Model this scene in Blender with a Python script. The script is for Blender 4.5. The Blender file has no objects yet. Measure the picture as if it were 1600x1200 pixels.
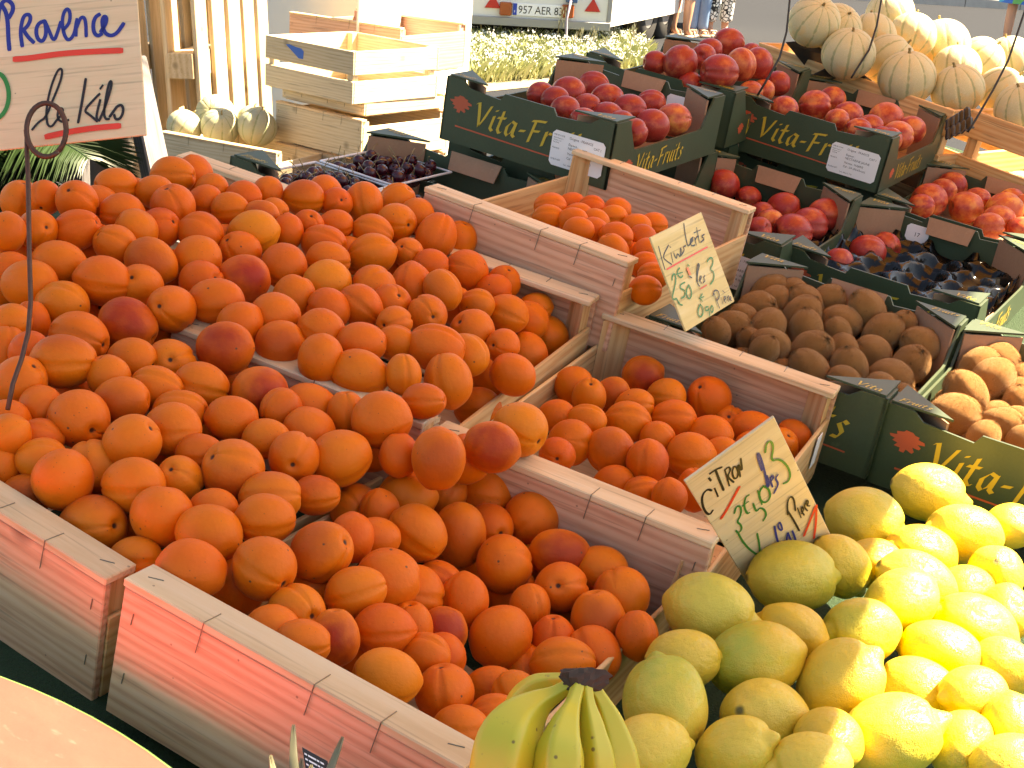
import bpy, bmesh, math, random
from mathutils import Matrix, Vector, Euler
random.seed(5)
PI = math.pi
scene = bpy.context.scene
COL = scene.collection
# ------------------------------------------------------------------ camera, sky, sun, exposure
F_PX = 2180.7
HC = 1.40                                   # camera height above the street
PITCH = math.radians(19.9); ROLL = math.radians(4.5)
up_c = Vector((math.sin(ROLL)*math.cos(PITCH), -math.cos(ROLL)*math.cos(PITCH), -math.sin(PITCH)))
fw = Vector((0, 0, 1)); yc = (fw - up_c*fw.dot(up_c)).normalized(); xc = yc.cross(up_c)
A = Matrix((xc, yc, up_c))                  # world <- camera axes (x right, y down, z forward)
STALL = Matrix(((0.85623, 0.47693, 0.19852), (0.35898, -0.27296, -0.89254), (-0.37149, 0.83548, -0.40493)))
CAMPOS = Vector((0, 0, HC))
S4 = Matrix.Translation(CAMPOS) @ (A @ STALL).to_4x4()      # world <- sloping stall top frame
cam = bpy.data.cameras.new('camera'); camo = bpy.data.objects.new('camera', cam); COL.objects.link(camo)
cam.sensor_width = 36; cam.lens = 36*F_PX/1600; cam.clip_start = .02; cam.clip_end = 500
camo.matrix_world = Matrix.Translation(CAMPOS) @ (A @ Matrix(((1,0,0),(0,-1,0),(0,0,-1)))).to_4x4()
scene.camera = camo
SUN_AZ = math.radians(72); SUN_EL = math.radians(52)
sdir = Vector((math.sin(SUN_AZ)*math.cos(SUN_EL), math.cos(SUN_AZ)*math.cos(SUN_EL), math.sin(SUN_EL)))
w = bpy.data.worlds.new('World'); scene.world = w; w.use_nodes = True
wn = w.node_tree.nodes; sky = wn.new('ShaderNodeTexSky'); sky.sky_type = 'NISHITA'; sky.sun_disc = False
sky.sun_elevation = SUN_EL; sky.sun_rotation = SUN_AZ
w.node_tree.links.new(sky.outputs[0], wn['Background'].inputs[0]); wn['Background'].inputs[1].default_value = 0.05
sl = bpy.data.lights.new('sun', 'SUN'); sl.energy = 5.0; sl.angle = math.radians(.53); sl.color = (1, .90, .74)
so = bpy.data.objects.new('sun', sl); COL.objects.link(so); so.rotation_euler = sdir.to_track_quat('Z', 'Y').to_euler(); so.location = (3, 3, 6)
vs = scene.view_settings; vs.view_transform = 'Standard'; vs.look = 'None'; vs.gamma = 1; vs.use_curve_mapping = False
vs.exposure = 2.85
vs.use_white_balance = True; vs.white_balance_temperature = 8300; vs.white_balance_tint = 10
scene.render.engine = 'CYCLES'
scene.cycles.use_denoising = True; scene.cycles.max_bounces = 6; scene.cycles.diffuse_bounces = 3; scene.cycles.glossy_bounces = 2; scene.cycles.use_adaptive_sampling = True; scene.cycles.adaptive_threshold = .02
scene.cycles.transmission_bounces = 6; scene.cycles.transparent_max_bounces = 8; scene.cycles.caustics_refractive = False; scene.cycles.caustics_reflective = False
# ------------------------------------------------------------------ helpers
def tag(o, label=None, cat=None, group=None, kind=None):
    if label: o['label'] = label
    if cat: o['category'] = cat
    if group: o['group'] = group
    if kind: o['kind'] = kind
    return o
MW = {}
def link(name, data, parent=None, mw=None):
    o = bpy.data.objects.new(name, data); COL.objects.link(o)
    if parent is not None: o.parent = parent
    if mw is not None: o.matrix_local = mw; MW[o.name] = mw.copy()
    return o
def empty(name, mw, label, cat, group=None):
    o = link(name, None, None, mw); o.empty_display_size = .05
    return tag(o, label, cat, group)
def mesh(name, v, f, mat=None, smooth=False):
    m = bpy.data.meshes.new(name); m.from_pydata([tuple(p) for p in v], [], f); m.update()
    if mat: m.materials.append(mat)
    if smooth: m.polygons.foreach_set('use_smooth', [True]*len(m.polygons))
    return m
class MB:
    def __init__(s): s.v = []; s.f = []
    def add(s, v, f):
        n = len(s.v); s.v += [Vector(p) for p in v]; s.f += [[i+n for i in q] for q in f]; return s
    def box(s, x0, x1, y0, y1, z0, z1, c=.0012):
        # chamfered box
        c = min(c, (x1-x0)*.3, (y1-y0)*.3, (z1-z0)*.3); bm = bmesh.new()
        bmesh.ops.create_cube(bm, size=1)
        for q in bm.verts: q.co = Vector(((x0+x1)/2+q.co.x*(x1-x0), (y0+y1)/2+q.co.y*(y1-y0), (z0+z1)/2+q.co.z*(z1-z0)))
        if c > 1e-5: bmesh.ops.bevel(bm, geom=bm.edges[:], offset=c, segments=1, affect='EDGES')
        bm.verts.index_update(); s.add([q.co.copy() for q in bm.verts], [[q.index for q in fc.verts] for fc in bm.faces]); bm.free(); return s
    def prism(s, poly, M4, th):
        # polygon in local xy, extruded th along local z, placed by M4
        n = len(poly); v = [M4 @ Vector((p[0], p[1], 0)) for p in poly]+[M4 @ Vector((p[0], p[1], th)) for p in poly]
        s.add(v, [list(range(n))[::-1], list(range(n, 2*n))]+[[i, (i+1) % n, (i+1) % n+n, i+n] for i in range(n)]); return s
    def tube(s, pts, rad, n=8, cap=True):
        pts = [Vector(p) for p in pts]; k = len(pts); rings = []
        up = Vector((0, 0, 1)); prev = None
        for i, p in enumerate(pts):
            t = (pts[min(i+1, k-1)]-pts[max(i-1, 0)]).normalized()
            if prev is None:
                a = t.cross(up); a = a.normalized() if a.length > .05 else t.cross(Vector((1, 0, 0))).normalized()
            else: a = (prev-t*prev.dot(t)).normalized()
            prev = a; b = t.cross(a); r = rad[i] if isinstance(rad, (list, tuple)) else rad
            rings.append([p+a*(r*math.cos(2*PI*j/n))+b*(r*math.sin(2*PI*j/n)) for j in range(n)])
        v = [q for r in rings for q in r]
        f = [[i*n+j, i*n+(j+1) % n, (i+1)*n+(j+1) % n, (i+1)*n+j] for i in range(k-1) for j in range(n)]
        if cap: f += [list(range(n))[::-1], [(k-1)*n+j for j in range(n)]]
        s.add(v, f); return s
    def ribbon(s, pts, wd, z, nib=None):
        # flat stroke in local xy at height z
        P = [Vector((p[0], p[1])) for p in pts]
        if nib is None and len(P) > 2:      # smooth by one Chaikin round x2
            for _ in range(2):
                Q = [P[0]]
                for a, b in zip(P, P[1:]): Q += [a*.75+b*.25, a*.25+b*.75]
                P = Q+[P[-1]]
        v = []
        for i, p in enumerate(P):
            t = P[min(i+1, len(P)-1)]-P[max(i-1, 0)]
            if t.length < 1e-9: t = Vector((1, 0))
            t.normalize(); nrm = Vector((-t.y, t.x))*wd/2 if nib is None else Vector((math.cos(nib), math.sin(nib)))*wd/2
            if nib is None:
                if i == 0: p = p-t*wd*.25
                if i == len(P)-1: p = p+t*wd*.25
                if i in (0, len(P)-1): nrm = nrm*.75
            else: nrm = nrm + Vector((-t.y, t.x))*wd*.14*(1 if Vector((-t.y, t.x)).dot(nrm) >= 0 else -1)
            v += [(p.x-nrm.x, p.y-nrm.y, z), (p.x+nrm.x, p.y+nrm.y, z)]
        s.add(v, [[2*i, 2*i+2, 2*i+3, 2*i+1] for i in range(len(P)-1)]); return s
    def obj(s, name, mat, parent=None, smooth=False, mw=None):
        return link(name, mesh(name, s.v, s.f, mat, smooth), parent, mw)
def tm(rx=0, ry=0, rz=0, loc=(0, 0, 0)): return Matrix.Translation(loc) @ Euler((rx, ry, rz)).to_matrix().to_4x4()
def ray(px, py): return A @ Vector(((px-800)/F_PX, (py-600)/F_PX, 1))
def at(px, py, d): return CAMPOS + ray(px, py)*d                      # world point at camera depth d
def onz(px, py, z):
    r = ray(px, py); return CAMPOS + r*((z-HC)/r.z)
SI = S4.inverted()
def sat(px, py, d): return SI @ at(px, py, d)
def son(px, py, z):
    r = ray(px, py); q = (S4.to_3x3().inverted()) @ r; return q*(z/q.z)
# ------------------------------------------------------------------ materials
def nt(name):
    m = bpy.data.materials.new(name); m.use_nodes = True; n = m.node_tree.nodes; return m, n, m.node_tree.links, n['Principled BSDF']
def N(n, t, **k):
    q = n.new('ShaderNode'+t)
    for a, b in k.items():
        if a.startswith('i_'):
            key = a[2:]; q.inputs[int(key) if key.isdigit() else key.replace('_', ' ')].default_value = b
        else: setattr(q, a, b)
    return q
def ramp(n, stops):
    r = n.new('ShaderNodeValToRGB'); e = r.color_ramp.elements
    while len(e) < len(stops): e.new(.5)
    for q, (p, c) in zip(e, stops): q.position = p; q.color = (*c, 1) if len(c) == 3 else c
    return r
def mixc(n, L, fac, a, b, mode='MIX'):
    q = n.new('ShaderNodeMix'); q.data_type = 'RGBA'; q.blend_type = mode
    for sock, val in ((q.inputs[0], fac), (q.inputs[6], a), (q.inputs[7], b)):
        if hasattr(val, 'links') or hasattr(val, 'is_output'): L.new(val, sock)
        elif isinstance(val, (int, float)): sock.default_value = val
        else: sock.default_value = (*val, 1) if len(val) == 3 else val
    return q.outputs[2]
def math_(n, L, op, a, b=None, clamp=False):
    q = n.new('ShaderNodeMath'); q.operation = op; q.use_clamp = clamp
    for i, v in enumerate((a, b)):
        if v is None: continue
        if isinstance(v, (int, float)): q.inputs[i].default_value = v
        else: L.new(v, q.inputs[i])
    return q.outputs[0]
def bump(n, L, bs, h, st=.2, dist=.01):
    b = N(n, 'Bump'); b.inputs['Strength'].default_value = st; b.inputs['Distance'].default_value = dist
    L.new(h, b.inputs['Height']); L.new(b.outputs[0], bs.inputs['Normal'])
def plain(name, col, rough=.6, metal=0, noise=.0, scale=30, spec=None, coat=0):
    m, n, L, b = nt(name); b.inputs['Roughness'].default_value = rough; b.inputs['Metallic'].default_value = metal
    b.inputs['Base Color'].default_value = (*col, 1)
    if coat: b.inputs['Coat Weight'].default_value = coat
    if spec is not None: b.inputs['Specular IOR Level'].default_value = spec
    if noise:
        tc = N(n, 'TexCoord'); t = N(n, 'TexNoise'); t.inputs['Scale'].default_value = scale; t.inputs['Detail'].default_value = 5
        L.new(tc.outputs['Object'], t.inputs['Vector'])
        L.new(mixc(n, L, t.outputs[0], [c*(1-noise) for c in col], [min(1, c*(1+noise)) for c in col]), b.inputs['Base Color'])
        bump(n, L, b, t.outputs[0], .15, .002)
    return m
def wood(name, c1, c2, c3, rough=.62, gscale=1.0, knots=True):
    # boards are built with their grain along local X
    m, n, L, b = nt(name); tc = N(n, 'TexCoord'); oi = N(n, 'ObjectInfo')
    mp = N(n, 'Mapping'); mp.inputs['Scale'].default_value = (2.2*gscale, 26*gscale, 26*gscale)
    off = N(n, 'CombineXYZ'); r10 = math_(n, L, 'MULTIPLY', oi.outputs['Random'], 40); L.new(r10, off.inputs[0]); L.new(r10, off.inputs[1])
    ad = N(n, 'VectorMath'); ad.operation = 'ADD'; L.new(tc.outputs['Object'], mp.inputs[0]); L.new(mp.outputs[0], ad.inputs[0]); L.new(off.outputs[0], ad.inputs[1])
    dn = N(n, 'TexNoise'); dn.inputs['Scale'].default_value = .35; dn.inputs['Detail'].default_value = 2; L.new(ad.outputs[0], dn.inputs[0])
    wv = N(n, 'TexWave'); wv.bands_direction = 'Z'; wv.inputs['Scale'].default_value = 1.1; wv.inputs['Distortion'].default_value = 11; wv.inputs['Detail'].default_value = 3; wv.inputs['Detail Scale'].default_value = .6
    L.new(ad.outputs[0], wv.inputs[0])
    fi = N(n, 'TexNoise'); fi.inputs['Scale'].default_value = 3.5; fi.inputs['Detail'].default_value = 6; fi.inputs['Roughness'].default_value = .7; L.new(ad.outputs[0], fi.inputs[0])
    g = mixc(n, L, .72, wv.outputs[0], fi.outputs[0])
    rp = ramp(n, [(.30, c1), (.50, c2), (.70, c3)]); L.new(g, rp.inputs[0])
    tone = N(n, 'TexNoise'); tone.inputs['Scale'].default_value = 7; tone.inputs['Detail'].default_value = 3; L.new(tc.outputs['Object'], tone.inputs[0])
    c = mixc(n, L, math_(n, L, 'MULTIPLY', tone.outputs[0], .5), rp.outputs[0], c2)
    vr = math_(n, L, 'ADD', math_(n, L, 'MULTIPLY', oi.outputs['Random'], .24), .86); cv = N(n, 'CombineColor'); 
    for i in range(3): L.new(vr, cv.inputs[i])
    c = mixc(n, L, 1.0, c, cv.outputs[0], 'MULTIPLY')
    mp2 = N(n, 'Mapping'); mp2.inputs['Scale'].default_value = (5, 150, 150); L.new(tc.outputs['Object'], mp2.inputs[0]); ad2 = N(n, 'VectorMath'); ad2.operation = 'ADD'; L.new(mp2.outputs[0], ad2.inputs[0]); L.new(off.outputs[0], ad2.inputs[1])
    fs = N(n, 'TexNoise'); fs.inputs['Scale'].default_value = 1.6; fs.inputs['Detail'].default_value = 4; L.new(ad2.outputs[0], fs.inputs[0])
    st_ = N(n, 'MapRange'); st_.inputs[1].default_value = .56; st_.inputs[2].default_value = .72; st_.inputs[4].default_value = .55; L.new(fs.outputs[0], st_.inputs[0])
    c = mixc(n, L, st_.outputs[0], c, [q*.45 for q in c1])
    kn = N(n, 'TexVoronoi'); kn.inputs['Scale'].default_value = 5.5; ka = N(n, 'VectorMath'); ka.operation = 'ADD'; L.new(tc.outputs['Object'], ka.inputs[0]); L.new(off.outputs[0], ka.inputs[1]); L.new(ka.outputs[0], kn.inputs[0])
    kr = N(n, 'MapRange'); kr.inputs[1].default_value = .10; kr.inputs[2].default_value = .03; kr.inputs[4].default_value = .8; L.new(kn.outputs[0], kr.inputs[0])
    c = mixc(n, L, kr.outputs[0], c, [q*.42 for q in c1])
    # dirt specks
    vo = N(n, 'TexVoronoi'); vo.inputs['Scale'].default_value = 38; L.new(tc.outputs['Object'], vo.inputs[0])
    sp = math_(n, L, 'LESS_THAN', vo.outputs[0], .045); c = mixc(n, L, math_(n, L, 'MULTIPLY', sp, .6), c, (.12, .07, .04))
    L.new(c, b.inputs['Base Color']); b.inputs['Roughness'].default_value = rough
    bump(n, L, b, g, .25, .0015); return m
M_POP = wood('poplar_wood', (.50, .23, .13), (.66, .36, .22), (.72, .44, .29))
M_PINE = wood('pine_wood', (.52, .25, .09), (.66, .40, .18), (.72, .49, .25), gscale=.8)
M_RAIL = wood('pale_rail_wood', (.58, .38, .20), (.70, .50, .29), (.74, .56, .36))
M_GREYW = wood('weathered_wood', (.09, .085, .085), (.15, .145, .15), (.2, .195, .2))
M_PALLET = wood('pallet_wood', (.50, .36, .20), (.64, .50, .32), (.72, .60, .42), gscale=.5)
M_PLY = wood('sign_plywood', (.68, .51, .29), (.74, .57, .34), (.78, .62, .39), gscale=1.3)
M_PLYY = wood('sign_plywood_yellow', (.62, .50, .20), (.70, .58, .26), (.76, .66, .36), gscale=1.3)
M_STAPLE = plain('staple_wire', (.20, .17, .12), .4, .3)
def card(name, col, rough=.55):
    m, n, L, b = nt(name); tc = N(n, 'TexCoord'); oi = N(n, 'ObjectInfo')
    t = N(n, 'TexNoise'); t.inputs['Scale'].default_value = 18; t.inputs['Detail'].default_value = 4; L.new(tc.outputs['Object'], t.inputs[0])
    c = mixc(n, L, t.outputs[0], [q*.8 for q in col], [q*1.22 for q in col])
    fib = N(n, 'TexNoise'); fib.inputs['Scale'].default_value = 260; fib.inputs['Detail'].default_value = 2; L.new(tc.outputs['Object'], fib.inputs[0])
    c = mixc(n, L, math_(n, L, 'MULTIPLY', fib.outputs[0], .25), c, [min(1, q*1.8+.02) for q in col])
    sf = N(n, 'TexNoise'); sf.inputs['Scale'].default_value = 42; sf.inputs['Detail'].default_value = 7; sf.inputs['Roughness'].default_value = .75; L.new(tc.outputs['Object'], sf.inputs[0])
    sm_ = N(n, 'MapRange'); sm_.inputs[1].default_value = .62; sm_.inputs[2].default_value = .74; sm_.inputs[4].default_value = .45; L.new(sf.outputs[0], sm_.inputs[0])
    c = mixc(n, L, sm_.outputs[0], c, [min(1, q*2.2+.03) for q in col])
    L.new(c, b.inputs['Base Color']); b.inputs['Roughness'].default_value = rough
    wv = N(n, 'TexWave'); wv.bands_direction = 'X'; wv.inputs['Scale'].default_value = 45; L.new(tc.outputs['Object'], wv.inputs[0])
    bump(n, L, b, mixc(n, L, .6, wv.outputs[0], t.outputs[0]), .08, .001); return m
M_GREEN = card('green_cardboard', (.036, .056, .028), .45)
M_KRAFT = card('brown_cardboard', (.30, .17, .10), .8)
M_YEL = plain('yellow_print', (.55, .38, .04), .5)
M_REDP = plain('red_print', (.48, .09, .04), .5)
M_WHITE = plain('white_paper', (.80, .80, .82), .55)
M_INK = plain('black_ink', (.012, .010, .010), .45)
M_TEXT = plain('small_print', (.05, .05, .06), .6)
INK = {'blue': plain('blue_marker', (.012, .022, .22), .4), 'red': plain('red_marker', (.72, .05, .02), .4), 'black': plain('black_marker', (.018, .010, .008), .4),
       'green': plain('green_marker', (.02, .20, .03), .4), 'orange': plain('orange_sticker', (.75, .18, .05), .4)}
M_WIRE = plain('rusty_wire', (.09, .045, .03), .55, .5, .4, 200)
M_BLACKW = plain('black_wire', (.01, .01, .01), .45)
def fruit(name):
    m, n, L, b = nt(name); tc = N(n, 'TexCoord'); oi = N(n, 'ObjectInfo'); sc = N(n, 'SeparateColor'); L.new(oi.outputs['Color'], sc.inputs[0])
    off = math_(n, L, 'MULTIPLY', oi.outputs['Random'], 50); ad = N(n, 'VectorMath'); ad.operation = 'ADD'
    L.new(tc.outputs['Object'], ad.inputs[0]); L.new(off, ad.inputs[1])
    sx = N(n, 'SeparateXYZ'); L.new(tc.outputs['Object'], sx.inputs[0])
    return m, n, L, b, ad.outputs[0], sx, sc, oi, tc
def noise(n, L, vec, scale, detail=4, rough=.5):
    t = N(n, 'TexNoise'); t.inputs['Scale'].default_value = scale; t.inputs['Detail'].default_value = detail; t.inputs['Roughness'].default_value = rough; L.new(vec, t.inputs[0]); return t.outputs[0]
def sstep(n, L, v, a, b_):
    q = N(n, 'MapRange'); q.interpolation_type = 'SMOOTHSTEP'; q.inputs[1].default_value = a; q.inputs[2].default_value = b_; L.new(v, q.inputs[0]); return q.outputs[0]
def rho(n, L, sx):
    return math_(n, L, 'SQRT', math_(n, L, 'ADD', math_(n, L, 'MULTIPLY', sx.outputs[0], sx.outputs[0]), math_(n, L, 'MULTIPLY', sx.outputs[1], sx.outputs[1])))
def speckle(n, L, vec, scale, rad, keep):
    v = N(n, 'TexVoronoi'); v.inputs['Scale'].default_value = scale; L.new(vec, v.inputs[0])
    sc = N(n, 'SeparateColor'); L.new(v.outputs['Color'], sc.inputs[0])
    on = math_(n, L, 'LESS_THAN', sc.outputs[0], keep) if isinstance(keep, (int, float)) else math_(n, L, 'LESS_THAN', sc.outputs[0], keep)
    d = sstep(n, L, v.outputs[0], rad, rad*.55); return math_(n, L, 'MULTIPLY', on, d)
def apricot_mat():
    m, n, L, b, P, sx, sc, oi, tc = fruit('apricot_skin')
    n1 = noise(n, L, P, 1.3, 3); n2 = noise(n, L, P, 5, 5, .6)
    c = mixc(n, L, n1, (.67, .100, .004), (.77, .170, .008))
    c = mixc(n, L, math_(n, L, 'MULTIPLY', n2, .35), c, (.56, .085, .005))
    c = mixc(n, L, math_(n, L, 'MULTIPLY', sc.outputs[2], .6), c, (.80, .27, .015))
    side = sstep(n, L, math_(n, L, 'ADD', math_(n, L, 'MULTIPLY', sx.outputs[1], -1), math_(n, L, 'MULTIPLY', math_(n, L, 'SUBTRACT', n1, .5), 1.2)), 0.1, 1.1)
    c = mixc(n, L, math_(n, L, 'MULTIPLY', side, sc.outputs[0]), c, (.36, .03, .008))
    c = mixc(n, L, speckle(n, L, P, 2.4, .13, math_(n, L, 'ADD', math_(n, L, 'MULTIPLY', sc.outputs[1], .75), .02)), c, (.13, .05, .02))
    c = mixc(n, L, math_(n, L, 'MULTIPLY', speckle(n, L, P, 5, .13, .30), .75), c, (.30, .06, .01))
    c = mixc(n, L, math_(n, L, 'MULTIPLY', sstep(n, L, noise(n, L, P, 2.6, 5, .7), .62, .76), .28), c, (.42, .07, .012))
    hv = N(n, 'HueSaturation'); L.new(c, hv.inputs['Color']); L.new(math_(n, L, 'ADD', math_(n, L, 'MULTIPLY', oi.outputs['Random'], .010), .4945), hv.inputs['Hue']); c = hv.outputs[0]
    hole = sstep(n, L, math_(n, L, 'ADD', rho(n, L, sx), math_(n, L, 'MULTIPLY', math_(n, L, 'LESS_THAN', sx.outputs[2], 0), 9)), .13, .05)
    c = mixc(n, L, hole, c, (.06, .022, .01))
    L.new(c, b.inputs['Base Color']); b.inputs['Roughness'].default_value = .5; b.inputs['Specular IOR Level'].default_value = .22
    b.inputs['Sheen Weight'].default_value = .05; b.inputs['Sheen Roughness'].default_value = .4; b.inputs['Sheen Tint'].default_value = (1, .72, .5, 1)
    bump(n, L, b, n2, .10, .03); return m
def nectarine_mat():
    m, n, L, b, P, sx, sc, oi, tc = fruit('nectarine_skin')
    n1 = noise(n, L, P, 1.4, 4, .6); n2 = noise(n, L, P, 9, 5, .7)
    c = mixc(n, L, n2, (.20, .008, .006), (.42, .030, .012))
    f = sstep(n, L, math_(n, L, 'ADD', n1, math_(n, L, 'MULTIPLY', sc.outputs[2], .25)), .48, .72)
    c = mixc(n, L, f, c, (.50, .10, .03)); c = mixc(n, L, math_(n, L, 'MULTIPLY', sstep(n, L, n1, .5, .68), sc.outputs[2]), c, (.68, .28, .05))
    c = mixc(n, L, math_(n, L, 'MULTIPLY', speckle(n, L, P, 16, .2, .6), .5), c, (.60, .25, .10))
    c = mixc(n, L, math_(n, L, 'MULTIPLY', n1, .08), c, (.34, .20, .24))
    L.new(c, b.inputs['Base Color']); b.inputs['Roughness'].default_value = .38; b.inputs['Specular IOR Level'].default_value = .35
    bump(n, L, b, n2, .05, .02); return m
def lemon_mat():
    m, n, L, b, P, sx, sc, oi, tc = fruit('lemon_peel')
    n1 = noise(n, L, P, 1.1, 3); c = mixc(n, L, n1, (.70, .48, .04), (.78, .60, .09))
    c = mixc(n, L, math_(n, L, 'MULTIPLY', sc.outputs[1], .6), c, (.68, .38, .02))
    gz = sstep(n, L, math_(n, L, 'ADD', sx.outputs[2], math_(n, L, 'MULTIPLY', math_(n, L, 'SUBTRACT', noise(n, L, P, 1.8, 4), .5), 2.2)), -.9, 1.1)
    c = mixc(n, L, math_(n, L, 'MULTIPLY', gz, sc.outputs[0]), c, (.40, .42, .04))
    c = mixc(n, L, math_(n, L, 'MULTIPLY', sstep(n, L, noise(n, L, P, 3.2, 6, .7), .62, .75), .35), c, (.42, .25, .05))
    c = mixc(n, L, math_(n, L, 'MULTIPLY', speckle(n, L, P, 9, .12, .15), .7), c, (.15, .08, .03))
    scar = sstep(n, L, math_(n, L, 'ADD', rho(n, L, sx), math_(n, L, 'MULTIPLY', math_(n, L, 'GREATER_THAN', sx.outputs[2], 0), 9)), .17, .05)
    c = mixc(n, L, scar, c, (.16, .14, .04))
    L.new(c, b.inputs['Base Color']); b.inputs['Roughness'].default_value = .38
    v = N(n, 'TexVoronoi'); v.inputs['Scale'].default_value = 34; L.new(P, v.inputs[0])
    h = mixc(n, L, .45, sstep(n, L, v.outputs[0], .05, .5), noise(n, L, P, 3, 4)); bump(n, L, b, h, .3, .035)
    return m
def kiwi_mat():
    m, n, L, b, P, sx, sc, oi, tc = fruit('kiwi_skin')
    mp = N(n, 'Mapping'); mp.inputs['Scale'].default_value = (1, 1, .25); L.new(P, mp.inputs[0])
    n1 = noise(n, L, P, 2, 5); fz = noise(n, L, mp.outputs[0], 60, 3, .8); 
    c = mixc(n, L, n1, (.22, .085, .020), (.37, .165, .046)); c = mixc(n, L, math_(n, L, 'MULTIPLY', fz, .5), c, (.42, .23, .08))
    c = mixc(n, L, math_(n, L, 'MULTIPLY', sstep(n, L, noise(n, L, P, 4, 6, .7), .56, .70), .6), c, (.08, .04, .012))
    hole = sstep(n, L, math_(n, L, 'ADD', rho(n, L, sx), math_(n, L, 'ADD', math_(n, L, 'MULTIPLY', math_(n, L, 'LESS_THAN', sx.outputs[2], 0), 9), math_(n, L, 'MULTIPLY', fz, .12))), .17, .09)
    c = mixc(n, L, hole, c, (.07, .045, .02))
    L.new(c, b.inputs['Base Color']); b.inputs['Roughness'].default_value = .85; b.inputs['Specular IOR Level'].default_value = .2
    b.inputs['Sheen Weight'].default_value = .4; b.inputs['Sheen Roughness'].default_value = .35; b.inputs['Sheen Tint'].default_value = (.9, .7, .45, 1)
    bump(n, L, b, fz, .5, .05); return m
def melon_mat():
    m, n, L, b, P, sx, sc, oi, tc = fruit('melon_rind')
    v = N(n, 'TexVoronoi'); v.feature = 'DISTANCE_TO_EDGE'; v.inputs['Scale'].default_value = 13
    nv = N(n, 'TexNoise'); nv.inputs['Scale'].default_value = 6; L.new(P, nv.inputs[0]); ad = N(n, 'VectorMath'); ad.operation = 'MULTIPLY_ADD'; L.new(nv.outputs[1], ad.inputs[0]); ad.inputs[1].default_value = (.18, .18, .18); L.new(P, ad.inputs[2]); L.new(ad.outputs[0], v.inputs[0])
    net = sstep(n, L, v.outputs[0], .06, .0)
    n1 = noise(n, L, P, 1.5, 4)
    c = mixc(n, L, n1, (.48, .45, .25), (.56, .52, .31)); c = mixc(n, L, math_(n, L, 'MULTIPLY', sstep(n, L, math_(n, L, 'SUBTRACT', n1, math_(n, L, 'MULTIPLY', sx.outputs[2], .18)), .5, .7), .7), c, (.66, .42, .13))
    c = mixc(n, L, math_(n, L, 'MULTIPLY', sc.outputs[0], .6), c, (.42, .47, .34))
    c = mixc(n, L, math_(n, L, 'MULTIPLY', net, .4), c, (.66, .58, .42))
    ang = N(n, 'Math'); ang.operation = 'ARCTAN2'; L.new(sx.outputs[1], ang.inputs[0]); L.new(sx.outputs[0], ang.inputs[1])
    rib = math_(n, L, 'COSINE', math_(n, L, 'MULTIPLY', ang.outputs[0], 10.0)); rib = sstep(n, L, math_(n, L, 'ADD', rib, math_(n, L, 'MULTIPLY', math_(n, L, 'SUBTRACT', nv.outputs[0], .5), .5)), -.84, -.99)
    c = mixc(n, L, math_(n, L, 'MULTIPLY', rib, .85), c, (.28, .32, .16))
    L.new(c, b.inputs['Base Color']); b.inputs['Roughness'].default_value = .65; bump(n, L, b, net, .3, .03); return m
M_APR, M_NEC, M_LEM, M_KIW, M_MEL = apricot_mat(), nectarine_mat(), lemon_mat(), kiwi_mat(), melon_mat()
M_STALK = plain('dry_stalk', (.28, .22, .10), .8, 0, .4, 60)
# ------------------------------------------------------------------ ground
def ground_mat(name, c1, c2, sc_, bs=.4):
    m, n, L, b = nt(name); tc = N(n, 'TexCoord'); P = tc.outputs['Object']
    a = noise(n, L, P, sc_, 8, .75); q = noise(n, L, P, .35, 4)
    L.new(mixc(n, L, math_(n, L, 'MULTIPLY', q, .5), mixc(n, L, a, c1, c2), c2), b.inputs['Base Color']); b.inputs['Roughness'].default_value = .9
    b.inputs['Specular IOR Level'].default_value = .05; bump(n, L, b, a, bs, .01); return m
g = MB(); g.add([(-150, -20, 0), (150, -20, 0), (150, 300, 0), (-150, 300, 0)], [[0, 1, 2, 3]])
tag(g.obj('street_ground', ground_mat('asphalt', (.013, .0145, .018), (.036, .039, .046), 60)), kind='structure')
g = MB(); P0 = [onz(700, 150, 0), onz(1010, 118, 0), onz(1035, 92, 0), onz(990, 64, 0), onz(690, 46, 0), onz(500, 60, 0), onz(450, 160, 0)]
g.add([(p.x, p.y, .004) for p in P0], [list(range(len(P0)))])
tag(g.obj('verge_soil', ground_mat('dry_soil', (.20, .16, .10), (.34, .28, .19), 20)), kind='structure')
k0, k1 = onz(1330, 0, 0), onz(1750, 25, 0); kd = (k1-k0).normalized(); kn = Vector((-kd.y, kd.x, 0))
g = MB(); 
for i in range(9):
    p = k0+kd*(i*1.0-2); g.prism([(p.x, p.y), (p.x+kd.x*.985, p.y+kd.y*.985), (p.x+kd.x*.985+kn.x*.2, p.y+kd.y*.985+kn.y*.2), (p.x+kn.x*.2, p.y+kn.y*.2)], Matrix.Identity(4), .13)
tag(g.obj('kerb', plain('kerb_concrete', (.34, .33, .31), .9, 0, .2, 12)), kind='structure')
q = k0+kn*.2; g = MB(); g.add([(k0+kn*.2-kd*30)+Vector((0, 0, .12)), (k0+kn*.2+kd*40)+Vector((0, 0, .12)), (k0+kn*12+kd*40)+Vector((0, 0, .12)), (k0+kn*12-kd*30)+Vector((0, 0, .12))], [[0, 1, 2, 3]])
tag(g.obj('pavement', ground_mat('pavement_concrete', (.10, .10, .10), (.17, .17, .165), 30)), kind='structure')
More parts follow.
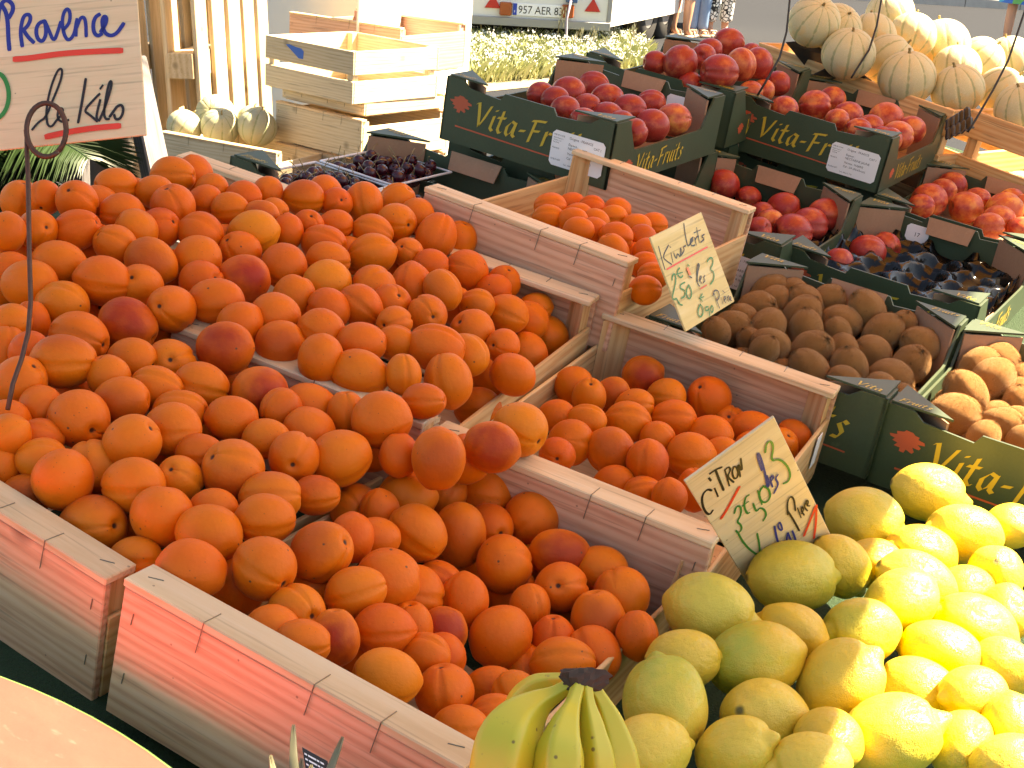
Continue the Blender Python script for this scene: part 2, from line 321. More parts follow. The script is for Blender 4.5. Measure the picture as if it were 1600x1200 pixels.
# ------------------------------------------------------------------ the sloping stall table with green turf cloth
def turf_mat():
    m, n, L, b = nt('green_turf_cloth'); tc = N(n, 'TexCoord'); P = tc.outputs['Object']; a = noise(n, L, P, 220, 3, .8)
    L.new(mixc(n, L, a, (.006, .02, .008), (.03, .085, .025)), b.inputs['Base Color']); b.inputs['Roughness'].default_value = .9; bump(n, L, b, a, 1, .01); return m
TZ = -.818
tb = empty('stall_table', S4 @ Matrix.Translation((-.8, .5, TZ)), 'long sloping market table covered with dark green turf cloth under the crates', 'table')
TPOLY = [(-.80, -.47), (1.62, -.47), (1.62, 3.92), (-.50, 3.92), (-.50, 1.20), (-.80, 1.16)]
MB().prism([(x*.995, y) for x, y in TPOLY], Matrix.Translation((0, 0, -.03)), .026).obj('table_top', M_GREYW, tb)
g = MB(); g.add([(x, y, 0) for x, y in TPOLY], [list(range(6))])
for (a, b_), (c, d) in zip(TPOLY, TPOLY[1:]+TPOLY[:1]):
    k = 24
    for i in range(k):
        p = (a+(c-a)*i/k, b_+(d-b_)*i/k); q = (a+(c-a)*(i+1)/k, b_+(d-b_)*(i+1)/k)
        g.add([(p[0], p[1], .0), (q[0], q[1], .0), (q[0], q[1], -.16-.01*(i % 2)), (p[0], p[1], -.16-.01*((i+1) % 2))], [[0, 1, 2, 3]])
g.obj('turf_cloth', turf_mat(), tb)
for lx, ly in ((-.7, -.3), (1.45, -.3), (-.4, 3.7), (1.45, 3.7)):
    top = S4 @ Vector((-.8+lx, .5+ly, TZ-.03)); inv = tb.matrix_world.inverted() if False else (S4 @ Matrix.Translation((-.8, .5, TZ))).inverted()
    MB().tube([inv @ top, inv @ Vector((top.x, top.y, 0))], .025, 8).obj('leg', M_GREYW, tb)
# ------------------------------------------------------------------ wooden crates
CL, CW, CH, CT = .33, .498, .1396, .0355
def board(parent, name, x0, x1, y0, y1, z0, z1, mat, mw=None):
    return MB().box(x0, x1, y0, y1, z0, z1).obj(name, mat, parent, mw=mw)
def rotz_board(parent, name, ln, th, ht, mat, loc, c=.001):
    # board whose grain (local X) runs along the crate's Y
    return MB().box(0, ln, 0, th, 0, ht, c).obj(name, mat, parent, mw=tm(0, 0, PI/2, loc))
def staple(parent, pts, r=.0005):
    return MB().tube(pts, r, 5).obj('staple', M_STAPLE, parent)
def crate(mw, label, group='wooden fruit crates on the stall', L=CL, W=CW, H=CH, T=CT, side=.64, name='wooden_crate', cat='crate', mats=None):
    hb, rl, sd, ps = mats or (M_POP, M_RAIL, M_PINE, M_PINE)
    e = empty(name, mw, label, cat, group)
    for k, y0 in enumerate((0, W-.008)):
        hbv = MB().box(.001, L-.001, y0, y0+.008, .004+random.random()*.003, H-.0085).obj('end_board', hb, e)
        ry0 = -.0012 if k == 0 else W-T+.0012
        r = MB().box(0, L, ry0, ry0+T, H-.008, H).obj('top_rail', rl, e)
        for xs in (.018, L-.018): staple(r, [(xs-.006, ry0+T*.45, H+.0002), (xs+.006, ry0+T*.6, H+.0004)])
        for xs in (L*.5+.03, L*.26, L*.78):
            yo = -.0016 if k == 0 else W+.0016
            staple(r, [(xs, ry0+(T*.55 if k == 0 else T*.45), H+.0004), (xs-.001, yo, H+.0004), (xs-.004, yo, H-.03)])
        for xs in (.014, L-.014):
            for zz in (H*.3, H*.72):
                yo = -.0006 if k == 0 else W+.0006
                staple(hbv, [(xs, yo, zz), (xs+.001, yo, zz+.011)])
    for sx_ in (0, 1):
        x = .0 if sx_ == 0 else L
        rotz_board(e, 'side_board', W-.0175, .005, H*side, sd, (.0055 if sx_ == 0 else L-.0005, .0088, .004))
        for sy in (0, 1):
            a = .006 if sx_ == 0 else L-.006; b_ = .0085 if sy == 0 else W-.0085
            dx = .03 if sx_ == 0 else -.03; dy = .03 if sy == 0 else -.03
            po = [(0, a, b_), (0, a+dx, b_), (0, a, b_+dy)]
            g = MB(); v = [(.006, p[1], p[2]) for p in po]+[(H-.0082, p[1], p[2]) for p in po]      # grain along local x = crate z
            fl = [[0, 1, 2], [3, 4, 5], [0, 1, 4, 3], [1, 2, 5, 4], [2, 0, 3, 5]]
            R = Matrix(((0, 1, 0, 0), (0, 0, 1, 0), (1, 0, 0, 0), (0, 0, 0, 1)))
            g.add(v, fl).obj('corner_post', ps, e, mw=R)
    nb = 4; bw = (W-.03)/nb
    for i in range(nb): MB().box(.006, L-.006, .012+i*bw, .012+(i+1)*bw-.012, 0, .0038).obj('bottom_slat', M_RAIL, e)
    return e
def stall_m(x, y, z, yaw, ta, tb_):
    w_ = Vector((ta, tb_, 0)); a = w_.length
    R = Matrix.Rotation(a, 4, w_) if a > 1e-6 else Matrix.Identity(4)
    return S4 @ Matrix.Translation((x, y, z)) @ R @ Matrix.Rotation(yaw, 4, 'Z')
WOOD = {'F': (-0.6386, 0.7502, -0.8036, 0.0, -0.0512, 0.013), 'G': (-0.6155, 1.2118, -0.8134, 0.0356, 0.0341, -0.0194), 'E': (-0.9398, 1.1566, -0.7935, 0.0663, 0.0342, -0.0053), 'D': (-0.9998, 0.7891, -0.8204, -0.0525, 0.0007, 0.0196), 'H': (-0.9466, 1.6782, -0.7185, -0.0169, -0.0152, -0.0013), 'C': (-1.2948, 1.1366, -0.7935, 0.0663, 0.0342, -0.0053)}
for k, lab in (('D', 'pale wooden crate at the left front, its corner butting the front middle crate'), ('F', 'wooden crate at front middle with a bare patch of bottom between its apricots'),
               ('E', 'wooden crate whose bare front rail runs under the big apricot heap'), ('C', 'wooden crate buried under the far left end of the apricot heap'),
               ('G', 'half filled wooden crate of apricots behind the lemon price sign'), ('H', 'raised wooden crate of apricots standing beside the kiwi price sign')):
    crate(stall_m(*WOOD[k]), lab)
hx = WOOD['H']; hm = stall_m(*hx)
bt = empty('wooden_riser', hm @ Matrix.Translation((0, 0, -.085)), 'wooden riser lifting the raised apricot crate above the table', 'riser')
for yy in (.03, .25, .46): MB().box(.01, CL-.01, yy-.02, yy+.02, 0, .0845).obj('batten', M_PINE, bt)
# ------------------------------------------------------------------ printed green cardboard boxes
BL, BW, BH = .349, .452, .1155
GLY = {'V': (.74, [[(0, .93), (.12, 1), (.22, .5), (.3, .02), (.48, .4), (.72, 1.0)]]), 'i': (.24, [[(.1, .64), (.02, .1), (.14, .0)], [(.15, .84), (.2, .92)]]),
       't': (.32, [[(.17, .95), (.04, .14), (.14, 0), (.25, .07)], [(-.06, .62), (.32, .67)]]), 'a': (.5, [[(.38, .58), (.22, .64), (.04, .38), (.03, .1), (.13, 0), (.3, .2), (.42, .62)], [(.42, .62), (.35, .1), (.46, .02)]]),
       '-': (.4, [[(.04, .36), (.3, .4)]]), 'F': (.6, [[(.2, .95), (.04, 0)], [(.02, .9), (.3, .96), (.66, 1.0)], [(.12, .5), (.46, .55)]]), 'r': (.36, [[(.09, .64), (.0, 0)], [(.04, .35), (.2, .6), (.36, .58)]]),
       'u': (.5, [[(.09, .64), (.02, .14), (.12, 0), (.28, .15), (.4, .62)], [(.41, .64), (.34, .1), (.45, .02)]]), 's': (.4, [[(.36, .56), (.22, .64), (.1, .5), (.28, .26), (.2, .04), (0, .06)]])}
def lettering(txt, size, sk=.12):
    g = MB(); x = 0; k = 0
    for ch in txt:
        adv, sts = GLY[ch]
        for st in sts: k += 1; g.ribbon([((x+p[0]+p[1]*sk)*size, p[1]*size) for p in st], size*.125, .00005*k, nib=math.radians(35))
        x += adv+.1
    return g, x*size
def text_mesh(txt, size, mat, align='LEFT'):
    cu = bpy.data.curves.new('txt', 'FONT'); cu.body = txt; cu.size = size; cu.align_x = align; cu.resolution_u = 2
    o = bpy.data.objects.new('txt', cu); COL.objects.link(o); dg = bpy.context.evaluated_depsgraph_get()
    m = bpy.data.meshes.new_from_object(o.evaluated_get(dg)); bpy.data.objects.remove(o); bpy.data.curves.remove(cu)
    m.materials.clear(); m.materials.append(mat); return m
def emblem(s):
    g = MB(); pts = [(-.72, .06), (-.78, .16), (-.45, .22), (-.5, .36), (-.2, .42), (-.12, .52), (.18, .5), (.3, .4), (.5, .38), (.46, .26), (.76, .2), (.8, .08), (.48, .04), (.66, -.08), (.6, -.18), (.3, -.16), (.42, -.34), (.34, -.44), (.05, -.34), (.0, -.52), (-.22, -.5), (-.2, -.34), (-.48, -.32), (-.36, -.16), (-.6, -.1), (-.5, .02)]
    g.add([(p[0]*s, p[1]*s, 0) for p in pts], [list(range(len(pts)))]); return g
FRONT = [(0, 0), (BL, 0), (BL, BH), (BL-.035, BH), (BL-.05, BH*.9), (BL/2+.058, BH*.86), (BL/2+.05, BH*.97), (BL/2-.05, BH*.97), (BL/2-.058, BH*.86), (.05, BH*.9), (.035, BH), (0, BH)]
SIDE = [(0, 0), (BW, 0), (BW, BH), (BW-.05, BH), (BW-.085, BH*.52), (BW-.1, BH*.5), (.1, BH*.5), (.085, BH*.52), (.05, BH), (0, BH)]
def poly_panel(prof, th): 
    g = MB(); g.prism(prof, Matrix.Identity(4), th); return mesh('panel', g.v, g.f, M_GREEN)
ME_FRONT, ME_SIDE = poly_panel(FRONT, .004), poly_panel(SIDE, .004)
ME_FLAP = (lambda g: mesh('handle', g.v, g.f, M_KRAFT))(MB().prism([(-.046, 0), (.046, 0), (.042, -.034), (-.042, -.034)], Matrix.Identity(4), .003))
tri = MB().prism([(.004, .004), (.085, .004), (.004, .075)], Matrix.Identity(4), .003); ME_TRI = mesh('corner', tri.v, tri.f, M_GREEN)
dg_ = MB(); a_, b__ = (.078, .0045), (.0045, .068)
nrm = Vector((a_[1]-b__[1], -(a_[0]-b__[0]))).normalized()*.0035
dg_.prism([a_, b__, (b__[0]-nrm.x, b__[1]-nrm.y), (a_[0]-nrm.x, a_[1]-nrm.y)], Matrix.Identity(4), BH-.004); ME_DIAG = mesh('corner_wall', dg_.v, dg_.f, M_KRAFT)
lt, LTW = lettering('Vita-Fruits', .043); ME_LET = mesh('lettering', lt.v, lt.f, M_YEL)
lt2, LTW2 = lettering('Vita-Fruits', .034); ME_LET2 = mesh('lettering_small', lt2.v, lt2.f, M_YEL)
lv, LVW = lettering('Vita', .016); ME_LV = mesh('flap_word', lv.v, lv.f, M_YEL)
lf, LFW = lettering('Fruits', .014); ME_LF = mesh('flap_word', lf.v, lf.f, M_YEL)
em = emblem(.03); ME_EM = mesh('emblem', em.v, em.f, M_REDP)
def paper(parent, w_, h_, M4, lines=None, big=None):
    c = .006; g = MB(); poly = [(c, 0), (w_-c, 0), (w_, c), (w_, h_-c), (w_-c, h_), (c, h_), (0, h_-c), (0, c)]
    g.prism(poly, Matrix.Identity(4), .0006); p = g.obj('paper_label', M_WHITE, parent, mw=M4)
    if big: link('printed_number', text_mesh(big, h_*.36, M_TEXT, 'CENTER'), p, Matrix.Translation((w_/2, h_*.32, .0008)))
    if lines:
        for x, y, s, t in lines: link('print_line', text_mesh(t, s, M_TEXT), p, Matrix.Translation((x, y, .0008)))
    return p
ORIG = lambda esp, var: [(.034, .052, .0062, 'Origine : FRANCE'), (.083, .046, .006, 'CAT I'), (.034, .041, .006, 'Espece :'), (.034, .034, .0062, esp), (.034, .025, .006, 'Variete : '+var), (.034, .017, .006, 'Cal : 2A (60-65mm)'),
     (.003, .053, .0035, 'EMB 83 CODE'), (.003, .048, .003, 'Station fruitiere'), (.003, .044, .003, 'Quartier sud'), (.003, .040, .003, 'Tel 04 68'), (.003, .030, .0038, 'FRANCE'), (.003, .010, .004, 'POIDS NET'), (.03, .005, .004, 'Lot : 8AA 2 718')]
def fruit_box(mw, label, number=False, origin=None, group='printed green cardboard fruit boxes'):
    e = empty('cardboard_box', mw @ Matrix.Translation((0, 0, -BH)), label, 'box', group)
    MB().box(.004, BL-.004, .004, BW-.004, .0, .004).obj('bottom', M_KRAFT, e)
    fp = link('front_panel', ME_FRONT, e, tm(PI/2, 0, 0, (0, .004, 0)))
    bp = link('back_panel', ME_FRONT, e, tm(PI/2, 0, 0, (0, BW, 0)))
    link('handle_flap', ME_FLAP, bp, tm(-.35, 0, 0, (BL/2, BH*.985, .0045)))
    link('lettering', ME_LET, fp, Matrix.Translation((.066, BH*.36, .0046)))
    link('emblem', ME_EM, fp, Matrix.Translation((.036, BH*.62, .0045)))
    MB().add([(.03, BH*.26, .0044), (BL*.9, BH*.22, .0044), (BL*.9, BH*.24, .0044), (.03, BH*.285, .0044)], [[0, 1, 2, 3]]).obj('underline', M_REDP, fp)
    ls = link('side_panel', ME_SIDE, e, tm(PI/2, 0, PI/2, (0, .0, 0)))
    rs = link('side_panel', ME_SIDE, e, tm(PI/2, 0, PI/2, (BL-.004, .0, 0)))
    link('lettering', ME_LET2, rs, Matrix.Translation((.10, BH*.12, .0046)))
    link('emblem', ME_EM, rs, tm(0, 0, 0, (.07, BH*.28, .0045)) @ Matrix.Scale(.75, 4))
    for cx in (0, 1):
        for cy in (0, 1):
            Mx = Matrix.Translation((BL*cx, BW*cy, 0)) @ Matrix.Diagonal((1-2*cx, 1-2*cy, 1, 1))
            link('corner_wall', ME_DIAG, e, Mx)
            t = link('corner_flap', ME_TRI, e, Matrix.Translation((0, 0, BH+.0004)) @ Mx)
            if cx == cy: wm, ww = ME_LF, LFW
            else: wm, ww = ME_LV, LVW
            # keep the printed word unmirrored
            wx = .012 if cx == 0 else BL-.012-ww; wy = .008 if cy == 0 else BW-.008-.016
            link('flap_word', wm, t, (Matrix.Translation((0, 0, BH+.0004)) @ Mx).inverted() @ Matrix.Translation((wx, wy, BH+.0040)))
    if number: paper(bp, .046, .034, Matrix.Translation((BL*number, BH*.5, .0056)), big='17')
    if origin: paper(fp, .105, .062, Matrix.Translation((BL-.117, BH*.14, .0060)), ORIG(*origin))
    return e
VF = {'V1': (-1.2242, 2.1808, -0.541, -0.0545, 0.0212, -0.0476), 'V2': (-0.9133, 2.8646, -0.5527, -0.0431, 0.0118, -0.02), 'V3': (-0.9198, 2.273, -0.6702, -0.0276, 0.0445, -0.0263), 'V5': (-0.5931, 1.726, -0.6623, -0.0254, 0.0058, -0.0464), 'V6': (-0.586, 2.3343, -0.6767, -0.0545, 0.0369, -0.0458), 'V4': (-0.5642, 2.839, -0.6636, -0.0357, 0.0353, -0.031), 'V7': (-0.2453, 1.7287, -0.6538, -0.0384, 0.0149, -0.0646), 'V9': (-1.2219, 2.7534, -0.5419, -0.036, 0.0299, -0.036), 'V10': (-1.3407, 1.7431, -0.6651, -0.0061, -0.0241, -0.0323)}
BX = {}
for k, lab, num, org in (('V1', 'green printed box of red nectarines, leftmost of the upper boxes, with a white origin label', .66, ('NECTARINE BLANCHE', 'NABLARA')),
    ('V2', 'upper green box of orange red nectarines beside the melons, with a white origin label', False, ('NECTARINE JAUNE', 'NAJIRIE')),
    ('V3', 'lower green box of dark nectarines between the raised crate and the black tray box', False, ('NECTARINE JAUNE', 'NAJIRIE')), ('V5', 'green box filled with shaded brown kiwis', False, None),
    ('V6', 'green box with an almost empty black plastic tray and three nectarines', .26, None), ('V4', 'green box of yellow red nectarines at the right edge, partly in sun', False, None),
    ('V7', 'green box of sunlit kiwis at the right edge behind the lemons', False, None), ('V9', 'green box heaped with the largest nectarines, farthest back on the stall', False, None),
    ('V10', 'green box of cherry punnets with an empty right half behind the apricot heap', False, None)):
    BX[k] = fruit_box(stall_m(*VF[k]) @ Matrix.Diagonal((1.15 if k == 'V10' else 1, 1, 1, 1)), lab, num, org)
for k, lab in (('V1', 'green box supporting the leftmost upper nectarine box'), ('V2', 'green box squeezed under the upper nectarine box beside the melons'), ('V9', 'green box supporting the farthest heaped nectarine box')):
    x, y, z, yaw, ta, tb_ = VF[k]
    fruit_box(stall_m(x, y+.05, z-.121, yaw, ta, tb_), lab)
# loose dark box flaps standing behind the right upper box
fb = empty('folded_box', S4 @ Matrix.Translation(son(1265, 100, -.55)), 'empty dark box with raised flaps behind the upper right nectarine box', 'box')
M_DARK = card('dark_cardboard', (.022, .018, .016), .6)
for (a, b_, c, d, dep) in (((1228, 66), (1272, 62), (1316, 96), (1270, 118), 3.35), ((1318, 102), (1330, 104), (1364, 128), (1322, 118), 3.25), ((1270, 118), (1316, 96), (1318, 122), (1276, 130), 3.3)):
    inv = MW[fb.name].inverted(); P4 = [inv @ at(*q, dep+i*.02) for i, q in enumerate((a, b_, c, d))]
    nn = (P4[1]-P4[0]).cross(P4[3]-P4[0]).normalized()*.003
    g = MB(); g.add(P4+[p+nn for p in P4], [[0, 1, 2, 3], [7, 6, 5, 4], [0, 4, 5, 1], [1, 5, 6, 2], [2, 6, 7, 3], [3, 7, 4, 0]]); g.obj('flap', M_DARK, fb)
# ------------------------------------------------------------------ black moulded fruit trays
M_TRAY = plain('black_plastic', (.004, .004, .004), .16, spec=.3)
def tray(k, label, u0=.012, u1=BL-.012, zt=.062):
    x, y, z, yaw, ta, tb_ = VF[k]; mw = stall_m(x, y, z-BH, yaw, ta, tb_)
    nx, ny = 64, 80; g = MB(); v = []
    for j in range(ny+1):
        for i in range(nx+1):
            uu = u0+(u1-u0)*i/nx; vv_ = .012+(BW-.024)*j/ny
            cu_ = uu/.078; cvv = vv_/.078+(.5 if int(cu_) % 2 else 0); fx, fy = cu_ % 1-.5, cvv % 1-.5
            rr = math.hypot(fx, fy)*2; h = zt-.032*max(0, 1-rr**2.2)**.6+.004*math.sin(uu*90)*math.sin(vv_*70)
            e_ = min(i, nx-i, j, ny-j); h += .014 if e_ == 0 else 0
            v.append((uu, vv_, h))
    g.add(v, [[j*(nx+1)+i, j*(nx+1)+i+1, (j+1)*(nx+1)+i+1, (j+1)*(nx+1)+i] for j in range(ny) for i in range(nx)])
    o = g.obj('fruit_tray', M_TRAY, None, True, mw); tag(o, label, 'tray', 'black moulded fruit trays'); 
    sm = o.modifiers.new('thick', 'SOLIDIFY'); sm.thickness = .0008
tray('V6', 'glossy black moulded tray with mostly empty hollows')
tray('V3', 'black moulded tray under the dark nectarines beside the raised crate', zt=.045)
# ------------------------------------------------------------------ fruit
def sphere(nu, nv, fn, mat, name):
    v = [fn(0, 0)]; f = []
    for j in range(1, nv):
        for i in range(nu): v.append(fn(2*PI*i/nu, PI*j/nv))
    v.append(fn(0, PI)); last = len(v)-1
    for i in range(nu):
        f.append([0, 1+i, 1+(i+1) % nu]); b0 = 1+(nv-2)*nu; f.append([last, b0+(i+1) % nu, b0+i])
        for j in range(nv-2): a = 1+j*nu; f.append([a+i, a+nu+i, a+nu+(i+1) % nu, a+(i+1) % nu])
    return mesh(name, v, f, mat, True)
def adiff(p): return (p+PI) % (2*PI)-PI
def apricot_fn(seed):
    r = random.Random(seed); k = [r.uniform(-1, 1) for _ in range(8)]
    def fn(ph, th):
        st = math.sin(th); ct = math.cos(th); d = adiff(ph)
        rad = 1+.018*math.sin(2*ph+k[0]*3)*st+.02*math.sin(3*th+k[1]*3)+.018*k[2]*math.cos(ph)*st+.014*math.sin(3*ph+5*k[3])*st*st
        gr = math.exp(-(d/.09)**2)*.075*st**.6*(1 if ct > -.75 else .4); lobe = math.exp(-((abs(d)-.32)/.3)**2)*.02*st
        rad += lobe-gr
        x, y, z = rad*st*math.cos(ph), rad*st*math.sin(ph), rad*ct
        rh = math.hypot(x, y)
        if z > 0: z -= .17*math.exp(-(rh/.2)**2)
        else: z -= .05*math.exp(-(rh/.25)**2)
        return (x, y*(1+.03*k[4]), z)
    return fn
ME_APR = [sphere(44, 30, apricot_fn(i), M_APR, 'apricot_shape') for i in range(7)]
def nect_fn(seed):
    r = random.Random(seed+50); k = [r.uniform(-1, 1) for _ in range(5)]
    def fn(ph, th):
        st = math.sin(th); ct = math.cos(th); d = adiff(ph)
        rad = 1+.015*math.sin(2*ph+k[0]*3)*st-math.exp(-(d/.13)**2)*.06*st**.5+math.exp(-((abs(d)-.4)/.3)**2)*.025*st
        x, y, z = rad*st*math.cos(ph), rad*st*math.sin(ph), rad*ct*.95; rh = math.hypot(x, y)
        if z > 0: z -= .25*math.exp(-(rh/.28)**2)
        return (x, y, z)
    return fn
ME_NEC = [sphere(40, 28, nect_fn(i), M_NEC, 'nectarine_shape') for i in range(4)]
def lemon_fn(seed, nip):
    r = random.Random(seed+90); k = [r.uniform(-1, 1) for _ in range(6)]
    def fn(ph, th):
        st = math.sin(th); ct = math.cos(th)
        rad = 1+.025*math.sin(2*ph+3*k[0])*st+.02*math.sin(3*ph+2*th+k[1])*st+.015*math.sin(5*ph+3*th)*st
        x, y, z = rad*st*math.cos(ph)*.98, rad*st*math.sin(ph)*.98, rad*ct*1.02; rh = math.hypot(x, y)
        if z > 0:
            z += nip*math.exp(-(rh/.2)**2)-.03*math.exp(-(rh/.05)**2); z -= .055*math.exp(-((rh-.34)/.11)**2)
        else: z += -.09*math.exp(-(rh/.22)**2)+.06*math.exp(-(rh/.07)**2)
        return (x+.05*k[2]*math.exp(-(rh/.2)**2)*(z > 0), y, z)
    return fn
ME_LEM = [sphere(48, 36, lemon_fn(i, (.13, .16, .19, .12)[i]), M_LEM, 'lemon_shape') for i in range(4)]+[sphere(48, 36, lemon_fn(9, .25), M_LEM, 'lemon_shape')]
def kiwi_fn(seed):
    r = random.Random(seed+20); k = [r.uniform(-1, 1) for _ in range(4)]
    def fn(ph, th):
        st = math.sin(th); ct = math.cos(th); rad = 1+.02*math.sin(2*ph+k[0]*3)*st+.015*math.sin(5*ph+4*th+k[1])+r.uniform(-.006, .006)
        x, y, z = rad*st*math.cos(ph), rad*st*math.sin(ph), rad*ct; rh = math.hypot(x, y)
        if z > 0: z += .03*math.exp(-(rh/.1)**2)-.03*math.exp(-((rh-.16)/.06)**2)+(.02*math.sin(9*ph+k[2]*5) if .03 < rh < .12 else 0)
        else: z += .04*math.exp(-(rh/.1)**2)
        return (x, y*(1+.05*k[3]), z)
    return fn
ME_KIW = [sphere(52, 36, kiwi_fn(i), M_KIW, 'kiwi_shape') for i in range(4)]
def fuzz_kiwi(m, seed):
    # short hairs as thin spikes joined into the skin mesh
    r = random.Random(seed); vs = [v.co.copy() for v in m.vertices]; ns = [v.normal.copy() for v in m.vertices]; v = list(vs); f = [list(p.vertices) for p in m.polygons]
    for _ in range(3600):
        i = r.randrange(len(vs)); p = f[r.randrange(len(m.polygons))]; c = sum((vs[q] for q in p[:3]), Vector())/3; c += (vs[p[0]]-c)*r.uniform(-.6, .6)
        nn = c.normalized(); t = nn.cross(Vector((r.uniform(-1, 1), r.uniform(-1, 1), r.uniform(-1, 1)))).normalized(); tip = c+nn*r.uniform(.04, .085)+t*r.uniform(-.06, .06); b = nn.cross(t)*.007
        k = len(v); v += [c-b, c+b, tip]; f.append([k, k+1, k+2])
    return mesh('kiwi_shape', v, f, M_KIW, True)
ME_KIW = [fuzz_kiwi(m, i) for i, m in enumerate(ME_KIW)]
def melon_fn(seed):
    r = random.Random(seed+70); k = [r.uniform(-1, 1) for _ in range(4)]
    def fn(ph, th):
        st = math.sin(th); ct = math.cos(th); g_ = max(0, -math.cos(10*ph))
        rad = 1-.03*g_**6*st**.7+.012*math.sin(2*ph+k[0]*3)*st; z = rad*ct*(.96+.04*k[1]); x, y = rad*st*math.cos(ph), rad*st*math.sin(ph); rh = math.hypot(x, y)
        if z > 0: z -= .06*math.exp(-(rh/.2)**2)
        return (x, y, z)
    return fn
ME_MEL = [sphere(80, 36, melon_fn(i), M_MEL, 'melon_shape') for i in range(3)]
ME_STK = (lambda g: mesh('stalk', g.v, g.f, M_STALK, True))(MB().tube([(0, 0, .86), (.01, 0, .95), (.03, .01, 1.02), (.08, .02, 1.06), (.12, .02, 1.06)], [.075, .05, .04, .04, .05], 8))
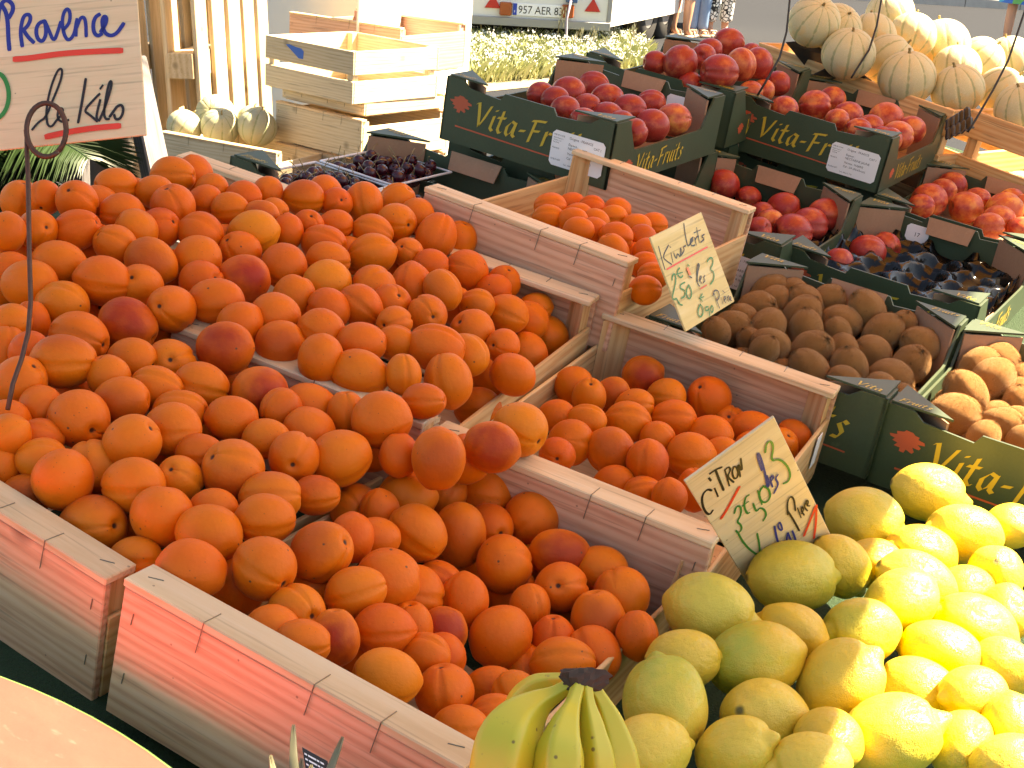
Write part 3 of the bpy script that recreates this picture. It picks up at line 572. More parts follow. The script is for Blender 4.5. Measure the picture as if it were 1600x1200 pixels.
# rows: x, y, z, radius, elongation, rotation xyz, red/first, spots/second, pale/third, label
APR = [
(2, (-1.219, 1.2293, -0.6084, 0.0215, 1.0, -2.23, -0.9, -2.0, 0, 0, 0.13, 'plain apricot just left of the apricot with its dark stem end')),
(2, (-1.1781, 1.241, -0.601, 0.0263, 1.17, 0.79, -0.11, 0.29, 0.2, 0.12, 0.22, 'apricot with its dark stem end up beside the wire sign rod')),
(2, (-1.197, 1.3293, -0.602, 0.0247, 1.2, 1.58, -0.15, -0.46, 0, 0, 0.32, 'plain apricot just right of the apricot with its dark stem end')),
(2, (-1.1903, 1.4298, -0.602, 0.0276, 1.2, -1.32, -0.37, -1.24, 0.1, 0.06, 0.19, 'topmost apricot of the big heap, in front of the slanted grey beam')),
(2, (-1.1605, 1.3599, -0.6033, 0.0239, 1.18, -1.81, 0.24, 1.95, 0, 0.12, 0.19, 'plain apricot just above and left of the large smooth apricot just below the topmost')),
(2, (-1.114, 1.3446, -0.606, 0.0292, 1.07, 0.42, -0.08, -0.48, 0.2, 0.12, 0.14, 'large smooth apricot just below the topmost one of the big heap')),
(2, (-1.139, 1.2796, -0.6106, 0.0254, 1.2, 1.66, -0.13, -0.83, 0.5, 0, 0.08, 'plain apricot right of the pale apricot with a lengthwise crease')),
(2, (-1.133, 1.4424, -0.6039, 0.0215, 1.15, 1.92, -0.24, -1.51, 0, 0.12, 0.26, 'plain apricot just above and left of the apricot with a deep crease')),
(2, (-1.1142, 1.4079, -0.6074, 0.0215, 1.11, 1.73, 0.36, -0.9, 0.35, 0, 0.06, 'plain apricot just left of the apricot with a deep crease')),
(2, (-1.0739, 1.4086, -0.6069, 0.0233, 1.18, 1.86, 0.04, -1.25, 0.2, 0, 0.11, 'apricot with a deep crease on the big heap near the cherries')),
(2, (-1.0889, 1.4533, -0.6042, 0.0236, 1.2, 1.9, 0.29, -1.26, 0, 0.06, 0.17, 'plain apricot just above and right of the apricot with a deep crease')),
(2, (-1.0841, 1.5003, -0.602, 0.0215, 1.03, 2.51, 1.0, -1.98, 0.6, 0.12, 0.25, "small red tinged apricot at the big heap's far edge")),
(2, (-1.0435, 1.463, -0.6135, 0.0215, 1.02, 1.26, -0.2, 1.48, 0.1, 0.12, 0.25, 'plain apricot just below the small red tinged apricot')),
(2, (-1.037, 1.4252, -0.6059, 0.0215, 1.2, -2.16, -1.21, 2.64, 0.6, 0.12, 0.34, 'reddish apricot just above the pale yellow orange apricot lying sideways')),
(2, (-1.1597, 1.1623, -0.6176, 0.0235, 1.05, -0.73, 0.86, -1.13, 0, 0.06, 0.03, 'plain apricot just left of the pale apricot with a lengthwise crease')),
(2, (-1.1338, 1.1995, -0.616, 0.0262, 1.2, -0.84, -0.59, -1.56, 0, 0.12, 0.08, 'pale apricot with a lengthwise crease right of the wire sign rod')),
(2, (-1.1653, 1.1216, -0.6142, 0.0215, 1.17, -2.71, -0.19, -1.83, 0.35, 0.12, 0.27, 'plain apricot below and left of the apricot with its dark stem end')),
(2, (-1.0961, 1.2591, -0.6148, 0.0261, 1.03, -0.7, 0.98, 3.03, 0.5, 0.06, 0.15, 'plain apricot just above and left of the red bellied apricot with a dark')),
(2, (-1.0498, 1.3253, -0.6171, 0.0275, 1.1, -2.2, -0.96, -0.51, 0.5, 0.12, 0.2, 'plain apricot just above the round even orange apricot')),
(2, (-1.0856, 1.2126, -0.6213, 0.0257, 1.05, 0.9, -0.57, -0.29, 0.2, 0.12, 0.2, 'plain apricot just above the long apricot with a clear crease')),
(2, (-1.0347, 1.2197, -0.6269, 0.03, 1.17, -1.04, -1.02, 1.39, 0.6, 0.06, 0.24, 'red bellied apricot with a dark stem hole, mid heap')),
(2, (-1.0094, 1.2742, -0.6263, 0.0289, 1.02, 3.0, 0.9, 2.02, 0, 0.06, 0.35, 'round even orange apricot right of the red bellied one')),
(2, (-1.0143, 1.3846, -0.6141, 0.03, 1.2, 1.93, 0.49, -0.81, 0.35, 0, 0.9, 'pale yellow orange apricot lying sideways high on the big heap')),
(2, (-0.9464, 1.2852, -0.632, 0.03, 1.1, -1.34, -1.08, 2.19, 0.95, 0.06, 0.34, 'apricot with a red right cheek below the pale sideways one')),
(2, (-0.9411, 1.3561, -0.6287, 0.0295, 1.12, -1.85, 0.21, -2.13, 0.2, 0, 0.25, 'plain apricot just right of the apricot with a red right cheek')),
(2, (-1.0324, 1.1389, -0.632, 0.03, 1.2, -1.57, -0.13, -1.05, 0, 0.06, 0.1, 'long apricot with a clear crease lying across the heap near the wire rod')),
(0, (-1.0391, 1.085, -0.6513, 0.0286, 1.13, 2.36, -1.09, -2.14, 0, 0.12, 0.3, 'plain apricot just below and left of the long apricot with a clear crease')),
(0, (-1.0901, 1.0854, -0.6445, 0.0293, 1.2, -2.21, 1.05, 1.26, 0.1, 0, 0.12, 'plain apricot just below and left of the pale apricot with a lengthwise crease')),
(2, (-1.0987, 1.1362, -0.6335, 0.0289, 1.2, -1.8, 0.42, 1.97, 0, 0.12, 0.31, 'plain apricot left of the long apricot with a clear crease')),
(2, (-1.1322, 1.0983, -0.6443, 0.0215, 1.2, -1.42, 1.03, -0.67, 0, 0.06, 0.15, 'plain apricot above and left of the big plump apricot with a crease')),
(2, (-0.9422, 1.1529, -0.6367, 0.0281, 1.2, 1.11, 0.5, -0.09, 0.1, 0, 0.02, 'apricot with a small dark stem dot facing out, above the bare crate rail')),
(0, (-0.9605, 1.1054, -0.6503, 0.03, 1.2, -1.89, 0.57, -1.49, 0.95, 0, 0.13, 'apricot with red lower right end, left of the bare crate rail')),
(2, (-0.9196, 1.2018, -0.632, 0.0289, 1.2, 1.83, 0.16, -1.14, 0.2, 0.06, 0.19, 'plain apricot just below and left of the apricot with a red right cheek')),
(2, (-0.8547, 1.228, -0.632, 0.0284, 1.1, -1.54, 0.64, -0.69, 0.05, 0, 0.35, 'plain apricot just above the red sided apricot with dark stem')),
(2, (-0.847, 1.1324, -0.643, 0.0297, 1.13, -2.14, -1.12, 2.52, 0.95, 0.06, 0.0, 'apricot with a large crimson left shoulder resting on the bare crate rail')),
(2, (-0.8173, 1.1914, -0.643, 0.0271, 1.06, -0.48, 0.84, 0.08, 0.6, 0, 0.21, 'red sided apricot with dark stem end perched on the bare crate rail')),
(0, (-0.771, 1.1001, -0.656, 0.0287, 1.02, -1.57, 1.13, -0.43, 0.95, 0, 0.33, 'apricot with a red right shoulder just below the bare crate rail')),
(0, (-0.819, 1.0629, -0.6568, 0.0266, 1.2, -1.71, -0.32, -0.91, 0.1, 0.06, 0.21, 'creased apricot with stem hole at its right, below the crate corner post')),
(0, (-0.8426, 1.0214, -0.6568, 0.0252, 1.2, -1.43, -1.11, -1.3, 0, 0, 0.34, 'plain apricot just above the apricot with a hooked crease')),
(0, (-0.9012, 1.0496, -0.655, 0.0251, 1.2, -1.5, 0.44, -1.37, 0.05, 0.06, 0.13, 'plain apricot just below the apricot with red lower right end')),
(0, (-0.9725, 1.0437, -0.655, 0.03, 1.2, -1.51, -0.6, -1.4, 0, 0.12, 0.13, 'plain apricot just above and right of the big plump apricot with a crease')),
(0, (-0.9273, 0.9759, -0.6453, 0.03, 1.2, -1.43, -0.27, -0.97, 0.5, 0.12, 0.23, "big plump apricot with a crease right of the wire rod's foot")),
(0, (-0.8849, 0.9961, -0.6516, 0.0221, 1.05, 0.03, 0.52, -2.64, 0.2, 0, 0.22, 'plain apricot just right of the big plump apricot with a crease')),
(0, (-0.8448, 0.9736, -0.6554, 0.0255, 1.2, -0.15, 1.37, 0.37, 0.5, 0.06, 0.15, 'plain apricot just above and right of the yellowish apricot with a black stem')),
(0, (-0.8974, 0.9188, -0.668, 0.0221, 1.04, 2.65, -0.12, -1.19, 0.35, 0, 0.33, 'plain apricot just left of the yellowish apricot with a black stem')),
(0, (-1.0333, 1.0051, -0.6496, 0.0215, 1.18, 2.02, 0.71, -1.11, 0.1, 0.06, 0.18, 'plain apricot just above and left of the big plump apricot with a crease')),
(0, (-1.0381, 1.0408, -0.6604, 0.0215, 1.2, 0.3, -0.22, -1.48, 0.2, 0.06, 0.0, 'plain apricot below and left of the long apricot with a clear crease')),
(0, (-1.0078, 0.978, -0.6651, 0.0234, 1.16, -0.12, -0.57, -0.54, 0.1, 0.06, 0.01, 'plain apricot just left of the big plump apricot with a crease')),
(0, (-0.9719, 0.9742, -0.6516, 0.0215, 1.0, -2.1, -0.46, -1.25, 0.2, 0, 0.02, 'plain apricot above and left of the yellowish apricot with a black stem')),
(2, (-0.9933, 1.4294, -0.6155, 0.0215, 1.2, 2.84, -0.06, 1.02, 0.35, 0.06, 0.16, 'plain apricot just right of the pale yellow orange apricot lying sideways')),
(0, (-0.8524, 0.9238, -0.6636, 0.0295, 1.08, 1.5, 0.48, 1.19, 0.35, 1.0, 0.32, 'yellowish apricot with a black stem hole and brown scabs, left side of heap')),
(0, (-0.7991, 1.0086, -0.6613, 0.0246, 1.2, -0.9, -1.22, -1.75, 0.2, 0.06, 0.26, 'plain apricot below and left of the creased apricot with stem hole')),
(0, (-0.7747, 0.9689, -0.658, 0.0275, 1.14, 1.89, -0.2, -1.4, 0, 0, 0.33, 'apricot with a hooked crease in the middle of the near left heap')),
(0, (-0.7509, 1.0299, -0.6553, 0.0243, 1.2, 1.51, -0.32, 2.4, 0, 0.06, 0.09, 'plain apricot just below and left of the apricot with a red right shoulder')),
(0, (-0.7807, 0.9179, -0.6581, 0.028, 1.18, 0.48, 0.53, 1.25, 0.1, 0.06, 0.21, 'plain apricot just left of the apricot with a hooked crease')),
(0, (-0.8648, 0.8866, -0.6778, 0.0215, 1.2, 2.11, -1.06, -1.67, 0.05, 0, 0.13, 'plain apricot just below and left of the yellowish apricot with a black stem')),
(0, (-0.8368, 0.8623, -0.6799, 0.0222, 1.18, 1.99, -1.32, -1.27, 0.05, 0.06, 0.3, 'plain apricot just above and left of the large dull round apricot')),
(0, (-0.7945, 0.8468, -0.6764, 0.0285, 1.0, -0.3, 0.95, 1.45, 0.05, 0.06, 0.28, 'large dull round apricot near the front left rail')),
(0, (-0.8661, 0.8407, -0.6938, 0.0215, 1.2, 0.18, 0.18, -2.49, 0, 0, 0.34, 'plain apricot just left of the large dull round apricot')),
(0, (-0.8735, 0.8542, -0.6675, 0.0215, 1.09, 2.42, -0.58, -1.27, 0.35, 0, 0.11, 'plain apricot left of the yellowish apricot with a black stem')),
(0, (-0.9026, 0.879, -0.6711, 0.0215, 1.17, 1.68, 0.32, -0.83, 0, 0.06, 0.08, 'plain apricot above and left of the large dull round apricot')),
(0, (-0.7394, 0.8789, -0.6701, 0.0273, 1.14, 1.89, -0.14, -1.41, 0, 0.12, 0.23, 'plain apricot just above and left of the smooth round apricot')),
(0, (-0.7205, 0.9199, -0.6718, 0.023, 1.07, 0.69, -0.16, 0.15, 0, 0, 0.21, 'plain apricot just above and right of the smooth round apricot')),
(0, (-0.6876, 0.9557, -0.6599, 0.03, 1.01, 0.73, -0.71, 0.0, 0.6, 0.06, 0.24, 'big apricot with a dusky red left half in the near left heap')),
(0, (-0.7058, 1.0284, -0.6596, 0.0218, 1.2, -1.26, 0.45, -1.11, 0, 0.12, 0.28, 'plain apricot just above and left of the apricot with a dark centre dot')),
(0, (-0.6633, 1.0178, -0.6591, 0.0255, 1.03, 1.07, -1.11, 1.04, 0, 0, 0.12, 'apricot with a dark centre dot beside the big dusky red one')),
(0, (-0.6385, 0.9519, -0.6663, 0.0256, 1.2, -1.4, -0.67, -1.02, 0.35, 0, 0.31, 'plain apricot just below and left of the apricot with a dark centre dot')),
(1, (-0.615, 0.9127, -0.6633, 0.0251, 1.2, -1.52, -0.1, -0.75, 0.1, 0.06, 0.08, 'plain apricot just above the apricot peppered with brown spots')),
(0, (-0.6396, 0.8661, -0.6707, 0.0275, 1.2, -1.55, -0.47, 1.71, 0, 0.45, 0.01, 'dented apricot with a dark scar above the split between front crates')),
(0, (-0.6914, 0.8633, -0.6743, 0.0281, 1.01, 0.5, 0.14, -2.82, 0, 0.06, 0.28, 'smooth round apricot left of the dented one')),
(0, (-0.7499, 0.8415, -0.7035, 0.03, 1.2, -1.09, -0.22, -1.75, 0.5, 0, 0.3, 'long apricot lying right behind the front left rail')),
(0, (-0.6657, 0.9029, -0.6726, 0.0215, 1.2, -2.35, 1.14, 1.1, 0.05, 0, 0.28, 'plain apricot just above the dented apricot with a dark scar')),
(1, (-0.6173, 0.8188, -0.6759, 0.027, 1.2, -1.79, 0.8, -1.06, 0.05, 0.45, 0.21, "lightly spotted apricot at the front middle crate's left corner")),
(1, (-0.5743, 0.8616, -0.6725, 0.0283, 1.05, -1.67, -0.44, -1.67, 0.1, 1.0, 0.1, "apricot peppered with brown spots at the front middle crate's left side")),
(0, (-0.8301, 0.8383, -0.707, 0.0215, 1.2, -1.81, -0.98, 2.43, 0.5, 0.06, 0.16, 'plain apricot above and left of the long apricot lying right behind the front left rail')),
(0, (-0.6874, 0.8295, -0.7031, 0.0215, 1.2, 1.8, -0.36, -1.18, 0.35, 0.12, 0.1, 'plain apricot just below and left of the smooth round apricot')),
(0, (-0.7324, 0.961, -0.6642, 0.0215, 1.2, -1.26, -0.14, -1.36, 0.2, 0.12, 0.01, 'plain apricot just below and right of the apricot with a hooked crease')),
(2, (-0.7153, 1.2003, -0.643, 0.0296, 1.2, 1.63, 0.31, -1.23, 0.1, 0.45, 0.05, 'big freckled apricot lying on the middle crate rail')),
(0, (-0.6347, 1.1252, -0.6412, 0.03, 1.14, 1.91, 0.31, -1.25, 0, 0.12, 0.33, "large smooth apricot leaning on the rail's end where four crates meet")),
(0, (-0.7226, 1.1241, -0.6615, 0.0268, 1.2, 1.65, -0.47, 2.21, 0.2, 0.12, 0.2, 'plain apricot just right of the apricot with a red right shoulder')),
(0, (-0.7288, 1.0808, -0.6526, 0.0215, 1.09, -2.48, -0.97, -2.42, 0.35, 0, 0.01, 'plain apricot just below and right of the apricot with a red right shoulder')),
(0, (-0.6799, 1.1289, -0.6539, 0.0215, 1.2, 0.14, -0.26, -0.82, 0.1, 0.06, 0.19, "plain apricot just left of the large smooth apricot leaning on the rail's")),
(0, (-0.6367, 1.0605, -0.6631, 0.03, 1.14, -1.17, 0.29, -0.53, 0, 0, 0.3, 'plain apricot just right of the apricot with a dark centre dot')),
(2, (-0.6725, 1.2206, -0.632, 0.0218, 1.11, 0.1, -0.34, -0.76, 0.05, 0, 0.28, 'plain apricot just below and left of the wide apricot lying sideways')),
(2, (-0.6418, 1.2707, -0.643, 0.0291, 1.16, 0.54, -0.3, -1.53, 0, 0, 0.32, 'upright pale apricot right of the freckled one on the rail')),
(3, (-0.6866, 1.4742, -0.715, 0.028, 1.04, -2.14, 0.27, 2.88, 0.35, 0, 0.31, 'plain apricot just below and left of the upright oval apricot on the low')),
(3, (-0.649, 1.3768, -0.715, 0.0268, 1.2, 1.91, -0.11, -1.46, 0.1, 0, 0.0, 'plain apricot just below and right of the upright pale apricot')),
(2, (-0.6214, 1.1835, -0.632, 0.0215, 1.2, -1.27, -0.37, -1.37, 0.35, 0, 0.06, 'plain apricot just below and left of the upright pale apricot')),
(3, (-0.5277, 1.2329, -0.643, 0.0298, 1.07, -1.66, -0.19, -1.73, 0.05, 0, 0.9, 'yellowish apricot with a crease at its top on the rail of the right crate')),
(1, (-0.5279, 1.171, -0.643, 0.0276, 1.17, -1.39, -1.1, 1.9, 0.95, 0, 0.18, 'creased apricot with red end and dark stem hole on the double rail')),
(1, (-0.5514, 1.1041, -0.643, 0.0283, 1.2, -2.79, 0.18, -2.58, 0.6, 0.12, 0.02, 'egg shaped apricot with a red tip standing where four crates meet')),
(1, (-0.5957, 1.104, -0.6578, 0.0215, 1.12, -0.43, 0.17, 1.28, 0.2, 0, 0.12, "plain apricot just below and right of the large smooth apricot leaning on the rail's")),
(1, (-0.5824, 1.1131, -0.705, 0.029, 1.13, -2.97, -1.45, -2.62, 0.05, 0.12, 0.28, 'plain apricot just below and left of the egg shaped apricot with a red')),
(1, (-0.5424, 1.2116, -0.7208, 0.0297, 1.13, 1.77, -0.19, -1.53, 0, 0.06, 0.08, "apricot with a long crease just below the front middle crate's back rail")),
(1, (-0.5357, 1.06, -0.7037, 0.0294, 1.1, -1.94, -0.21, -1.4, 0, 0, 0.06, 'plain apricot just below the egg shaped apricot with a red')),
(1, (-0.4822, 1.2112, -0.7242, 0.03, 1.04, 2.41, 0.47, -1.96, 0.5, 0.06, 0.32, 'smooth plump apricot against the back board of the front middle crate')),
(1, (-0.5176, 1.119, -0.7225, 0.0297, 1.2, -2.99, 0.2, -2.66, 0.5, 0.45, 0.04, 'specked apricot just below and left of the apricot with a long crease')),
(1, (-0.5538, 1.0125, -0.6973, 0.0215, 1.2, -1.45, 0.57, -0.79, 0, 0.12, 0.22, 'plain apricot just right of the brownish apricot with several scabs')),
(1, (-0.5584, 0.9253, -0.6768, 0.0283, 1.1, -0.74, 0.47, -0.88, 0.5, 1.0, 0.14, 'brownish apricot with several scabs near the low left side board')),
(1, (-0.5594, 0.976, -0.6843, 0.0215, 1.2, 2.64, 0.14, 1.13, 0.5, 0.06, 0.09, 'plain apricot just above and right of the brownish apricot with several scabs')),
(1, (-0.462, 1.1165, -0.73, 0.03, 1.08, -2.52, -0.33, 0.5, 0.2, 0.45, 0.18, 'tall apricot with a brown bruise on top in the front middle crate')),
(1, (-0.5819, 1.0607, -0.7006, 0.0215, 1.2, -2.91, 0.05, -1.87, 0.1, 0, 0.17, 'plain apricot below and left of the egg shaped apricot with a red')),
(1, (-0.6205, 1.0004, -0.6749, 0.0215, 1.2, -1.38, -0.09, -1.06, 0.5, 0, 0.3, 'plain apricot just below and right of the apricot with a dark centre dot')),
(2, (-1.0472, 1.5331, -0.6042, 0.0267, 1.17, -1.51, 0.04, -0.77, 0.5, 0.45, 0.04, "apricot with a dark scar at the big heap's far edge by the cherries")),
(2, (-1.0127, 1.5628, -0.6052, 0.0215, 1.04, -0.88, 0.57, -1.79, 0, 0, 0.02, 'plain apricot just left of the upright creased apricot')),
(2, (-0.995, 1.6045, -0.6067, 0.0279, 1.17, -2.6, -0.57, -1.42, 0, 0, 0.18, 'upright creased apricot in front of the cherry punnets')),
(2, (-0.9919, 1.4711, -0.616, 0.0236, 1.2, 0.41, 0.41, 0.02, 0.1, 0.06, 0.05, 'plain apricot just below the apricot with a dark scar')),
(2, (-0.9738, 1.5093, -0.6143, 0.022, 1.2, -1.39, 0.16, -0.99, 0, 0.06, 0.14, 'plain apricot just below and left of the upright creased apricot')),
(2, (-0.9326, 1.5381, -0.6166, 0.0258, 1.2, -1.85, -0.71, -0.79, 0.1, 0.06, 0.13, 'plain apricot just below the upright creased apricot')),
(2, (-0.9324, 1.5959, -0.613, 0.0274, 1.02, -1.35, 0.05, -1.87, 0, 0.06, 0.15, 'plain apricot just below and right of the upright creased apricot')),
(2, (-0.8771, 1.6124, -0.618, 0.03, 1.2, -0.29, -0.46, -0.81, 0, 0, 0.25, 'egg shaped apricot leaning against the tall pink crate board')),
(2, (-0.9498, 1.4508, -0.6215, 0.0273, 1.2, -1.34, -0.98, -1.67, 0.1, 0, 0.2, 'plain apricot just above the bright golden round apricot')),
(2, (-0.8968, 1.4856, -0.6244, 0.0294, 1.2, 2.04, -0.88, -1.21, 0, 0.06, 0.16, 'plain apricot above the apricot with a crease ending')),
(2, (-0.8731, 1.5367, -0.6253, 0.0215, 1.06, 0.93, -0.02, -0.11, 0.35, 0.12, 0.22, 'plain apricot just below and left of the egg shaped apricot leaning against the tall')),
(2, (-0.9167, 1.415, -0.6248, 0.0256, 1.2, -1.5, -0.11, -0.8, 0, 0.12, 0.02, 'plain apricot above and left of the apricot with a crease ending')),
(2, (-0.8788, 1.3625, -0.632, 0.03, 1.02, 2.04, 0.12, -0.53, 0.35, 0.12, 0.9, 'bright golden round apricot in the middle of the big heap')),
(2, (-0.8368, 1.4046, -0.632, 0.0287, 1.09, -2.36, -1.25, 0.69, 0.5, 0.06, 0.15, 'plain apricot just above and right of the apricot with a crease ending')),
(2, (-0.8053, 1.5807, -0.6368, 0.03, 1.05, 2.04, -0.31, -2.34, 0.35, 0.12, 0.16, 'round apricot just below the tall pink crate board')),
(2, (-0.8205, 1.4684, -0.6382, 0.0289, 1.11, -2.77, -0.3, -1.59, 0, 0, 0.19, 'plain apricot just right of the apricot with a crease ending')),
(2, (-0.7735, 1.465, -0.6261, 0.0251, 1.14, -0.26, -0.87, 0.22, 0.35, 0, 0.28, 'plain apricot just below and left of the round apricot just below the tall')),
(2, (-0.767, 1.6243, -0.6492, 0.0236, 1.04, -0.23, 0.23, -1.4, 0, 0.12, 0.05, 'plain apricot just above the long apricot with a straight crease')),
(2, (-0.8127, 1.3414, -0.632, 0.0271, 1.13, -2.05, -0.5, -1.15, 0, 0.06, 0.13, 'apricot with a crease ending in a black stem dot, lower part of the heap')),
(2, (-0.7583, 1.5811, -0.6479, 0.0225, 1.2, 1.3, 0.66, 1.89, 0.2, 0.06, 0.04, 'plain apricot just above and left of the long apricot with a straight crease')),
(2, (-0.7481, 1.3897, -0.632, 0.0254, 1.14, -1.01, -0.91, -2.77, 0.35, 0, 0.33, 'plain apricot just above the wide apricot lying sideways')),
(2, (-0.7134, 1.5402, -0.6558, 0.0273, 1.14, 1.52, -0.41, -1.54, 0.35, 0.12, 0.23, "long apricot with a straight crease near the heap's right end")),
(2, (-0.7416, 1.5055, -0.6449, 0.0215, 1.13, 2.16, -1.05, -1.79, 0.35, 0.06, 0.2, 'plain apricot just left of the long apricot with a straight crease')),
(2, (-0.7027, 1.4296, -0.6484, 0.0287, 1.04, -0.64, -0.78, 1.8, 0, 0, 0.17, 'plain apricot just below and left of the long apricot with a straight crease')),
(3, (-0.6904, 1.6348, -0.7062, 0.0293, 1.12, 0.47, -0.57, -1.58, 0, 0.12, 0.02, 'plain apricot just above and right of the upright oval apricot on the low')),
(2, (-0.7171, 1.6343, -0.6707, 0.0215, 1.2, 1.81, 0.05, -1.15, 0, 0, 0.23, 'plain apricot just right of the long apricot with a straight crease')),
(3, (-0.6759, 1.5487, -0.7058, 0.03, 1.2, -2.67, 0.06, -1.5, 0.1, 0, 0.29, 'upright oval apricot on the low side board between two crates')),
(2, (-0.7957, 1.2368, -0.6326, 0.027, 1.02, -1.95, -0.07, -1.02, 0.05, 0, 0.01, 'plain apricot just right of the red sided apricot with dark stem')),
(2, (-0.7473, 1.2472, -0.6314, 0.0264, 1.2, 1.01, -1.17, 2.59, 0, 0.12, 0.29, 'plain apricot just above the big freckled apricot')),
(2, (-0.759, 1.3328, -0.632, 0.0215, 1.09, 1.45, -0.6, 0.01, 0.05, 0.06, 0.28, 'plain apricot just below and right of the apricot with a crease ending')),
(2, (-0.7277, 1.2899, -0.6343, 0.0215, 1.13, 0.42, -1.29, 3.08, 0, 0, 0.04, 'plain apricot just left of the wide apricot lying sideways')),
(2, (-0.6857, 1.3107, -0.6298, 0.03, 1.2, -1.4, -1.35, -1.38, 0.35, 0, 0.33, 'wide apricot lying sideways above the pale upright one')),
(2, (-0.6575, 1.4262, -0.6491, 0.0215, 1.0, 1.31, 0.08, -0.24, 0, 0.06, 0.3, 'plain apricot just above and left of the upright oval apricot on the low')),
(2, (-0.8337, 1.5334, -0.6267, 0.0215, 1.2, -1.36, 0.62, -0.88, 0, 0, 0.08, 'plain apricot just below the egg shaped apricot leaning against the tall')),
(3, (-0.5499, 1.6532, -0.7147, 0.0283, 1.05, -2.85, -0.98, -2.78, 0.95, 0, 0.23, 'red cheeked apricot against the back board of the right crate')),
(3, (-0.4576, 1.6661, -0.715, 0.03, 1.14, 0.55, 0.69, -1.31, 0.1, 0.12, 0.09, "apricot perched on others against the right crate's back board")),
(3, (-0.5555, 1.5702, -0.7166, 0.0215, 1.05, -2.16, -1.07, 2.56, 0.6, 0.12, 0.33, 'reddish apricot just below and left of the red cheeked apricot against the back')),
(3, (-0.5692, 1.5251, -0.7144, 0.0245, 1.19, -0.18, -0.37, 2.19, 0.2, 0.12, 0.34, 'plain apricot just above the creased apricot at the low')),
(3, (-0.5173, 1.5562, -0.7141, 0.0229, 1.2, -1.28, -0.45, -1.34, 0.1, 0, 0.34, 'plain apricot just below the red cheeked apricot against the back')),
(3, (-0.5064, 1.5118, -0.7185, 0.0269, 1.2, -1.53, -0.94, -1.13, 0.1, 0, 0.15, 'plain apricot just above and right of the large pale apricot in the middle')),
(3, (-0.4683, 1.5696, -0.7182, 0.0267, 1.2, 1.95, -0.6, -1.56, 0.2, 0.12, 0.05, 'plain apricot just below and left of the apricot perched on others')),
(3, (-0.5805, 1.459, -0.7239, 0.0215, 1.17, -2.64, 1.34, 1.01, 0.1, 0, 0.06, 'plain apricot just above and left of the creased apricot at the low')),
(3, (-0.5425, 1.463, -0.7163, 0.0225, 1.2, 2.72, -1.2, -2.55, 0.1, 0.12, 0.32, 'plain apricot just above and right of the creased apricot at the low')),
(3, (-0.5389, 1.4192, -0.7296, 0.0282, 1.03, -2.05, -0.25, 0.21, 0.2, 0.12, 0.21, 'creased apricot at the low left side board of the right crate')),
(3, (-0.4193, 1.5772, -0.7232, 0.0272, 1.2, 1.9, 0.03, -1.39, 0.5, 0, 0.05, 'plain apricot just below the apricot perched on others')),
(3, (-0.3831, 1.6378, -0.7201, 0.026, 1.2, 1.09, 0.87, 1.44, 0.5, 0, 0.05, "plain apricot just left of the bright apricot in the right crate's")),
(3, (-0.3369, 1.6734, -0.7254, 0.024, 1.06, -1.27, 0.16, 1.53, 0.2, 0.06, 0.33, "bright apricot in the right crate's corner, right of the lemon sign")),
(3, (-0.4908, 1.4323, -0.7254, 0.0295, 1.08, -2.15, 0.65, -1.8, 0.5, 0.06, 0.23, 'large pale apricot in the middle of the right crate')),
(3, (-0.4413, 1.4269, -0.7187, 0.0275, 1.13, -2.92, -0.02, -1.43, 0.5, 0.12, 0.21, 'plain apricot just right of the large pale apricot in the middle')),
(3, (-0.416, 1.5054, -0.725, 0.029, 1.12, 1.75, -0.06, -1.03, 0.2, 0.06, 0.31, 'plain apricot right of the large pale apricot in the middle')),
(3, (-0.4624, 1.5065, -0.7215, 0.0215, 1.0, -2.86, -0.05, 0.17, 0.05, 0, 0.09, 'plain apricot below the red cheeked apricot against the back')),
(3, (-0.3893, 1.5439, -0.7246, 0.0215, 1.19, 1.86, 0.17, -1.21, 0.5, 0.12, 0.07, "plain apricot left of the bright apricot in the right crate's")),
(3, (-0.533, 1.3705, -0.7268, 0.0215, 1.0, -1.33, -0.18, -2.76, 0.2, 0.06, 0.08, 'plain apricot just below and left of the creased apricot at the low')),
(3, (-0.4634, 1.393, -0.7421, 0.0222, 1.2, -1.28, 0.48, -1.06, 0.1, 0, 0.15, 'plain apricot just below the large pale apricot in the middle')),
(3, (-0.3913, 1.3789, -0.7241, 0.0215, 1.13, -2.86, 0.01, -1.89, 0.35, 0.12, 0.25, 'plain apricot just below and right of the large pale apricot in the middle')),
(3, (-0.3824, 1.4427, -0.735, 0.0237, 1.2, -0.19, 0.23, 2.12, 0, 0.12, 0.2, 'plain apricot below the apricot perched on others')),
(3, (-0.4251, 1.3888, -0.7375, 0.0215, 1.2, -1.45, -1.04, -0.87, 0.5, 0, 0.17, 'plain apricot below and right of the creased apricot at the low')),
(1, (-0.4278, 1.1744, -0.727, 0.0285, 1.2, -1.7, 1.03, -1.0, 0.95, 0.45, 0.25, 'dark red spotted apricot under the back board of the front middle crate')),
(1, (-0.507, 0.9634, -0.699, 0.029, 1.12, 1.02, -1.22, 2.64, 0.5, 0.12, 0.27, 'plain apricot just above the lobed apricot with a deep crease')),
(1, (-0.5102, 0.9142, -0.6905, 0.0249, 1.2, -1.22, -0.5, -0.88, 0, 0.12, 0.32, 'plain apricot just above and left of the lobed apricot with a deep crease')),
(1, (-0.5303, 0.8558, -0.6948, 0.0252, 1.03, -0.24, -1.09, 3.08, 0, 0, 0.34, 'plain apricot just above and left of the dusky red apricot')),
(1, (-0.4964, 1.0496, -0.7373, 0.0221, 1.11, 1.17, -1.11, -1.13, 0.5, 0.06, 0.08, 'plain apricot just above the apricot with a red patch')),
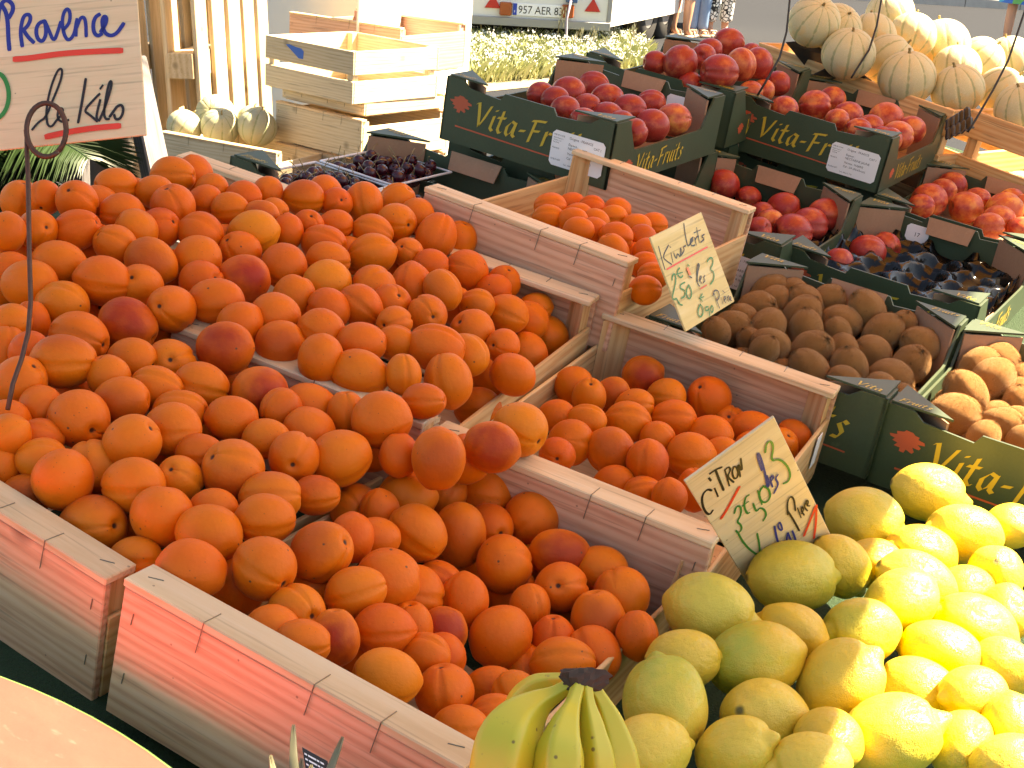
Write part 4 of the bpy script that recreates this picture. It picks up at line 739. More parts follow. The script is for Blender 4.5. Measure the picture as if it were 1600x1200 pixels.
(1, (-0.4585, 1.0326, -0.7329, 0.0255, 1.2, -2.63, -0.22, -1.93, 0, 0.06, 0.05, 'plain apricot just above and right of the apricot with a red patch')),
(1, (-0.4864, 0.8502, -0.6945, 0.0222, 1.2, -0.37, -0.15, 0.63, 0.95, 0, 0.31, 'dusky red apricot behind the front rail of the front middle crate')),
(1, (-0.4687, 0.9006, -0.7035, 0.0247, 1.2, 1.73, -0.39, -1.0, 0.05, 0.45, 0.06, 'lobed apricot with a deep crease behind the front rail')),
(1, (-0.4678, 0.9499, -0.7252, 0.0215, 1.2, 0.26, -0.04, -1.64, 0, 0.06, 0.06, 'plain apricot just right of the lobed apricot with a deep crease')),
(1, (-0.4508, 0.9829, -0.7382, 0.0233, 1.02, -2.36, -0.46, -3.06, 0.95, 0, 0.26, 'apricot with a red patch and dark stem, centre of the front middle crate')),
(1, (-0.4106, 1.0245, -0.744, 0.03, 1.09, -0.35, 1.04, 0.79, 0, 0, 0.03, 'large plain apricot beside the bare patch of crate bottom')),
(1, (-0.4289, 0.8447, -0.7021, 0.0265, 1.2, 1.49, 0.18, -0.89, 0.5, 0.06, 0.9, 'glossy golden apricot resting on the front rail')),
(1, (-0.3961, 0.8925, -0.7264, 0.0249, 1.02, 0.34, -0.3, -1.13, 0, 0.45, 0.12, 'apricot with a brown bruise just behind the front rail')),
(1, (-0.4304, 0.9473, -0.7362, 0.0215, 1.02, 1.9, 0.06, -0.42, 0.2, 0.06, 0.0, 'plain apricot just below the apricot with a red patch')),
(1, (-0.432, 0.9139, -0.7187, 0.0215, 1.2, 2.84, -1.21, -2.7, 0.05, 0.06, 0.15, 'plain apricot just below and left of the apricot with a red patch')),
(1, (-0.3805, 0.9608, -0.7542, 0.0234, 1.2, -1.46, 0.95, -1.1, 0.1, 0, 0.07, 'plain apricot just right of the apricot with a brown bruise')),
(1, (-0.5272, 0.8164, -0.6896, 0.0215, 1.2, 1.48, -0.61, 2.4, 0.2, 0.12, 0.14, 'plain apricot just left of the dusky red apricot')),
(1, (-0.3486, 0.9024, -0.7326, 0.0215, 1.2, -0.81, -1.36, -1.68, 0.2, 0.06, 0.04, 'plain apricot just below and right of the apricot with a brown bruise')),
(1, (-0.3603, 0.8592, -0.7249, 0.0215, 1.2, -1.49, -0.61, -0.84, 0.05, 0, 0.23, 'plain apricot below and right of the glossy golden apricot resting')),
(1, (-0.4111, 1.0829, -0.7407, 0.0215, 1.16, -3.05, -0.25, -0.6, 0, 0.12, 0.31, 'plain apricot just below and left of the apricot with a single dark dot')),
(1, (-0.4946, 0.8136, -0.6855, 0.0215, 1.2, -1.41, -0.25, -1.01, 0.05, 0, 0.18, 'plain apricot below and right of the apricot peppered with brown spots')),
(1, (-0.4006, 1.1261, -0.7321, 0.0274, 1.1, 0.93, -0.39, 0.47, 0.35, 0.06, 0.24, 'apricot with a single dark dot facing out in the front middle crate')),
(1, (-0.3478, 1.1593, -0.7326, 0.0293, 1.03, 2.42, -0.65, 2.55, 0.95, 0.06, 0.27, "apricot with a deep red upper left side, front middle crate's right end")),
(1, (-0.3466, 1.1054, -0.7381, 0.03, 1.18, -0.38, -0.37, 0.55, 0.6, 0.45, 0.1, 'tall red topped apricot with two specks leaning on the right side board')),
(1, (-0.3721, 1.0615, -0.7492, 0.0237, 1.2, 0.21, -0.17, -1.16, 0.35, 0.06, 0.04, 'plain apricot just right of the large plain apricot beside the bare')),
(1, (-0.3444, 1.025, -0.7407, 0.0275, 1.2, -1.26, -1.01, -1.24, 0.05, 0.45, 0.24, 'specked apricot just below and left of the tall red topped apricot with two')),
(1, (-0.3525, 0.942, -0.7321, 0.0215, 1.0, -1.64, -0.56, -2.47, 0.2, 0, 0.23, 'plain apricot just below the large plain apricot beside the bare')),
(1, (-0.3035, 1.0941, -0.7226, 0.0215, 1.2, -0.35, -0.65, -0.29, 0.2, 0.06, 0.02, 'plain apricot just right of the tall red topped apricot with two')),
(4, (-0.8648, 1.9401, -0.628, 0.0236, 1.2, 1.73, -0.67, -1.0, 0.05, 0, 0.23, 'plain apricot just above and left of the creased apricot in the far apricot')),
(4, (-0.8549, 1.9997, -0.6318, 0.0215, 1.2, 1.7, 0.15, -0.88, 0.35, 0, 0.06, 'plain apricot above and right of the round apricot just below the tall')),
(4, (-0.8175, 1.993, -0.6245, 0.0215, 1.12, -1.02, -0.98, -1.78, 0.35, 0.12, 0.04, 'plain apricot above and right of the long apricot with a straight crease')),
(4, (-0.7916, 2.0383, -0.628, 0.0215, 1.2, 0.44, -1.33, -3.11, 0.2, 0, 0.32, 'plain apricot just above the creased apricot in the far apricot')),
(4, (-0.8209, 1.9537, -0.6308, 0.0215, 1.2, 1.71, -0.89, -0.92, 0.35, 0.12, 0.19, 'plain apricot right of the egg shaped apricot leaning against the tall')),
(4, (-0.8454, 1.9001, -0.6341, 0.0229, 1.2, -1.26, -0.87, -1.3, 0.35, 0, 0.16, 'plain apricot just left of the creased apricot in the far apricot')),
(4, (-0.8078, 1.9058, -0.6257, 0.0215, 1.2, 2.12, 0.9, -0.95, 0.05, 0, 0.25, 'plain apricot above the upright oval apricot on the low')),
(4, (-0.7776, 1.9931, -0.628, 0.0215, 1.2, 1.73, -0.18, -0.99, 0, 0, 0.26, 'plain apricot right of the round apricot just below the tall')),
(4, (-0.7783, 1.8681, -0.6244, 0.0215, 1.2, 1.41, -0.57, 2.31, 0.2, 0.12, 0.13, 'plain apricot above and left of the red cheeked apricot against the back')),
(4, (-0.7842, 1.9408, -0.6278, 0.0215, 1.07, 1.58, -0.52, 1.84, 0.05, 0.06, 0.13, 'plain apricot above and right of the upright oval apricot on the low')),
(4, (-0.7362, 1.9921, -0.628, 0.0215, 1.2, 1.68, 0.03, -0.86, 0.5, 0, 0.01, 'plain apricot just above and right of the creased apricot in the far apricot')),
(4, (-0.7694, 1.9045, -0.6287, 0.0215, 1.16, -1.53, 0.57, -0.69, 0.2, 0.06, 0.09, 'plain apricot above the red cheeked apricot against the back')),
(4, (-0.7238, 2.032, -0.628, 0.0215, 1.2, 1.67, -0.08, -0.85, 0.5, 0.06, 0.31, 'plain apricot just right of the creased apricot in the far apricot')),
(4, (-0.729, 1.9002, -0.6243, 0.0239, 1.2, -1.58, -0.06, -1.02, 0.1, 0.12, 0.19, 'creased apricot in the far apricot crate, nearest its front rail')),
(4, (-0.7063, 1.9489, -0.628, 0.0215, 1.2, -1.55, 0.34, -0.68, 0.5, 0, 0.12, 'plain apricot above and left of the apricot perched on others')),
(4, (-0.6724, 1.8883, -0.628, 0.0215, 1.1, 2.07, -0.53, -0.7, 0.5, 0, 0.05, 'plain apricot just below and right of the creased apricot in the far apricot')),
(4, (-0.6482, 1.8301, -0.628, 0.0215, 1.2, -1.49, -1.17, -0.79, 0.2, 0, 0.24, 'plain apricot right of the long apricot with a straight crease')),
(4, (-0.6218, 1.7995, -0.628, 0.0215, 1.2, 1.89, -0.89, -1.32, 0.2, 0, 0.06, 'plain apricot above the large pale apricot in the middle')),
(4, (-0.605, 1.7333, -0.628, 0.0215, 1.2, -1.35, -0.61, -1.14, 0, 0.12, 0.23, 'plain apricot above and right of the creased apricot at the low')),
(0, (-0.9368, 0.9298, -0.659, 0.0265, 1.08, -0.11, 0.52, 0.07, 0.1, 0, 0.21, 'half buried apricot just below and left of the big plump apricot with a crease')),
(3, (-0.3626, 1.5981, -0.7298, 0.0265, 1.08, 0.56, -1.22, 2.88, 0, 0.12, 0.28, "half buried apricot just left of the bright apricot in the right crate's")),
(1, (-0.3845, 1.1857, -0.731, 0.0265, 1.08, -2.45, 1.34, 0.82, 0.2, 0, 0.2, 'half buried apricot just above and left of the apricot with a deep red upper')),
(0, (-0.8011, 0.8933, -0.6829, 0.0265, 1.08, 1.46, -1.12, -2.35, 0, 0.06, 0.13, 'half buried apricot just above and right of the large dull round apricot')),
(1, (-0.6039, 0.867, -0.708, 0.0265, 1.08, -1.82, -1.36, 1.97, 0.05, 0, 0.29, 'half buried apricot just below and left of the apricot peppered with brown spots')),
(2, (-1.0055, 1.1709, -0.636, 0.0265, 1.08, -0.84, 0.25, -2.78, 0.1, 0.12, 0.33, 'half buried apricot just below and left of the red bellied apricot with a dark')),
(2, (-0.8814, 1.2993, -0.636, 0.0265, 1.08, 0.13, 0.34, 1.99, 0.1, 0.06, 0.19, 'half buried apricot just left of the bright golden round apricot')),
(2, (-1.0008, 1.3435, -0.6275, 0.0265, 1.08, 0.83, 0.35, -0.81, 0.2, 0.06, 0.22, 'half buried apricot just below and left of the pale yellow orange apricot lying sideways')),
(1, (-0.5733, 1.1763, -0.7211, 0.0265, 1.08, 2.7, 0.15, -1.21, 0.2, 0.06, 0.31, 'half buried apricot just below the egg shaped apricot with a red')),
(2, (-0.8683, 1.1827, -0.636, 0.0265, 1.08, 2.25, 0.47, 0.13, 0.35, 0.12, 0.01, 'half buried apricot just above and right of the apricot with a large crimson')),
(2, (-0.7569, 1.1843, -0.636, 0.0265, 1.08, -3.01, 0.02, -2.64, 0, 0, 0.04, 'half buried apricot just left of the big freckled apricot')),
(1, (-0.5612, 0.926, -0.7189, 0.0265, 1.08, 1.65, -0.21, 2.16, 0.5, 0, 0.17, 'half buried apricot just below the brownish apricot with several scabs')),
(1, (-0.3774, 1.0308, -0.7729, 0.0265, 1.08, -2.85, -0.57, -1.26, 0.2, 0.12, 0.07, 'half buried apricot just below and right of the large plain apricot beside the bare')),
(2, (-1.0931, 1.2977, -0.6192, 0.0265, 1.08, -0.83, -0.41, -1.77, 0.5, 0, 0.01, 'half buried apricot just below and left of the large smooth apricot just below the topmost')),
(1, (-0.452, 1.1323, -0.7674, 0.0265, 1.08, 2.52, -1.4, 0.06, 0.2, 0.12, 0.04, 'half buried apricot just below the tall apricot with a brown bruise')),
(2, (-1.0514, 1.2847, -0.6584, 0.0265, 1.08, 1.68, -0.56, 0.93, 0.05, 0, 0.05, 'half buried apricot just right of the red bellied apricot with a dark')),
(1, (-0.5218, 1.1326, -0.7688, 0.0265, 1.08, 2.5, -0.09, 1.06, 0.5, 0, 0.22, 'half buried apricot just left of the tall apricot with a brown bruise')),
(2, (-1.2568, 1.2286, -0.6255, 0.0265, 1.08, -0.07, -0.04, -0.64, 0, 0, 0.13, 'half buried apricot just left of the apricot with its dark stem end')),
(0, (-0.8781, 1.0831, -0.659, 0.0265, 1.08, 0.94, -0.43, 0.93, 0, 0, 0.17, 'half buried apricot just above and left of the creased apricot with stem hole')),
(2, (-1.1885, 1.2901, -0.6188, 0.0265, 1.08, -1.35, 0.55, -1.14, 0, 0.06, 0.11, 'half buried apricot just right of the apricot with its dark stem end')),
(0, (-0.6887, 1.0778, -0.6615, 0.0265, 1.08, 1.04, 0.51, -1.73, 0.5, 0.06, 0.24, 'half buried apricot just above and right of the apricot with a dark centre dot')),
(3, (-0.502, 1.626, -0.719, 0.0265, 1.08, 2.05, -0.08, -2.23, 0, 0, 0.3, 'half buried apricot just below and right of the red cheeked apricot against the back')),
(2, (-0.9419, 1.499, -0.6448, 0.0265, 1.08, -1.61, 1.02, 3.0, 0.2, 0, 0.25, 'half buried apricot just above and right of the bright golden round apricot')),
(2, (-0.7822, 1.5242, -0.6649, 0.0265, 1.08, 0.63, -0.81, -0.54, 0.35, 0.06, 0.35, 'half buried apricot just below the round apricot just below the tall')),
(3, (-0.4226, 1.6646, -0.7388, 0.0265, 1.08, 0.1, -0.75, 1.6, 0, 0, 0.3, 'half buried apricot just below and right of the apricot perched on others')),
(2, (-1.1351, 1.2311, -0.6407, 0.0265, 1.08, -1.22, -0.1, -1.72, 0.1, 0, 0.17, 'half buried apricot just below and right of the pale apricot with a lengthwise crease')),
(2, (-1.1893, 1.1609, -0.6501, 0.0265, 1.08, -2.68, 0.76, -1.01, 0, 0, 0.14, 'half buried apricot just left of the pale apricot with a lengthwise crease')),
(0, (-0.9367, 1.0054, -0.691, 0.0265, 1.08, -1.18, -1.22, -0.33, 0.5, 0, 0.25, 'half buried apricot just above the yellowish apricot with a black stem')),
(0, (-0.817, 1.0745, -0.7007, 0.0265, 1.08, 1.52, -0.58, 2.81, 0.1, 0.12, 0.17, 'half buried apricot just right of the apricot with a hooked crease')),
(1, (-0.4948, 1.0022, -0.7265, 0.0265, 1.08, 1.16, -0.3, -0.11, 0, 0.12, 0.07, 'half buried apricot just above and left of the apricot with a red patch')),
(2, (-0.8692, 1.666, -0.6313, 0.0265, 1.08, -0.08, -0.13, -2.15, 0.1, 0.06, 0.01, 'half buried apricot just right of the egg shaped apricot leaning against the tall')),
(4, (-0.7105, 1.8505, -0.632, 0.0265, 1.08, -0.47, 0.3, 2.36, 0.1, 0.12, 0.15, 'half buried apricot just below the creased apricot in the far apricot')),
(0, (-0.8522, 1.1517, -0.683, 0.0265, 1.08, 2.91, 0.86, 2.35, 0.1, 0, 0.25, 'half buried apricot just below the apricot with a large crimson')),
(1, (-0.4974, 0.9153, -0.7441, 0.0265, 1.08, -1.85, -0.3, -3.13, 0.05, 0.06, 0.16, 'half buried apricot just right of the dusky red apricot')),
(0, (-1.0591, 1.1507, -0.675, 0.0265, 1.08, -1.21, -0.54, -2.11, 0.05, 0.12, 0.08, 'half buried apricot just below and left of the long apricot with a clear crease')),
(2, (-0.8356, 1.3069, -0.636, 0.0265, 1.08, 1.61, -0.11, -2.08, 0, 0, 0.09, 'half buried apricot just below the bright golden round apricot')),
(2, (-0.6678, 1.3553, -0.6451, 0.0265, 1.08, -1.28, -1.36, 1.15, 0.05, 0, 0.3, 'half buried apricot just above and right of the upright pale apricot')),
(0, (-0.7526, 0.8865, -0.7131, 0.0265, 1.08, 1.37, 0.51, -2.88, 0.2, 0, 0.06, 'half buried apricot just right of the long apricot lying right behind the front left rail')),
(2, (-0.9779, 1.6649, -0.6095, 0.0265, 1.08, -0.1, -0.52, -2.49, 0, 0, 0.2, 'half buried apricot just right of the upright creased apricot')),
(3, (-0.3437, 1.6338, -0.7288, 0.0265, 1.08, 0.34, 0.29, 0.52, 0.2, 0, 0.22, "half buried apricot just below and left of the bright apricot in the right crate's")),
(2, (-0.6202, 1.3905, -0.6619, 0.0265, 1.08, 0.41, 1.25, -2.26, 0, 0, 0.21, 'half buried apricot just below and left of the upright oval apricot on the low')),
(2, (-0.974, 1.241, -0.636, 0.0265, 1.08, 0.98, -0.35, 1.7, 0.1, 0.12, 0.06, 'half buried apricot just below the round even orange apricot')),
(0, (-0.9866, 1.1012, -0.683, 0.0265, 1.08, 2.79, 0.25, -2.48, 0.5, 0, 0.14, 'half buried apricot just below and left of the apricot with red lower right end')),
(3, (-0.6024, 1.5496, -0.719, 0.0265, 1.08, 2.48, 1.37, -1.42, 0.05, 0.12, 0.01, 'half buried apricot just below and right of the upright oval apricot on the low')),
(2, (-0.9333, 1.6488, -0.615, 0.0265, 1.08, 2.66, 0.7, 1.28, 0.35, 0, 0.08, 'half buried apricot just above and left of the egg shaped apricot leaning against the tall')),
(0, (-1.1546, 1.1069, -0.675, 0.0265, 1.08, -0.45, -0.01, 0.03, 0, 0.12, 0.17, 'half buried apricot just below and left of the pale apricot with a lengthwise crease')),
(0, (-0.653, 1.1447, -0.6879, 0.0265, 1.08, 2.33, 1.44, 2.34, 0, 0, 0.03, "half buried apricot just below the large smooth apricot leaning on the rail's")),
(0, (-0.7933, 0.9764, -0.6971, 0.0265, 1.08, -3.09, -1.35, -0.36, 0.1, 0, 0.06, 'half buried apricot just below and left of the apricot with a hooked crease')),
(1, (-0.5562, 1.1783, -0.672, 0.0265, 1.08, -0.63, -0.39, 2.75, 0.2, 0, 0.12, 'half buried apricot just below and left of the creased apricot with red end')),
(0, (-0.6928, 0.9747, -0.7043, 0.0265, 1.08, -0.41, -1.17, 2.52, 0, 0, 0.28, 'half buried apricot just below the big apricot with a dusky red')),
(1, (-0.4573, 1.1916, -0.7643, 0.0265, 1.08, 0.48, -1.37, -1.85, 0.05, 0.06, 0.34, 'half buried apricot just below and left of the dark red spotted apricot')),
(1, (-0.3307, 1.0635, -0.7435, 0.0265, 1.08, -2.0, -0.73, -1.88, 0.1, 0.06, 0.17, 'half buried apricot just below and left of the tall red topped apricot with two')),
(2, (-1.1886, 1.4707, -0.606, 0.0265, 1.08, 3.06, -0.26, 1.0, 0.2, 0.06, 0.01, 'half buried apricot just right of the topmost apricot of the big heap')),
(2, (-1.0529, 1.3711, -0.6407, 0.0265, 1.08, -0.95, -1.28, 2.44, 0.05, 0.06, 0.11, 'half buried apricot just above and right of the round even orange apricot')),
(2, (-0.705, 1.5918, -0.6755, 0.0265, 1.08, 0.67, -1.12, -0.42, 0, 0.12, 0.34, 'half buried apricot just right of the long apricot with a straight crease')),
(3, (-0.441, 1.5207, -0.7578, 0.0265, 1.08, -2.82, -0.73, -3.06, 0.2, 0, 0.04, 'half buried apricot just right of the large pale apricot in the middle')),
(1, (-0.5089, 1.1686, -0.731, 0.0265, 1.08, -1.23, 0.22, -2.08, 0.35, 0, 0.01, 'half buried apricot just below the apricot with a long crease')),
(2, (-1.1955, 1.3677, -0.6241, 0.0265, 1.08, -1.73, -0.57, -2.3, 0.2, 0, 0.17, 'half buried apricot just left of the large smooth apricot just below the topmost')),
(2, (-0.9047, 1.5584, -0.6556, 0.0265, 1.08, 1.48, -0.68, 1.74, 0, 0.06, 0.07, 'half buried apricot just below and left of the egg shaped apricot leaning against the tall')),
(2, (-0.798, 1.3834, -0.636, 0.0265, 1.08, 0.02, -0.65, 2.71, 0.5, 0.12, 0.12, 'half buried apricot just right of the apricot with a crease ending')),
(2, (-0.9506, 1.2053, -0.668, 0.0265, 1.08, -1.71, -0.65, -2.34, 0.1, 0.06, 0.33, 'half buried apricot just below and right of the apricot with a small dark stem')),
(0, (-0.9715, 1.1644, -0.675, 0.0265, 1.08, -2.24, 1.08, 2.12, 0, 0.12, 0.11, 'half buried apricot just below and left of the apricot with a small dark stem')),
(3, (-0.5676, 1.5885, -0.751, 0.0265, 1.08, -1.11, -0.32, -0.2, 0.2, 0.12, 0.03, 'half buried apricot just above the large pale apricot in the middle')),
(1, (-0.4102, 1.1422, -0.7748, 0.0265, 1.08, -0.46, 0.64, 2.88, 0.05, 0, 0.3, 'half buried apricot just below the apricot with a single dark dot')),
(2, (-1.0477, 1.5822, -0.6067, 0.0265, 1.08, 0.91, -0.14, -2.37, 0, 0.12, 0.19, 'half buried apricot just right of the apricot with a dark scar')),
(4, (-0.703, 1.918, -0.656, 0.0265, 1.08, -1.93, -0.15, 2.57, 0.2, 0.12, 0.06, 'half buried apricot just below and right of the creased apricot in the far apricot')),
(1, (-0.615, 1.0695, -0.7159, 0.0265, 1.08, -0.88, -0.81, -2.81, 0.35, 0.12, 0.29, 'half buried apricot just above and right of the brownish apricot with several scabs'))]
GRP = ['apricots heaped in the front left crate', 'apricots in the front middle crate', 'apricots of the big back heap', 'apricots in the half filled crate', 'apricots in the raised crate', 'kiwis in the shaded box', 'kiwis in the sunlit box', 'nectarines in the leftmost upper box', 'nectarines in the farthest box', 'nectarines in the upper box by the melons', 'nectarines in the low box', 'nectarines on the black tray', 'nectarines in the right edge box']
def put(name, me, row, cat, group, zs=1.0):
    x, y, z, r, e, rx, ry, rz, c0, c1, c2, lab = row
    b_ = r/math.sqrt(e)**.66; sc_ = Vector((b_, b_, b_*e*zs))
    o = link(name, me, None, S4 @ Matrix.LocRotScale(Vector((x, y, z)), Euler((rx, ry, rz)), sc_)); o.color = (c0, c1, c2, 1)
    return tag(o, lab, cat, group)
for i, (gi, row) in enumerate(APR): put('apricot', ME_APR[(i*5+i//7) % 7], row, 'apricot', GRP[gi])
LEM = [
(-0.2173, 1.2993, -0.71, 0.04, 1.25, 1.33, 0.98, 2.01, 0.75, 0.19, 0, 'large green tinged lemon overlapping the foot of the lemon price sign'),
(-0.1847, 1.3641, -0.71, 0.0328, 1.15, 2.61, 0.78, 2.65, 0.75, 0.32, 0, 'greenish lemon with its stem scar facing down behind the large green tinged one'),
(-0.1862, 1.1993, -0.71, 0.03, 1.25, 1.71, 0.77, -1.39, 0.05, 0.9, 0, 'small orange yellow lemon between the left lemons'),
(-0.1971, 1.1253, -0.7117, 0.04, 1.25, -2.4, 1.09, 1.48, 1.0, 0.9, 0, 'orange yellow lemon with a dark green right tip'),
(-0.1298, 1.2539, -0.71, 0.0363, 1.15, 1.64, 0.61, -0.73, 0.75, 0.15, 0, 'pale green yellow lemon with its nipple pointing up'),
(-0.1098, 1.324, -0.7007, 0.0368, 1.15, 2.81, 0.85, 0.53, 0.75, 0.08, 0, 'greenish lemon with round stem scar at upper right and a scratch'),
(-0.1061, 1.3928, -0.7093, 0.04, 1.25, -1.94, -0.6, -0.91, 0.75, 0.27, 0, 'green yellow lemon half hidden with its tip to the right'),
(-0.0547, 1.2881, -0.7161, 0.0366, 1.25, 1.87, -1.33, -1.7, 0.07, 0.09, 0, 'lemon half in shade and half in sun, right of the scratched one'),
(-0.1199, 1.1495, -0.71, 0.04, 1.15, 0.1, 0.56, 0.81, 0.03, 0.25, 0, 'big yellow lemon with a bumpy nipple at upper right, centre of the pile'),
(-0.1605, 1.062, -0.7235, 0.04, 1.15, 2.11, -0.42, 2.46, 0.09, 0.25, 0, 'big lemon with a round green stem scar at its upper left'),
(-0.1632, 0.9816, -0.71, 0.0307, 1.25, -0.77, 0.02, -1.42, 0.06, 0.17, 0, 'plain lemon just below and left of the big lemon with a round green'),
(-0.06, 1.1022, -0.71, -0.04, 1.25, -0.94, -0.46, -1.31, 0.75, 0.05, 0, 'large lemon with a long green nipple pointing left at the bottom'),
(-0.0563, 1.2235, -0.7307, 0.037, 1.21, -1.51, 0.62, 1.82, 0.11, 0.01, 0, 'round lemon whose right half is in full sun above the long nippled one'),
(-0.0363, 1.3548, -0.7095, 0.039, 1.25, 1.39, -0.77, -1.05, 0.07, 0.27, 0, 'plain lemon just above and right of the lemon half in shade and half'),
(-0.0399, 1.4953, -0.71, 0.0334, 1.15, -2.4, -0.31, 0.2, 0.1, 0.03, 0, 'sunlit lemon with a grey stem scar at the right edge'),
(-0.0136, 1.4137, -0.7076, 0.03, 1.15, -1.83, -0.53, -2.69, 0.04, 0.3, 0, 'plain lemon just below the sunlit lemon with a grey stem'),
(-0.0102, 1.2122, -0.7015, 0.03, 1.2, 1.67, -0.45, -0.87, 0.1, 0.31, 0, 'plain lemon just right of the round lemon whose right half is'),
(-0.0031, 1.1439, -0.713, 0.03, 1.15, -2.7, -0.93, -2.04, 0.13, 0.16, 0, 'plain lemon just below and right of the round lemon whose right half is'),
(0.0309, 1.1821, -0.6978, 0.03, 1.15, -2.16, 0.01, -2.54, 0.13, 0.26, 0, 'plain lemon below and right of the lemon half in shade and half'),
(0.0414, 1.121, -0.6955, 0.03, 1.25, 0.86, -1.14, 2.55, 0.05, 0.13, 0, 'plain lemon right of the large lemon with a long green'),
(0.0041, 1.305, -0.709, 0.03, 1.15, 1.84, 0.02, 1.93, 0.01, 0.14, 0, 'plain lemon just right of the lemon half in shade and half'),
(-0.1024, 1.0483, -0.7058, 0.03, 1.15, 1.45, -0.77, -0.3, 0.14, 0.9, 0, 'orange tinted lemon just below the big yellow lemon with a bumpy'),
(-0.1046, 0.9945, -0.6992, 0.03, 1.25, 1.69, -0.18, -0.9, 0.02, 0.2, 0, 'plain lemon just below and right of the big lemon with a round green'),
(-0.1598, 1.4223, -0.7213, 0.03, 1.17, 2.01, 1.28, -0.48, 0.02, 0.9, 0, 'orange tinted lemon just right of the greenish lemon with its stem scar'),
(-0.0604, 1.4393, -0.7172, 0.03, 1.15, 1.72, -0.59, -0.98, 0.01, 0.9, 0, 'orange tinted lemon just below and left of the sunlit lemon with a grey stem'),
(-0.1925, 1.4932, -0.71, 0.04, 1.17, 1.61, 0.98, 1.76, 0.75, 0.23, 0, 'greenish lemon right behind the lemon price sign'),
(-0.1502, 1.6372, -0.71, -0.0386, 1.25, -1.61, -0.29, -1.16, 0.04, 0.02, 0, 'yellow lemon with a pointed nipple against the printed green box'),
(-0.1208, 1.4702, -0.7113, 0.0376, 1.25, 1.31, -1.12, -0.56, 0.02, 0.9, 0, 'orange brown lemon with a stem scar below the sunlit one'),
(-0.0904, 1.5623, -0.71, 0.04, 1.25, 1.49, 0.83, -0.98, 0.1, 0.2, 0, 'big lemon in bright sun below the printed green box'),
(-0.0472, 1.6363, -0.71, 0.03, 1.15, 1.48, -1.02, 2.47, 0.0, 0.08, 0, 'plain lemon just right of the big lemon in bright sun'),
(-0.26, 1.1665, -0.71, -0.04, 1.18, -1.48, 0.48, -1.39, 0.15, 0.08, 0, "large yellow lemon with nipple at left beside the front crate's corner"),
(-0.2355, 0.9971, -0.71, 0.0391, 1.15, -0.93, -0.59, 0.4, 1.0, 0.2, 0, 'bright green lemon beside the banana stalk'),
(-0.2213, 0.9327, -0.71, 0.03, 1.25, 0.71, -1.49, -3.05, 0.06, 0.27, 0, 'smooth yellow lemon touching the bananas'),
(-0.2492, 1.0726, -0.71, 0.03, 1.25, -1.41, -0.91, -0.97, 0.09, 0.9, 0, 'orange tinted lemon just above and right of the bright green lemon beside the banana')]
for i, row in enumerate(LEM): put('lemon', ME_LEM[4 if row[3] < 0 else i % 4], row[:3]+(abs(row[3]),)+row[4:], 'lemon', 'lemons piled at the right front')
